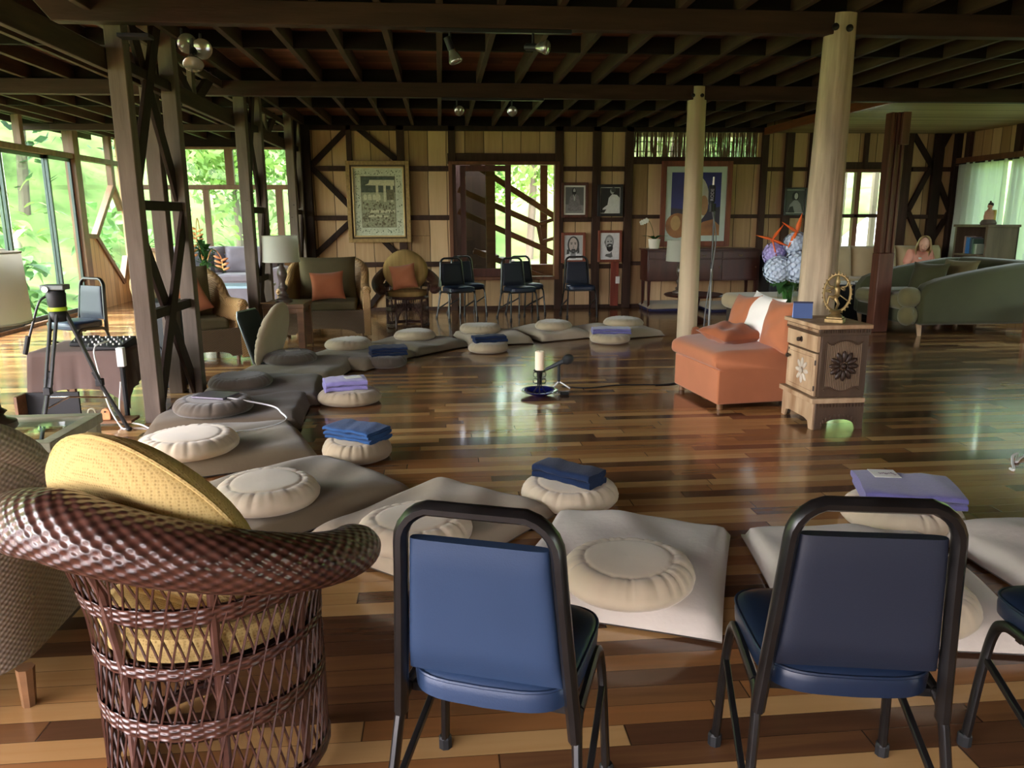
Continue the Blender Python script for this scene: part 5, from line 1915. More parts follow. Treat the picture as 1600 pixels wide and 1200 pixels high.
Mf = rot('X', R(90))
Ms = Matrix(((0, 0, 1), (1, 0, 0), (0, 1, 0)))
flower(dr, (.035, fy - .014, .385), Mf, .095, 8, mat('grey_bleached_carving', (186, 176, 160), rough=.6, var=.12), 'carved_flower', .01)
sd = MB().lohi((fx - .01, -CD / 2 + .015, .235), (fx + .002, CD / 2 - .005, .675)).build('side_panel', M_carve, cab, bevel=.002)
ribs = MB()
for i in range(20):
    y = -.118 + .236 * i / 19
    q = abs(y) / .118
    top = .585 + (.035 * math.cos(q * PI * .62) if q < .72 else .035 * math.cos(.72 * PI * .62) + .018 * (q - .72) / .28)
    bot = .315 - (.035 * math.cos(q * PI * .62) if q < .72 else .035 * math.cos(.72 * PI * .62) + .0)
    ribs.lohi((fx, y - .0028, bot), (fx + .009, y + .0028, top))
ribs.build('carved_ribs', mat('worn_rib_wood', (132, 110, 88), rough=.5, var=.2), sd)
for sgn, z0 in ((1, .59), (-1, .31)):
    pts = []
    for i in range(25):
        y = -.128 + .256 * i / 24
        q = abs(y) / .128
        h = .038 * math.cos(min(q, .72) * PI * .62) + (.02 * (q - .72) / .28 if q > .72 else 0)
        pts.append((fx + .006, y, z0 + sgn * h))
    MB().tube(pts, .006, 6).build('carved_border', M_carve, sd, smooth=True)
for y in (-.128, .128):
    MB().bar((fx + .004, y, .31), (fx + .004, y, .60), .01, .01).build('carved_border', M_carve, sd)
flower(sd, (fx + .012, 0, .45), Ms, .108, 12, M_carved, 'carved_flower', .016)
for i in range(22):
    y = -CD / 2 + .01 + i * (CD - .02) / 21
    MB().box((fx + .012, y, .69), (.012, .008, .02)).build('dentil', M_carve, cab)
for i in range(26):
    x = -fx + .01 + i * (CW - .02) / 25
    MB().box((x, fy - .012, .69), (.009, .012, .02)).build('dentil', M_bleach, cab)
MB().lohi((-fx - .012, fy - .012, .66), (fx + .012, CD / 2, .706)).build('frieze', M_carve, cab, bevel=.003)
MB().lohi((-fx - .03, fy - .03, .706), (fx + .03, CD / 2 + .005, .735)).build('top_slab', M_bleach, cab, bevel=.005)
CT = .7355
# statue
nt_ = thing('dancer_statue', 'brass dancing deity statue inside a flame ring on the carved cabinet', 'statue', (2.70, 5.05, CT), R(-38))
MB().box((0, 0, .014), (.12, .10, .028)).build('base', M_brass, nt_, bevel=.004)
MB().prism([(-.052, -.042), (.052, -.042), (.052, .042), (-.052, .042)], .028, .04).build('base_step', M_brass, nt_, bevel=.003)
MB().lathe([(.05, .04), (.044, .052), (.03, .06), (.034, .07), (.042, .078), (.036, .086), (0, .088)], 20).build('lotus', M_brass, nt_, smooth=True)
fig = MB()
q = lambda *pts: [Vector(p) for p in pts]
fig.tube(q((.0, 0, .09), (.014, -.004, .13), (-.006, -.012, .165), (0, 0, .185)), [.008, .010, .014, .017], 10)
fig.tube(q((.0, 0, .185), (-.02, -.02, .17), (-.045, -.026, .178), (-.048, -.028, .15), (-.05, -.03, .13), (-.062, -.034, .128)), [.016, .014, .011, .009, .006, .005], 10)
fig.tube(q((0, 0, .18), (.002, 0, .21), (0, 0, .235), (0, 0, .252)), [.019, .015, .022, .012], 12)
fig.tube(q((0, 0, .25), (0, 0, .262), (0, 0, .276), (0, -.001, .29), (0, 0, .312), (0, 0, .325)), [.008, .013, .016, .013, .011, .004], 12)
for pts in (q((.02, 0, .24), (.045, -.012, .225), (.05, -.035, .24)), q((-.02, 0, .24), (-.045, -.01, .225), (-.068, -.015, .215), (-.03, -.04, .21)),
            q((.022, .004, .242), (.055, .004, .25), (.07, 0, .285)), q((-.022, .004, .242), (-.055, .004, .25), (-.07, 0, .285))):
    fig.tube(smoothpath(pts, 4), .0065, 8)
fig.tube(smoothpath(q((.01, .0, .195), (.04, -.005, .175), (.075, -.003, .15)), 4), .004, 6)
fig.build('figure', M_brass, nt_, smooth=True, angle=0)
rg_ = MB()
ov = lambda a, k=1.0: Vector((.088 * k * math.cos(a), .004, .20 + .128 * k * math.sin(a)))
rg_.tube([ov(R(a)) for a in range(-78, 259, 8)], .006, 8)
rg_.tube([ov(R(a), .92) for a in range(-78, 259, 8)], .0035, 6)
rg_.build('ring', M_brass, nt_, smooth=True)
fl = MB()
for a in range(-66, 247, 13):
    p0, p1 = ov(R(a)), ov(R(a), 1.16)
    fl.tube([p0, p0 * .6 + p1 * .4, p1], [.006, .007, .0005], 6)
fl.tube([ov(PI / 2), ov(PI / 2, 1.12), ov(PI / 2, 1.26)], [.01, .009, .0005], 8)
fl.build('flames', M_brass, nt_, smooth=True)
# desk calendar
dc = thing('desk_calendar', 'small blue tent desk calendar at the left of the brass statue', 'calendar', (2.585, 5.30, CT), R(-20))
M_calb = mat('calendar_blue', (70, 92, 140), rough=.5, var=.06)
M_call = mat('calendar_pale_blue', (150, 184, 236), rough=.5, var=.05)
tz = .115
MB().bar((0, -.035, .002), (0, -.003, tz), .13, .003, up=(0, -1, .3)).build('front_board', M_calb, dc)
MB().bar((0, .035, .002), (0, .003, tz), .13, .003, up=(0, 1, .3)).build('back_board', M_call, dc)
MB().prism([(-.033, .002), (.033, .002), (0, tz - .004)], -.062, -.061, Matrix(((0, 0, 1), (1, 0, 0), (0, 1, 0)))).build('page_edges', M_call, dc)
MB().box((0, 0, tz - .002), (.134, .014, .012)).build('binding', mat('calendar_navy', (30, 34, 66), rough=.4), dc)
for x in (-.035, .0, .035):
    MB().box((x, -.0325 + .008 + (.075 * .25), .078), (.014, .002, .006), rot('X', R(-15))).build('page_mark', mat('calendar_ink', (26, 40, 84), rough=.6), dc)

# ================================================================== microphone boom, sideboard group
mxp = YP(1112, 420, 7.3)
bs = thing('microphone_boom_stand', 'tall grey microphone stand between the low seat and the slim log post', 'stand', (mxp.x, 7.3, 0))
MB().lathe([(.13, 0), (.13, .012), (.03, .03), (0, .03)], 24).build('base', M_blackm, bs, smooth=True)
MB().tube([(0, 0, .02), (.0, 0, 1.0)], .011, 10).build('lower_tube', mat('grey_steel', (130, 132, 132), rough=.35, metal=.7), bs, smooth=True)
MB().tube([(0, 0, .97), (-.004, 0, 1.55)], .008, 8).build('upper_tube', M_black, bs, smooth=True)
MB().lathe([(.016, 0), (.017, .05), (.012, .06), (0, .06)], 12, c=(0, 0, .96)).build('height_clutch', M_blackm, bs, smooth=True)
MB().box((-.02, -.01, 1.54), (.05, .03, .07)).build('shock_mount', M_blackm, bs, bevel=.006)
MB().tube(smoothpath([(-.02, 0, 1.5), (.02, -.02, 1.25), (-.01, -.02, .9), (-.05, -.02, .55), (-.06, -.02, .2), (-.05, 0, .02)], 6), .006, 6).build('cable', mat('grey_cable', (100, 100, 102), rough=.5), bs, smooth=True)
mc2 = thing('shotgun_microphone', 'upright black foam-covered microphone on the tall stand in front of the blue painting', 'microphone', (mxp.x - .045, 7.27, 1.50))
MB().tube([(0, 0, .0), (0, 0, .09)], .024, 12).build('body', M_blackm, mc2, smooth=True)
MB().tube([(0, 0, .08), (0, 0, .1), (.0, 0, .23), (0, 0, .245)], [.026, .032, .032, .024], 16).build('foam_windscreen', mat('black_foam', (38, 40, 44), rough=.95, bump=.4, bscale=300), mc2, smooth=True)
MB().tube([(.01, 0, .245), (.012, 0, .32)], .008, 8).build('white_tip', M_white, mc2)
tx = bpy.data.curves.new('lettering', 'FONT')
tx.body = 'RODE'
tx.size = .042
tx.align_x = 'CENTER'
tx.align_y = 'CENTER'
tx.extrude = .001
to = bpy.data.objects.new('lettering', tx)
COL.objects.link(to)
tx.materials.append(mat('grey_print', (150, 152, 154), rough=.7))
to.parent = mc2
to.location = (-.006, -.0325, .155)
to.rotation_euler = (R(90), R(-90), 0)

sb = thing('sideboard', 'dark mahogany sideboard on slim legs under the blue painting', 'sideboard', (4.10, 12.02, 0))
SW = .90
MB().lohi((-SW, -.2, .47), (SW, .24, .945)).build('carcass', M_mahog, sb, bevel=.006)
MB().lohi((-SW - .02, -.225, .945), (SW + .02, .26, .97)).build('top', M_mahog, sb, bevel=.006)
for i in range(3):
    x0 = -SW + .02 + i * (2 * SW - .04) / 3
    x1 = x0 + (2 * SW - .04) / 3 - .015
    d = MB().lohi((x0, -.215, .82), (x1, -.195, .925)).build('drawer', M_mahog, sb, bevel=.005)
    MB().tube([((x0 + x1) / 2 + .03 * math.cos(R(a)), -.222 - .0, .875 - .02 * math.sin(R(a))) for a in range(0, 181, 30)], .004, 6).build('pull', M_brass, d)
    d = MB().lohi((x0, -.215, .49), (x1, -.195, .805)).build('door', M_mahog, sb, bevel=.005)
    MB().ell((x1 - .03, -.222, .68), (.008, .01, .012), 8, 6).build('knob', M_brass, d)
for sx in (-SW + .04, SW - .04):
    for sy in (-.17, .2):
        MB().tube([(sx, sy, 0), (sx, sy, .48)], [.018, .032], 4).build('leg', M_mahog, sb)
op = YP(1022, 385, 11.95)
orc = thing('potted_orchid', 'white orchid in a cream pot at the left end of the sideboard', 'plant', (op.x, 11.95, .971))
MB().lathe([(.07, 0), (.08, .02), (.092, .13), (.095, .15), (.085, .15), (.08, .13), (0, .125)], 24).build('pot', M_ceramic, orc, smooth=True)
lf = MB()
for a in (-160, -120, -60, -20, 40, 150):
    leaf_blade(lf, (0, 0, .13), (math.cos(R(a)), math.sin(R(a)), .75), .26, .06, .35)
lf.build('leaves', M_plant, orc, smooth=True)
MB().tube(smoothpath([(0, 0, .13), (-.04, -.02, .3), (-.12, -.04, .44), (-.22, -.05, .41)], 6), .004, 6).build('flower_stem', M_plant, orc)
pf = MB()
for k in range(3):
    c = Vector((-.15 - .035 * k, -.06, .43 - .015 * k))
    for a in range(5):
        e = Vector((math.cos(R(72 * a + 20)), 0, math.sin(R(72 * a + 20))))
        pf.ell(c + e * .022, (.02, .006, .02), 8, 6)
pf.build('blossom', M_white, orc, smooth=True)
rp_ = G(1085, 497)
rt = thing('round_table', 'low round dark table behind the slim log post, with a lamp on it', 'table', (3.56, 10.62, 0))
MB().lathe([(.0, .36), (.40, .36), (.42, .375), (.41, .39), (0, .392)], 40).build('table_top', M_mahog, rt, smooth=True, angle=40)
MB().lathe([(.2, 0), (.18, .03), (.06, .08), (.07, .2), (.1, .36), (0, .36)], 20).build('pedestal', M_mahog, rt, smooth=True)
ll = YP(1066, 400, 10.6)
dup(lamp1, (ll.x, 10.66, .393), 0, 'table lamp with white shade half hidden by the slim log post')
for k, (px, py, w, m) in enumerate(((1046, 486, .75, M_purple), (1130, 487, .8, M_matl))):
    p = G(px, py + 4)
    t = thing('floor_cushion', ('flat floor cushion with a navy side, left of the slim log post', 'flat beige floor cushion under the right half of the round table')[k], 'cushion', (p.x + (.1 if k == 0 else .25), p.y + .55, 0))
    MB().pillow((0, 0, .06), w, .7, .13, n=16, pinch=.03, p=8).build('cushion_pad', M_matm, t, smooth=True, angle=0)
    MB().box((0, 0, .035), (w * .94, .66, .07)).build('cushion_side', mat('navy_side', (40, 40, 74), rough=.9), t, bevel=.02)
spx = YP(1195, 450, 11.45)
s2 = thing('floor_speaker', 'big black loudspeaker standing right of the mahogany sideboard', 'speaker', (5.18, 11.75, 0))
MB().box((0, 0, .43), (.24, .42, .86)).build('cabinet', M_blackm, s2, bevel=.012)
MB().box((0, -.212, .43), (.21, .012, .80)).build('grille', mat('charcoal_grille', (44, 45, 48), rough=.9), s2, bevel=.005)
b8_ = thing('stone_ball', 'pale rounded stone ornament on the black loudspeaker', 'ornament', (5.16, 11.68, .861))
MB().ell((0, 0, .06), (.085, .07, .06), 16, 10).build('stone', M_ceramic, b8_, smooth=True)
wp = G(1051, 525)
wc = thing('wooden_holder', 'small brown wooden holder with a white card at the foot of the slim log post', 'holder', (wp.x - .02, 8.36, 0))
MB().prism([(-.05, 0), (.05, 0), (.05, .2), (.035, .235), (0, .25), (-.035, .235), (-.05, .2)], -.012, .012, rot('X', R(90))).build('board', wood('chestnut_board', (150, 88, 56), axis='z'), wc, bevel=.005)
MB().box((-.03, -.04, .07), (.06, .03, .14)).build('white_box', M_white, wc, bevel=.004)
rb_ = thing('wall_post_board', 'short red board on the plank wall with a white switch plate', 'board', (wx(962), YW - .055, .0))
MB().box((0, 0, .40), (.13, .03, .72)).build('red_board', wood('red_board_wood', (128, 58, 42), axis='z'), rb_, bevel=.004)
pl = MB().box((.05, -.02, .46), (.07, .012, .115)).build('switch_plate', M_white, rb_, bevel=.004)

# ================================================================== seating on the right
cs = thing('sectional_sofa', 'cream suede sofa along the back wall under the right-hand window', 'sofa', (7.0, 11.8, 0))
MB().box((0, .0, .2), (2.3, .92, .32)).build('base', M_cream, cs, bevel=.04, seg=3)
for k, x in enumerate((-.76, 0, .76)):
    MB().box((x, -.1, .43), (.74, .72, .17)).build('seat_cushion', M_cream, cs, bevel=.06, seg=4)
    MB().pillow((x, .27, .70), .78, .58, .34, face(0, R(10)), pinch=.02, p=7, seed=k).build('back_cushion', M_cream, cs, smooth=True, angle=0)
MB().box((0, .42, .48), (2.3, .12, .72)).build('back', M_cream, cs, bevel=.05, seg=3)
MB().box((1.1, 0, .36), (.24, .95, .66)).build('arm', M_cream, cs, bevel=.1, seg=4)
oo = thing('ottoman', 'cream rounded ottoman behind the carved cabinet and the tree-trunk post', 'ottoman', (4.33, 9.75, 0))
MB().box((0, 0, .36), (1.15, .75, .20)).build('cushion', M_cream, oo, bevel=.085, seg=5)
MB().box((0, 0, .17), (1.0, .64, .26)).build('base', mat('dark_skirt', (60, 52, 44), rough=.9), oo, bevel=.02)
tb2 = thing('coffee_table', 'black cloth-covered table in front of the cream sofa', 'table', (5.98, 10.86, 0))
M_blk = mat('black_cloth', (18, 18, 20), rough=.9, var=.2, sheen=.1)
MB().box((0, 0, .24), (.95, .6, .47)).build('cloth_cover', M_blk, tb2, bevel=.02, seg=3)
MB().box((0, 0, .483), (.99, .64, .02)).build('table_top', M_blk, tb2, bevel=.005)
tag(MB().box((5.78, 10.76, .508), (.34, .24, .03), rotz(R(8))).build('large_book', M_paper, bevel=.003), 'large pale book lying at the left of the black cloth-covered table', 'book')
tag(MB().box((6.2, 10.8, .506), (.26, .2, .025), rotz(R(-12))).build('open_notebook', M_paper, bevel=.003), 'white notebook at the right end of the black cloth-covered table', 'book')

gs = thing('green_sofa', 'olive green sofa seen from its side, right of the square timber post', 'sofa', (6.48, 9.62, 0))
# side panels with a raked top, facing the camera
pan = [(-.68, .14), (.95, .14), (.95, .88), (.6, .88), (.25, .83), (-.15, .76), (-.42, .70), (-.60, .63), (-.68, .52)]
for y0_, y1_ in ((-.78, -.57), (.57, .78)):
    MB().prism(pan, -y1_, -y0_, rot('X', R(90))).build('arm_panel', M_green, gs, bevel=.05, seg=4)
MB().box((.05, 0, .23), (1.55, 1.2, .2)).build('base', M_green, gs, bevel=.03)
for y in (-.29, .29):
    MB().box((-.12, y, .40), (1.35, .57, .2)).build('seat_cushion', M_green_lit, gs, bevel=.08, seg=4)
MB().box((.80, 0, .62), (.3, 1.2, .56)).build('back', M_green, gs, bevel=.08, seg=4)
MB().box((-.755, -.655, .25), (.22, .235, .25)).build('arm_front_roll', M_green_lit, gs, bevel=.11, seg=6)
MB().box((-.755, -.655, .475), (.26, .24, .25)).build('arm_front_roll', M_green_lit, gs, bevel=.11, seg=6)
for sx, sy in ((-.6, -.69), (-.6, .69), (.85, -.69), (.85, .69)):
    MB().tube([(sx, sy, 0), (sx - .02, sy, .15)], [.022, .035], 8).build('leg', M_bleach, gs, smooth=True)
throw_pillow('olive pillow at the front end of the green sofa', (6.1, 9.22, .68), .5, .42, .16, rotz(R(-70)) @ rot('X', R(72)), M_green, 21, group='pillows on the green sofa')
throw_pillow('second olive pillow leaning behind the first on the green sofa', (6.5, 9.24, .72), .5, .42, .16, rotz(R(-74)) @ rot('X', R(66)), M_green_lit, 22, group='pillows on the green sofa')

# bookshelf with books and a seated figurine
M_gshelf = wood('grey_brown_shelf', (98, 82, 66), axis='z', var=.2, rough=.55)
bk = thing('bookshelf', 'grey-brown open bookshelf against the curtained right wall', 'bookshelf', (8.05, 10.9, 0))
BW, BD, BH = .36, .24, 1.29
s_ = MB()
MB().lohi((-BD, -BW, 0), (BD, -BW + .04, BH)).build('side_board', M_gshelf, bk, bevel=.004)
MB().lohi((-BD, BW - .04, 0), (BD, BW, BH)).build('side_board', M_gshelf, bk, bevel=.004)
MB().lohi((BD - .02, -BW, 0), (BD, BW, BH)).build('back_board', M_gshelf, bk)
MB().lohi((-BD - .02, -BW - .02, BH), (BD + .01, BW + .02, BH + .035)).build('top_board', M_gshelf, bk, bevel=.004)
for z in (.06, .46, .87):
    MB().lohi((-BD, -BW + .04, z), (BD - .02, BW - .04, z + .03)).build('shelf', M_gshelf, bk, bevel=.003)
cols = ((150, 120, 110), (66, 120, 180), (40, 104, 176), (60, 74, 92), (84, 110, 100), (120, 150, 120), (176, 190, 170))
names = ('pinkish', 'light blue', 'bright blue', 'slate', 'grey-green', 'sage', 'pale green')
y = 11.08
for k, c in enumerate(cols):
    w_ = (.035, .03, .05, .04, .03, .03, .04)[k]
    h_ = (.25, .24, .23, .24, .22, .14, .14)[k]
    t = thing('book', names[k] + ' book standing on the upper shelf of the grey-brown bookshelf', 'book', (7.93, y - w_ / 2, .901), 0, 'books on the bookshelf')
    MB().box((0, 0, h_ / 2), (.16, w_, h_)).build('cover', mat('book_' + names[k].replace(' ', '_').replace('-', '_'), c, rough=.6, var=.05), t, bevel=.003)
    MB().box((.004, 0, h_ / 2 + .002), (.15, w_ - .008, h_)).build('pages', M_paper, t)
    y -= w_ + .006
fgp = YP(1549, 350, 10.85)
fg = thing('seated_figurine', 'small seated figurine in a pink robe on top of the bookshelf', 'figurine', (8.03, 10.85, BH + .0355))
M_flesh = mat('figurine_clay', (206, 160, 134), rough=.6, var=.1)
MB().lathe([(.10, 0), (.11, .02), (.09, .06), (.06, .075), (0, .08)], 20).build('crossed_legs', mat('figurine_grey', (110, 98, 88), rough=.7), fg, smooth=True)
MB().lathe([(.065, .06), (.07, .12), (.06, .18), (.03, .215), (.02, .235), (0, .235)], 18).build('torso', M_flesh, fg, smooth=True)
MB().ell((0, 0, .265), (.034, .038, .042), 14, 10).build('head', M_flesh, fg, smooth=True)
MB().ell((.008, 0, .285), (.038, .04, .034), 14, 10).build('hair', mat('figurine_dark', (58, 50, 46), rough=.7), fg, smooth=True)
MB().ell((0, 0, .325), (.014, .014, .016), 10, 8).build('topknot', mat('figurine_dark_knot', (58, 50, 46), rough=.7), fg, smooth=True)
MB().box((.05, -.04, .11), (.03, .05, .2)).build('yellow_backing', mat('figurine_yellow', (206, 190, 96), rough=.6), fg, bevel=.006)

# sheer curtains on the right wall
M_sheer = translucent('sheer_curtain', (204, 216, 202), .24, thru=.05, var=.02)
rod = MB().tube([(XR - .12, 6.3, 2.27), (XR - .12, 12.25, 2.27)], .012, 8).build('curtain_rod', M_iron, smooth=True)
tag(rod, 'dark curtain rod along the right wall', 'curtain rod')
for k, (ya, yb, lab) in enumerate(((11.05, 12.2, 'sheer pale curtain nearest the far right corner'), (9.3, 10.98, 'sheer pale curtain behind the bookshelf, nearer the right edge'))):
    ct_ = MB()
    rg = random.Random(k + 5)
    ph = [rg.uniform(0, 6) for _ in range(4)]

    def cf(u, v, ya=ya, yb=yb, ph=ph):
        y = ya + (yb - ya) * u
        a = .018 + .03 * (1 - v)
        x = XR - .12 + a * math.sin((yb - ya) * u * 42 + ph[0] + 1.2 * math.sin(5 * u + ph[1])) + .012 * math.sin(17 * u + ph[2])
        yy = y + (1 - v) * .06 * (u - .5) + .012 * math.sin(30 * u + ph[3]) * (1 - v)
        return Vector((x, yy, .42 + 1.86 * v))
    ct_.grid(cf, 150, 10)
    o = ct_.build('sheer_curtain', M_sheer, smooth=True, angle=0)
    tag(o, lab, 'curtain', 'sheer curtains on the right wall')

# stool leg at the right edge, white cable with plug
sl = G(1597, 527)
stl = thing('wooden_stool', 'brown wooden stool of which one leg shows at the right edge', 'stool', (sl.x + .19, sl.y - .14, 0))
MB().box((0, 0, .41), (.42, .34, .03)).build('seat', M_frame, stl, bevel=.005)
for sx in (-1, 1):
    for sy in (-1, 1):
        MB().box((sx * .17, sy * .13, .198), (.045, .045, .396)).build('leg', M_frame, stl, bevel=.004)
wc1 = smoothpath([G(1578, 732, .012), G(1584, 734, .012), G(1582, 722, .012), G(1583, 712, .03), G(1590, 709, .012), G(1588, 722, .012), G(1600, 712, .012), G(1640, 700, .012)], 6)
o = MB().tube(wc1, .008, 6).build('white_power_cord', M_cable, smooth=True)
tag(o, 'white power cord with a plug curling in at the right edge of the floor', 'cable')
# ================================================================== pictures on the back wall
PY = YW - .075                            # pictures hang on the studs


def picture(label, x0, x1, z0, z1, frame_m, fw_, mat_m, mw, photo_m, cat='picture', name='framed_photograph', fd=.03, group=None):
    t = thing(name, label, cat, ((x0 + x1) / 2, PY, z0), 0, group)
    f = MB()
    y0_, y1_ = PY - fd, PY
    f.lohi((x0, y0_, z0), (x0 + fw_, y1_, z1)).lohi((x1 - fw_, y0_, z0), (x1, y1_, z1))
    f.lohi((x0 + fw_, y0_, z0), (x1 - fw_, y1_, z0 + fw_)).lohi((x0 + fw_, y0_, z1 - fw_), (x1 - fw_, y1_, z1))
    f.build('frame', frame_m, t, world=True, bevel=.005)
    MB().lohi((x0 + fw_, PY - .012, z0 + fw_), (x1 - fw_, PY - .006, z1 - fw_)).build('mount', mat_m, t, world=True)
    a, c, d, e = x0 + fw_ + mw, x1 - fw_ - mw, z0 + fw_ + mw, z1 - fw_ - mw
    MB().lohi((a, PY - .014, d), (c, PY - .012, e)).build('photo_sheet', photo_m, t, world=True)
    # returns a function that lays flat printed shapes on the sheet, in 0..1 sheet units
    lay = [0]

    def shape(name_, poly, m):
        lay[0] += 1
        k = PY - .014 - .0004 * lay[0]
        pts = [(a + (c - a) * u, d + (e - d) * v) for u, v in poly]
        ar = sum(pts[i][0] * pts[(i + 1) % len(pts)][1] - pts[(i + 1) % len(pts)][0] * pts[i][1] for i in range(len(pts)))
        if ar < 0:
            pts = pts[::-1]
        MB().prism(pts, 0, .0004, rot('X', R(90)), (0, k, 0)).build(name_, m, t, world=True)
    return t, shape


def oval(cx, cy, rx, ry, n=20, a0=0, a1=360):
    return [(cx + rx * math.cos(R(a0 + (a1 - a0) * i / n)), cy + ry * math.sin(R(a0 + (a1 - a0) * i / n))) for i in range(n)]


g_ = lambda v: mat('print_grey_%d' % v, (v, v, v), rough=.5, var=.08, scale=20)
P10, P30, P60, P100, P140, P180, P215 = g_(16), g_(40), g_(66), g_(100), g_(140), g_(184), g_(220)
skin1 = mat('print_sepia', (190, 176, 168), rough=.5, var=.05)
M_fr1 = wood('walnut_frame', (84, 48, 36), axis='z', rough=.4)
M_fr2 = mat('black_frame', (20, 19, 19), rough=.35)
M_fr3 = wood('cherry_frame', (122, 64, 46), axis='z', rough=.4)
M_gold = mat('gilt_frame', (150, 124, 78), rough=.45, metal=.35, var=.2, scale=30)
GP = 'black and white portraits on the plank wall'
t, s = picture('framed grey photograph of a long-haired seated figure, upper left of the four portraits', 1.91, 2.34, 1.45, 1.99, M_fr1, .045, M_paper, .025, P100, group=GP)
s('ground_print', [(0, 0), (1, 0), (1, .3), (0, .34)], P140)
s('robe_print', [(.1, .1), (.5, .06), (.92, .12), (.8, .35), (.72, .66), (.55, .74), (.4, .74), (.25, .62), (.18, .36)], mat('print_robe', (128, 122, 126), rough=.5, var=.25, scale=40))
s('hair_print', oval(.47, .83, .12, .15), P30)
s('face_print', oval(.48, .86, .065, .09), P180)
s('chest_print', [(.42, .72), (.55, .72), (.52, .48), (.46, .48)], P180)
s('beard_print', [(.40, .82), (.56, .82), (.5, .62)], P30)
t, s = picture('black framed photograph of a white-robed figure from the side, upper right of the four', 2.49, 2.90, 1.47, 1.96, M_fr2, .045, M_paper, .008, P30, group=GP)
s('robe_print', [(.2, .0), (1, 0), (1, .6), (.85, .72), (.6, .75), (.42, .6), (.36, .32), (.12, .18), (.1, .12), (.3, .14)], P215)
s('face_print', oval(.6, .87, .11, .11), P180)
s('hair_print', oval(.66, .92, .13, .10), P60)
t, s = picture('cherry framed portrait of a bearded face with dark hair, lower left of the four portraits', 1.92, 2.31, .74, 1.22, M_fr3, .045, M_paper, .006, P180, group=GP)
s('shoulder_print', [(0, 0), (1, 0), (.95, .2), (.62, .28), (.4, .28), (.05, .2)], P215)
s('hair_print', oval(.5, .62, .33, .36), P60)
s('neck_print', [(.32, .05), (.64, .05), (.62, .4), (.36, .4)], P140)
s('face_print', oval(.49, .62, .235, .30), skin1)
s('hair_print', [(.12, .22), (.28, .25), (.26, .45), (.14, .42)], P60)
s('hair_print', [(.72, .25), (.84, .3), (.82, .5), (.72, .46)], P60)
s('beard_print', [(.34, .40), (.64, .40), (.56, .26), (.42, .26)], P60)
s('mouth_print', [(.43, .365), (.56, .365), (.5, .335)], P140)
s('eye_print', oval(.39, .66, .055, .018, 12), P30)
s('eye_print', oval(.60, .66, .055, .018, 12), P30)
s('brow_print', oval(.39, .71, .075, .014, 12), P60)
s('brow_print', oval(.60, .71, .075, .014, 12), P60)
s('nose_print', [(.46, .48), (.54, .48), (.51, .62)], P140)
s('mustache_print', oval(.5, .425, .13, .03, 14), P60)
t, s = picture('cherry framed portrait of a smiling bald bearded head, lower right of the four', 2.51, 2.90, .75, 1.25, M_fr3, .04, M_paper, .004, P215, group=GP)
s('collar_print', [(.25, .12), (.55, .06), (.66, .10), (.6, .3), (.52, .22), (.3, .2)], P100)
s('head_print', oval(.47, .66, .24, .28), P140)
s('beard_print', oval(.50, .44, .17, .15), P30)
s('face_print', oval(.46, .66, .18, .19), P180)
s('mustache_print', oval(.5, .54, .16, .06), P60)
s('teeth_print', oval(.5, .52, .07, .018, 12), P215)
s('eye_print', oval(.40, .68, .05, .02, 10), P30)
s('eye_print', oval(.56, .69, .05, .02, 10), P30)
s('ear_print', oval(.24, .66, .035, .07, 10), P100)
t, s = picture('small black framed dark photograph left of the tree-trunk post on the back wall', 5.55, 5.93, 1.47, 1.91, M_fr2, .035, M_paper, .006, P60, group=GP)
s('hair_print', oval(.5, .72, .2, .22), P10)
s('robe_print', [(.1, .0), (.95, 0), (.8, .4), (.62, .56), (.42, .56), (.2, .36)], P140)
s('face_print', oval(.54, .74, .10, .14), P180)
s('shade_print', [(.1, .0), (.5, .0), (.38, .3), (.2, .26)], P30)

# large blue picture behind the slim log post
M_blue_p = mat('print_ultramarine', (26, 32, 108), rough=.3, var=.25, scale=3)
t, s = picture('large framed blue picture behind the slim log post, above the mahogany sideboard', 3.51, 4.67, .985, 2.32, M_fr3, .085, mat('pale_mount', (196, 206, 200), rough=.6, var=.03), .09, M_blue_p, name='framed_print')
s('dark_band_print', [(0, 0), (1, 0), (1, .46), (.6, .4), (.0, .44)], mat('print_dark_blue', (28, 22, 46), rough=.3, var=.3, scale=5))
M_pale_p = mat('print_pale_shape', (186, 182, 170), rough=.3, var=.15, scale=5)
s('pale_shape_print', oval(.52, .58, .24, .36, 28), M_pale_p)
s('tan_shape_print', oval(.66, .48, .09, .16), mat('print_tan', (164, 122, 84), rough=.3, var=.2, scale=6))
M_ochre = mat('print_ochre', (150, 96, 52), rough=.3, var=.35, scale=5)
s('ochre_shape_print', oval(.14, .16, .24, .20), M_ochre)
s('ochre_shape_print', [(.0, .0), (1, 0), (1, .16), (.86, .26), (.66, .22), (.5, .12), (.2, .08), (0, .1)], M_ochre)
s('ochre_highlight_print', oval(.1, .2, .10, .12), mat('print_sand', (190, 150, 96), rough=.3, var=.2, scale=5))

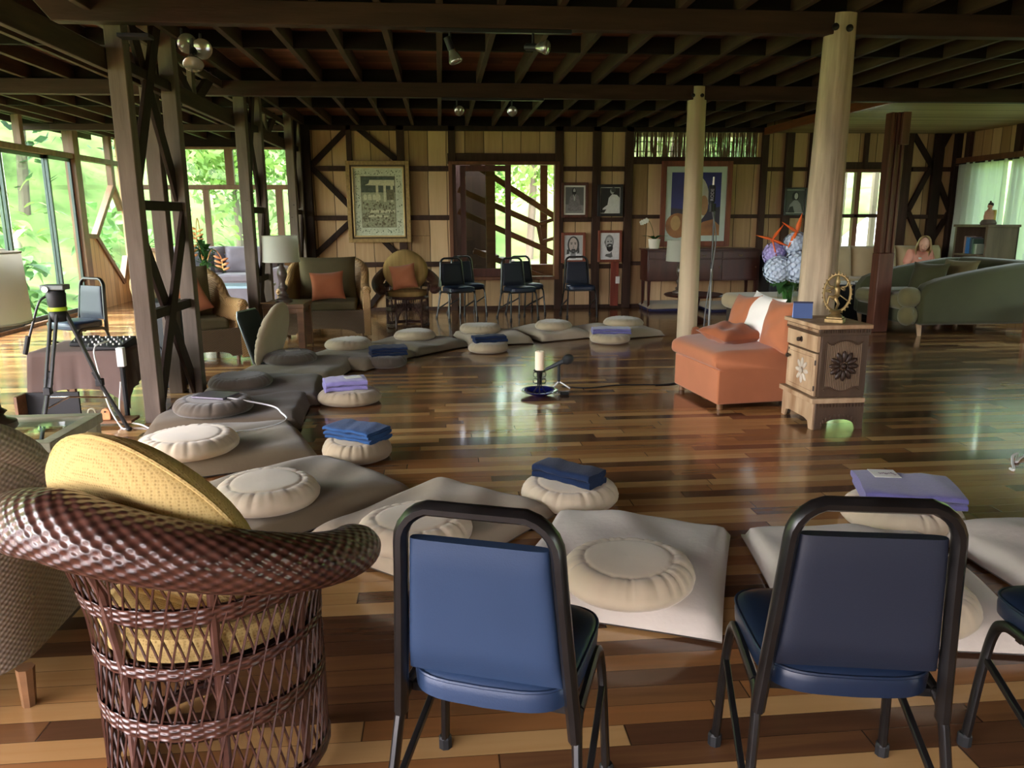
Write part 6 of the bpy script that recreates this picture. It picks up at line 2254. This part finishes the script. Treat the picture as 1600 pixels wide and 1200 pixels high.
# tapestry in a gilt double frame
M_sage = mat('sage_mount', (190, 196, 168), rough=.7, var=.08, scale=40, alt=(208, 212, 188))
t, s = picture('large gilt framed embroidered scene on sage green mount, above the far dark wicker chair', -1.41, -.45, 1.085, 2.31, M_gold, .06, mat('dark_gilt', (92, 74, 46), rough=.5, metal=.3), .035, M_sage, name='framed_tapestry', fd=.05)
x0, x1, z0, z1 = -1.41, -.45, 1.085, 2.31
f = MB()
i_ = .085
f.lohi((x0 + i_, PY - .04, z0 + i_), (x0 + i_ + .022, PY - .008, z1 - i_)).lohi((x1 - i_ - .022, PY - .04, z0 + i_), (x1 - i_, PY - .008, z1 - i_))
f.lohi((x0 + i_, PY - .04, z0 + i_), (x1 - i_, PY - .008, z0 + i_ + .022)).lohi((x0 + i_, PY - .04, z1 - i_ - .022), (x1 - i_, PY - .008, z1 - i_))
f.build('inner_frame', mat('pale_gilt', (206, 180, 126), rough=.4, metal=.3), t, world=True, bevel=.004)
rg = random.Random(4)
M_vine = mat('stitched_vine', (96, 106, 84), rough=.8)
vine = MB()
for i in range(150):
    e = rg.random()
    side = rg.randrange(4)
    u, v = ((rg.uniform(.05, .95), rg.uniform(.895, .96)), (rg.uniform(.05, .95), rg.uniform(.045, .10)), (rg.uniform(.045, .13), rg.uniform(.05, .95)), (rg.uniform(.87, .955), rg.uniform(.05, .95)))[side]
    cx, cz = x0 + .095 + (x1 - x0 - .19) * u, z0 + .095 + (z1 - z0 - .19) * v
    vine.ell((cx, PY - .0145, cz), (rg.uniform(.006, .013), .0012, rg.uniform(.004, .008)), 8, 4, rot('Y', rg.uniform(0, 3)))
tag(vine.build('stitched_foliage', M_vine, t, world=True), kind='stuff')
M_t1 = mat('stitched_dark', (82, 90, 78), rough=.8, var=.25, scale=30)
M_t2 = mat('stitched_pale', (202, 200, 166), rough=.8, var=.15, scale=40)
M_t3 = mat('stitched_grey_green', (156, 157, 128), rough=.8, var=.3, scale=50)
M_t4 = mat('stitched_brown', (112, 106, 82), rough=.8, var=.3, scale=40)
s('border_line_print', [(.155, .13), (.835, .13), (.835, .875), (.155, .875)], M_t4)
s('scene_print', [(.165, .138), (.825, .138), (.825, .868), (.165, .868)], M_t3)
s('sky_print', [(.165, .64), (.825, .64), (.825, .868), (.165, .868)], M_t1)
s('roof_print', [(.235, .745), (.82, .735), (.82, .82), (.33, .82), (.31, .77)], M_t2)
for u in (.45, .6, .74):
    s('column_print', [(u, .5), (u + .05, .5), (u + .05, .74), (u, .74)], M_t2)
for u in (.2, .29, .38, .47):
    s('arch_print', [(u, .53)] + [(u + .035 + .035 * math.cos(R(a)), .58 + .035 * math.sin(R(a))) for a in range(180, -1, -30)] + [(u + .07, .53)], M_t2)
s('doorway_print', [(.36, .64), (.44, .64), (.44, .72), (.36, .72)], M_t1)
s('panel_print', [(.66, .53), (.81, .53), (.81, .68), (.66, .68)], M_t4)
s('terrace_print', [(.32, .345), (.82, .345), (.82, .385), (.32, .385)], M_t2)
s('terrace_print', [(.28, .28), (.68, .28), (.68, .30), (.28, .32)], M_t2)
fg_ = MB()
for i in range(120):
    u, v = rg.uniform(.18, .81), rg.uniform(.15, .5)
    cx, cz = x0 + .095 + (x1 - x0 - .19) * u, z0 + .095 + (z1 - z0 - .19) * v
    fg_.ell((cx, PY - .022, cz), (rg.uniform(.006, .016), .0012, rg.uniform(.008, .022)), 8, 4)
tag(fg_.build('embroidery_pattern', M_t4, t, world=True), kind='stuff')

# ================================================================== ceiling spotlights
M_bulb = mat('spot_glass', (168, 170, 162), rough=.16, metal=.7, spec=.8, var=.1)


def track(label, y, xa, xb):
    t = thing('light_track', label, 'light', ((xa + xb) / 2, y, ZB - .03), 0, None)
    MB().lohi((xa, y - .016, ZB - .026), (xb, y + .016, ZB - .001)).build('rail', M_black, t, world=True, bevel=.002)


def spot(label, x, y, z, aim, group='adjustable ceiling spotlights', r=.047):
    t = thing('spotlight', label, 'light', (x, y, z), 0, group)
    aim = Vector(aim).normalized()
    MB().tube([(0, 0, 0), (0, 0, -.07)], .009, 8).build('stem', M_black, t, smooth=True)
    MB().box((0, 0, -.075), (.03, .03, .03)).build('swivel', M_black, t, bevel=.004)
    c = Vector((0, 0, -.085))
    MB().tube([c - aim * .06, c - aim * .055, c + aim * .03], [.018, .024, .024], 12).build('socket', M_blackm, t, smooth=True)
    q = Vector((0, 0, 1)).rotation_difference(aim).to_matrix()
    MB().lathe([(.022, 0), (.03, .02), (r, .07), (r, .078), (r * .8, .086), (0, .09)], 20, c=c + aim * .028, M=q).build('reflector_bulb', M_bulb, t, smooth=True, angle=50)


ra = YP(665, 50, 5.5)
rb = YP(893, 54, 5.5)
track('black light track under the nearest ceiling beam', 5.5, ra.x, rb.x)
track('black light track under the middle ceiling beam', 8.52, YP(690, 158, 8.5).x, YP(850, 160, 8.5).x)
spot('spotlight pointing down, left one under the nearest ceiling beam', YP(703, 60, 5.5).x, 5.5, ZB - .026, (.35, -.05, -.9))
spot('spotlight turned to the right, right one under the nearest ceiling beam', YP(833, 60, 5.5).x, 5.5, ZB - .026, (.75, -.5, -.1))
spot('spotlight facing forward, left one under the middle ceiling beam', YP(714, 160, 8.5).x, 8.52, ZB - .026, (.2, -.9, -.3), r=.052)
spot('spotlight facing forward, right one under the middle ceiling beam', YP(800, 160, 8.5).x, 8.52, ZB - .026, (-.05, -.9, -.3), r=.052)
for k, (px, py, aim, lab) in enumerate(((283, 44, (.4, -.6, -.2), 'bright spotlight at the head of the nearest lattice column'), (312, 52, (.3, -.9, -.3), 'round spotlight facing forward by the nearest lattice column head'),
                                        (300, 60, (.1, -.5, -.7), 'lower spotlight hanging by the nearest lattice column head'))):
    p = YP(px, py, 5.75 - .12 * k)
    spot(lab, p.x, 5.75 - .12 * k, p.z, aim, r=.065)
MB().lohi((-2.04, 5.50, 2.60), (-1.84, 5.60, 2.625)).build('spot_bracket', M_black, world=True, bevel=.003)
tag(bpy.data.objects['spot_bracket'], 'dark bracket plate carrying spotlights on the nearest lattice column', 'bracket')
# lettering must be a mesh
bpy.context.view_layer.update()
dg = bpy.context.evaluated_depsgraph_get()
me = bpy.data.meshes.new_from_object(to.evaluated_get(dg))
me.name = 'lettering'
t2 = bpy.data.objects.new('brand_lettering', me)
COL.objects.link(t2)
t2.parent = mc2
t2.location = to.location
t2.rotation_euler = to.rotation_euler
bpy.data.objects.remove(to)
bpy.data.curves.remove(tx)

# ================================================================== the reading woman
wx_ = YP(1434, 400, 11.35).x
wm = thing('person', 'woman with fair shoulder-length hair in a pink top reading on the cream sofa', 'person', (wx_, 11.38, .44))
M_skin = mat('skin', (222, 172, 148), rough=.55, var=.04)
M_hair = mat('fair_hair', (176, 146, 100), rough=.5, var=.25, scale=40, stretch=(1, 1, .2))
M_pink = mat('pink_cotton', (222, 158, 138), rough=.9, var=.06)
M_slack = mat('grey_slacks', (92, 92, 100), rough=.9)


def skinned(name, verts, edges, radii, m, parent, sub=2):
    me = bpy.data.meshes.new(name)
    me.from_pydata(verts, edges, [])
    o = bpy.data.objects.new(name, me)
    COL.objects.link(o)
    md = o.modifiers.new('skin', 'SKIN')
    md.use_smooth_shade = True
    md.use_x_symmetry = False
    for i, r in enumerate(radii):
        d_ = me.skin_vertices[0].data[i]
        d_.radius = r if isinstance(r, tuple) else (r, r)
        d_.use_root = (i == 0)
    sb_ = o.modifiers.new('subd', 'SUBSURF')
    sb_.levels = sb_.render_levels = sub
    me.materials.append(m)
    o.parent = parent
    PM[o.name] = PM[parent.name]
    return o


hx = V(-.045, -.235, .60)                # head centre, bent forward and turned to her right
vs = [(0, .05, .10), (0, .03, .24), (0, -.05, .40), (-.005, -.12, .50), (-.015, -.15, .535), (-.03, -.20, .57), tuple(hx), (-.047, -.245, .655),
      (.15, -.08, .46), (.21, -.06, .25), (.09, -.30, .20), (-.16, -.10, .46), (-.22, -.09, .25), (-.11, -.31, .20),
      (.09, -.02, .09), (.11, -.46, .12), (.11, -.50, -.30), (.11, -.60, -.37), (-.09, -.02, .09), (-.11, -.46, .12), (-.11, -.50, -.30), (-.11, -.60, -.37)]
es = [(0, 1), (1, 2), (2, 3), (3, 4), (4, 5), (5, 6), (6, 7), (2, 8), (8, 9), (9, 10), (2, 11), (11, 12), (12, 13), (0, 14), (14, 15), (15, 16), (16, 17), (0, 18), (18, 19), (19, 20), (20, 21)]
rs = [.13, .12, .13, .07, .05, .055, .085, .07, .06, .045, .026, .06, .045, .026, .09, .062, .042, .03, .09, .062, .042, .03]
body = skinned('body', vs, es, rs, M_skin, wm)
skinned('blouse', [(0, .05, .13), (0, .03, .24), (0, -.05, .40), (.0, -.10, .475), (.15, -.08, .465), (.215, -.06, .28), (-.16, -.10, .465), (-.225, -.09, .28)],
        [(0, 1), (1, 2), (2, 3), (2, 4), (4, 5), (2, 6), (6, 7)], [.15, .145, .15, .085, .075, .062, .075, .062], M_pink, wm)
skinned('trousers', [(0, .05, .10), (.09, -.02, .09), (.11, -.46, .12), (.11, -.50, -.28), (-.09, -.02, .09), (-.11, -.46, .12), (-.11, -.50, -.28)],
        [(0, 1), (1, 2), (2, 3), (0, 4), (4, 5), (5, 6)], [.14, .10, .075, .055, .10, .075, .055], M_slack, wm)
# head: frame of reference looking down and to her right (viewer's left)
fd = V(-.55, -.72, -.42).normalized()
up = (V(-.1, -.25, 1) - fd * fd.dot(V(-.1, -.25, 1))).normalized()
sd_ = fd.cross(up)
HM = Matrix((sd_, fd, up)).transposed()
fc_ = lambda x, y, z: hx + HM @ Vector((x, y, z))
MB().ell(fc_(0, .015, .005), (.072, .092, .108), 20, 16, HM).build('head', M_skin, wm, smooth=True, angle=0)
MB().tube([fc_(0, .10, .02), fc_(0, .122, -.012), fc_(0, .104, -.022)], [.007, .013, .006], 8).build('nose', M_skin, wm, smooth=True)
M_lip = mat('lips', (176, 104, 96), rough=.5)
MB().tube([fc_(-.022, .092, -.05), fc_(0, .1, -.048), fc_(.022, .092, -.05)], [.003, .007, .003], 8).build('mouth', M_lip, wm, smooth=True)
for sx in (-1, 1):
    MB().ell(fc_(sx * .028, .093, .012), (.012, .006, .006), 10, 6, HM).build('eye', P60, wm, smooth=True)
    MB().tube([fc_(sx * .014, .10, .03), fc_(sx * .03, .097, .034), fc_(sx * .045, .086, .03)], .003, 6).build('eyebrow', M_hair, wm)
    MB().ell(fc_(sx * .074, .0, -.005), (.01, .02, .03), 10, 8, HM).build('ear', M_skin, wm, smooth=True)
hr = MB()


def hairf(u, v):
    # cap that falls to the shoulders, open at the face
    a = R(-118 + 236 * u)          # around the head, back in the middle
    th = v * 1.0
    x, y = math.sin(a), -math.cos(a)
    if v < .55:
        q = v / .55 * PI * .52
        p = V(x * .088 * math.sin(q), .0 - .008 + (-math.cos(a)) * .104 * math.sin(q), .03 + .095 * math.cos(q))
    else:
        q = (v - .55) / .45
        w = .004 * math.sin(26 * a + 3 * v)
        return fc_(x * (.088 + w) * 1.02, -.008 - math.cos(a) * .104, .027) + V(0, 0, -.185 * q) + HM @ Vector((x * .02 * math.sin(q * 3), .0, 0)) + V(0, .03, 0) * q
    w = .004 * math.sin(26 * a + 3 * v)
    return fc_(p.x * (1 + w * 4), p.y, p.z + w)


def hairg(u, v):
    return hairf(1 - u, v) + HM @ Vector((0, 0, .006)) - (hairf(1 - u, v) - hx) * .08


hr.grid(hairf, 40, 16)
hr.grid(hairg, 40, 16)
hr.build('hair', M_hair, wm, smooth=True, angle=0)
# hands with five fingers each, holding the open book
for sx, wp_ in ((1, V(.09, -.30, .20)), (-1, V(-.11, -.31, .20))):
    d = V(-sx * .45, -.85, -.05).normalized()
    s_ = V(0, 0, 1).cross(d).normalized()
    hb = [tuple(wp_), tuple(wp_ + d * .045), tuple(wp_ + d * .085)]
    hv_, he_, hr_ = list(hb), [(0, 1), (1, 2)], [(.022, .03), (.02, .038), (.014, .036)]
    for k in range(4):
        b0 = wp_ + d * .08 + s_ * (.027 - .018 * k)
        n0 = len(hv_)
        L = (.062, .072, .067, .052)[k]
        hv_ += [tuple(b0), tuple(b0 + d * L * .5 + V(0, 0, .006)), tuple(b0 + d * L * .9 - V(0, 0, .012))]
        he_ += [(1, n0), (n0, n0 + 1), (n0 + 1, n0 + 2)]
        hr_ += [.009, .0085, .0075]
    n0 = len(hv_)
    b0 = wp_ + d * .03 + s_ * .03 * -sx
    hv_ += [tuple(b0), tuple(b0 + d * .03 - s_ * .018 * sx), tuple(b0 + d * .06 - s_ * .016 * sx)]
    he_ += [(0, n0), (n0, n0 + 1), (n0 + 1, n0 + 2)]
    hr_ += [.011, .0095, .008]
    skinned('hand', hv_, he_, hr_, M_skin, wm, 1)
ob = thing('open_book', "open white book on the reading woman's lap", 'book', (wx_ - .01, 11.38 - .40, .62))
for s in (-1, 1):
    MB().box((s * .075, 0, .012), (.15, .2, .016), rot('Y', R(-8 * s))).build('page_block', M_paper, ob, bevel=.003)
ls_ = thing('lanyard_tag', "small white tag on the reading woman's pink top", 'tag', (wx_ - .06, 11.38 - .185, .44 + .385))
MB().box((0, 0, .0), (.045, .006, .03), rot('X', R(-20))).build('tag_card', M_paper, ls_)
# ================================================================== outside
def hgt(x, y):
    h = -.55
    l = max(0, -x - 8.2)
    b = max(0, y - 19.5)
    r = max(0, x - 13)
    k = max(0, min(1, (y - 8.5) / 6))  # hill fades out towards the camera, shaped to let sky light in
    k = k * k * (3 - 2 * k)
    h += .42 * l * k - .12 * l * (1 - k) + .30 * b + .22 * r
    h += .22 * math.sin(.7 * x + .4 * y) + .15 * math.sin(1.3 * y - .5 * x)
    return min(h, 15 + .4 * math.sin(x) + .4 * math.sin(y * .8))


b = MB()
b.grid(lambda u, v: Vector((-46 + 92 * u, -22 + 82 * v, hgt(-46 + 92 * u, -22 + 82 * v) if not (-6.5 < -46 + 92 * u < 10.5 and -22 + 82 * v < 16.5) else -.8)), 92, 82)
o = b.build('ground_outside', M_hill, smooth=True, angle=0)
struct(o)


def tree(label, x, y, h, r, m, n, ls, trunk=True, name='tree', group='trees and shrubs outside the windows', seed=0, big=False):
    rg = random.Random(seed)
    z0 = hgt(x, y)
    t = thing(name, label, 'tree' if name == 'tree' else 'shrub', (x, y, z0), 0, group)
    mb = MB()
    blobs = []
    for k in range(9):
        a = rg.uniform(0, TAU)
        q = rg.uniform(.1, .75)
        blobs.append((V(q * r * math.cos(a), q * r * math.sin(a), h * (rg.uniform(.35, .92) if trunk else rg.uniform(.2, .8))), r * rg.uniform(.35, .6)))
    for i in range(n):
        c, br = blobs[i % len(blobs)]
        d = V(rg.gauss(0, 1), rg.gauss(0, 1), rg.gauss(0, .8)).normalized()
        p = c + d * br * rg.uniform(.6, 1.05)
        if p.z < .05:
            p.z = rg.uniform(.05, .4)
        if big:
            leaf_blade(mb, p, d + V(0, 0, .5), ls * rg.uniform(.7, 1.3), ls * rg.uniform(.3, .55), .5, 4)
        else:
            e1 = d.cross(V(rg.uniform(-1, 1), rg.uniform(-1, 1), rg.uniform(-1, 1)))
            if e1.length < .01:
                continue
            e1.normalize()
            e2 = (e1.cross(d) + d * rg.uniform(-.6, .6)).normalized()
            s = ls * rg.uniform(.6, 1.3)
            mb.add([p - e1 * s, p - e2 * s * .45, p + e1 * s, p + e2 * s * .45], [(0, 1, 2, 3)])
    mb.build('foliage', m, t)
    if trunk:
        MB().tube([(0, 0, -.4), (.05 * r, 0, h * .3), (0, .06 * r, h * .6), (.05 * r, 0, h * .85)], [.034 * h ** .7, .028 * h ** .7, .02 * h ** .7, .01], 8).build('trunk', M_bark, t, smooth=True)
    return t


T_ = (('feathery lime tree high on the slope beyond the left glass wall', -14.5, 19, 7.5, 3.6, M_leaf, 2600, .17, True),
      ('dark green tree on the slope behind the linen lamp shade', -17, 24, 8, 3.4, M_leaf2, 2400, .17, True),
      ('tall deep green tree beyond the left end of the glass wall', -11, 22, 8, 4.2, M_leaf3, 2600, .2, True),
      ('bright yellow-green tree behind the far left garden windows', -5.2, 20.5, 5.6, 2.4, M_leaf, 2600, .13, True),
      ('mid green tree behind the far left garden windows, right side', -2.6, 23, 7, 2.8, M_leaf2, 2400, .15, True),
      ('deep green tree filling the far left garden windows', -8.6, 25, 9, 4, M_leaf3, 2600, .2, True),
      ('pale green tree seen through the stair window', 2.6, 23, 7, 2.9, M_leaf, 2600, .14, True),
      ('mid green tree at the right of the stair window', 5.0, 26, 9, 3.6, M_leaf2, 2400, .17, True),
      ('green tree seen through the right-hand window over the cream sofa', 10.2, 23, 7, 3.0, M_leaf2, 2400, .15, True),
      ('lime tree at the left of the right-hand window', 8.0, 27, 9, 3.4, M_leaf, 2400, .17, True),
      ('green tree behind the sheer curtains on the right', 14.5, 12, 7, 3.2, M_leaf2, 2200, .17, True),
      ('green tree beyond the right wall near the camera', 15, 5, 7, 3.2, M_leaf2, 1800, .18, True))
for k, a in enumerate(T_):
    tree(*a, seed=k + 1)
S_ = (('broad-leaved garden plant outside the glass beside the tripod head', -8.0, 11.2, 1.3, .8, M_leaf2, 70, .5),
      ('large-leaved plant outside the diamond window', -7.4, 14.2, 1.9, .8, M_leaf2, 80, .5),
      ('fern-like shrub outside the glass behind the linen lamp shade', -8.6, 12.6, 1.4, .9, M_leaf, 110, .45),
      ('pale leafy shrub halfway up the slope outside the left glass', -10.6, 15.6, 1.7, 1.2, M_leaf, 120, .5),
      ('leafy shrub on the slope right of the outdoor log ladder', -9.2, 16.4, 2.0, 1.2, M_leaf, 120, .5),
      ('low leafy shrub near the sill outside the left glass', -7.2, 9.9, 1.1, .7, M_leaf2, 80, .4),
      ('leafy shrub under the far left garden windows', -4.2, 17.6, 2.1, 1.3, M_leaf, 140, .45),
      ('leafy shrub outside the far left windows by the corner', -6.6, 17.4, 2.2, 1.2, M_leaf2, 140, .45),
      ('leafy shrub behind the window next to the lattice column at the wall', -2.6, 17.8, 2.2, 1.1, M_leaf, 140, .42))
for k, (lab, x, y, h, r, m, n, ls) in enumerate(S_):
    tree(lab, x, y, h, r, m, n, ls, False, 'shrub', seed=40 + k, big=True)
# red torch flowers
for k, (x, y, lab) in enumerate(((-10.4, 17.4, 'single red flower spike on the slope outside the left glass'), (-7.2, 10.2, 'pink ginger flower low outside the left glass'))):
    z = hgt(x, y)
    t = thing('red_flower', lab, 'flower', (x, y, z), 0, None)
    top = 1.55 if k == 0 else .8
    MB().tube([(0, 0, 0), (.03, 0, top)], .012, 6).build('stem', M_plant, t)
    m_ = MB()
    for i in range(18):
        a = i * 2.4
        leaf_blade(m_, (.03, 0, top - .02 + .006 * i), (math.cos(a), math.sin(a), .4 + .05 * i), .11, .05, .2, 3)
    m_.build('petals', mat('red_petals', (206, 66, 70), rough=.5), t)
# garden log frame outside the glass
lf_ = thing('log_ladder', 'rustic log ladder with short rungs outside the sliding glass', 'ladder', (-6.9, 12.35, -.55))
for x, y in ((-6.9, 12.2), (-6.9, 12.75)):
    MB().tube([(x, y, -.6), (x, y, 2.85)], .085, 12).build('upright', M_bark, lf_, world=True, smooth=True)
for z in (.42, .95, 1.55, 2.1):
    MB().tube([(-6.9, 11.95, z), (-6.9, 13.0, z)], .07, 10).build('rung', M_bark, lf_, world=True, smooth=True)
ch_ = thing('wind_chime', 'pale shell wind chime hanging outside by the log ladder', 'wind chime', (-6.35, 12.3, 1.2))
MB().tube([(0, 0, 0), (0, 0, 1.7)], .003, 5).build('cord', M_cable, ch_)
MB().lathe([(.11, -.16), (.09, -.08), (.02, 0), (0, 0)], 16).build('shell_bell', M_ceramic, ch_, smooth=True)
MB().tube([(0, .03 * math.cos(R(a)), .62 + .03 * math.sin(R(a))) for a in range(0, 360, 30)], .005, 5, closed=True).build('ring', M_brass, ch_)
# stair behind the window
stn = thing('outdoor_stair', 'dark timber stair with sloping rails outside the sliding window', 'stair', (1.0, 13.9, -.55))
M_stair = wood('stair_timber', (92, 66, 50), axis='x', rough=.7)
for (p, q_) in (((722, 245), (866, 338)), ((716, 296), (840, 351)), ((716, 330), (866, 396)), ((740, 392), (866, 440))):
    a, c = YP(*p, 13.9), YP(*q_, 13.9)
    MB().bar(a, c, .07, .10, up=(c - a).cross(Vector((0, 1, 0)))).build('rail', M_stair, stn, world=True, bevel=.004)
for (p, q_) in (((840, 350), (846, 380)), ((840, 351), (870, 341)), ((846, 378), (870, 371))):
    a, c = YP(*p, 13.9), YP(*q_, 13.9)
    MB().bar(a, c, .06, .06).build('newel', M_stair, stn, world=True, bevel=.004)
for px, w_ in ((766, .16), (850, .13)):
    x = YP(px, 300, 13.7 if px < 800 else 14.4).x
    MB().lohi((x - w_ / 2, (13.6 if px < 800 else 14.4), -.6), (x + w_ / 2, (13.75 if px < 800 else 14.5), 2.9)).build('post', M_stair, stn, world=True, bevel=.005)
for k in range(9):
    a = YP(866 - 14 * k, 436 - 5.0 * k, 13.9)
    MB().box((a.x, 14.3, a.z), (.28, .7, .04)).build('tread', M_stair, stn, world=True)
tag(MB().lohi((-1.2, 15.6, -.6), (YP(771, 340, 15.6).x, 15.75, 2.9)).build('shed_wall', M_dark, bevel=.005), 'dark shed wall behind the left half of the sliding window', 'wall')
bpy.data.objects['shed_wall']['kind'] = 'structure'
MB().lohi((.9, 14.2, -.45), (2.7, 15.5, .0)).build('deck_block', M_stair, stn, world=True, bevel=.01)
MB().lohi((1.55, 14.0, -.45), (2.7, 14.2, .62)).build('stringer_panel', M_stair, stn, world=True, bevel=.01)
rf = thing('garden_roof', 'pale sheet roof outside the right-hand window', 'roof', (8.6, 16.5, -.6))
MB().bar(YP(1316, 396, 16.6), YP(1396, 332, 16.6), 1.6, .05, up=(0, 0, 1)).build('roof_sheet', mat('pale_sheet_roof', (186, 188, 178), rough=.6, var=.05), rf, world=True)
for x in (8.35, 9.05):
    MB().lohi((x - .05, 15.7, -.6), (x + .05, 15.8, 2.8)).build('post', M_bark, rf, world=True)
# ------------------------------------------------------------------ light and render look
w = bpy.data.worlds.new('world')
scene.world = w
w.use_nodes = True
nt = w.node_tree
bg = nt.nodes['Background']
sky = nt.nodes.new('ShaderNodeTexSky')
sky.sky_type = 'NISHITA'
sky.sun_disc = False
sky.sun_elevation = R(58)
sky.sun_rotation = R(250)
sky.air_density = 1.4
sky.dust_density = 4.0
hs = nt.nodes.new('ShaderNodeHueSaturation')
hs.inputs['Saturation'].default_value = .4
nt.links.new(sky.outputs[0], hs.inputs['Color'])
mm = nt.nodes.new('ShaderNodeMix')
mm.data_type = 'RGBA'
mm.blend_type = 'MULTIPLY'
mm.inputs[0].default_value = 1.0
mm.inputs[7].default_value = (1.05, .965, 1.03, 1)
nt.links.new(hs.outputs[0], mm.inputs[6])
nt.links.new(mm.outputs[2], bg.inputs[0])
bg.inputs[1].default_value = SKY
s = bpy.data.lights.new('sun', 'SUN')
s.energy = SUN
s.angle = R(12)
s.color = (1, .94, .95)
so = bpy.data.objects.new('sun', s)
COL.objects.link(so)
so.rotation_euler = V(-.42, .5, -.76).to_track_quat('-Z', 'Y').to_euler()


def portal(name, loc, size, rot_):
    l = bpy.data.lights.new(name, 'AREA')
    l.shape = 'RECTANGLE'
    l.size, l.size_y = size
    l.cycles.is_portal = True
    o = bpy.data.objects.new(name, l)
    COL.objects.link(o)
    o.location = loc
    o.rotation_euler = rot_


portal('window_portal', (XL - .15, 6.3, 1.42), (17, 2.9), (R(90), 0, R(-90)))
portal('window_portal', (-3.9, YWL + .15, 1.8), (3.4, 1.8), (R(-90), 0, 0))
portal('window_portal', (1.0, YW + .2, 1.4), (1.7, 1.75), (R(-90), 0, 0))
portal('window_portal', (6.95, YW + .2, 1.55), (1, 1.3), (R(-90), 0, 0))
portal('window_portal', (XR + .2, 9.15, 1.4), (5.5, 1.7), (R(90), 0, R(90)))
portal('window_portal', (-2.95, -4.1, 1.4), (4.7, 1.8), (R(90), 0, 0))
scene.view_settings.view_transform = 'Standard'
scene.view_settings.look = 'None'
scene.view_settings.gamma = 1
scene.view_settings.exposure = EXPO
scene.view_settings.use_curve_mapping = False
scene.cycles.use_denoising = True
scene.cycles.max_bounces = 10
scene.cycles.diffuse_bounces = 6
scene.cycles.glossy_bounces = 5
scene.cycles.transparent_max_bounces = 16
scene.cycles.sample_clamp_indirect = 8
scene.cycles.caustics_reflective = False
scene.cycles.caustics_refractive = False
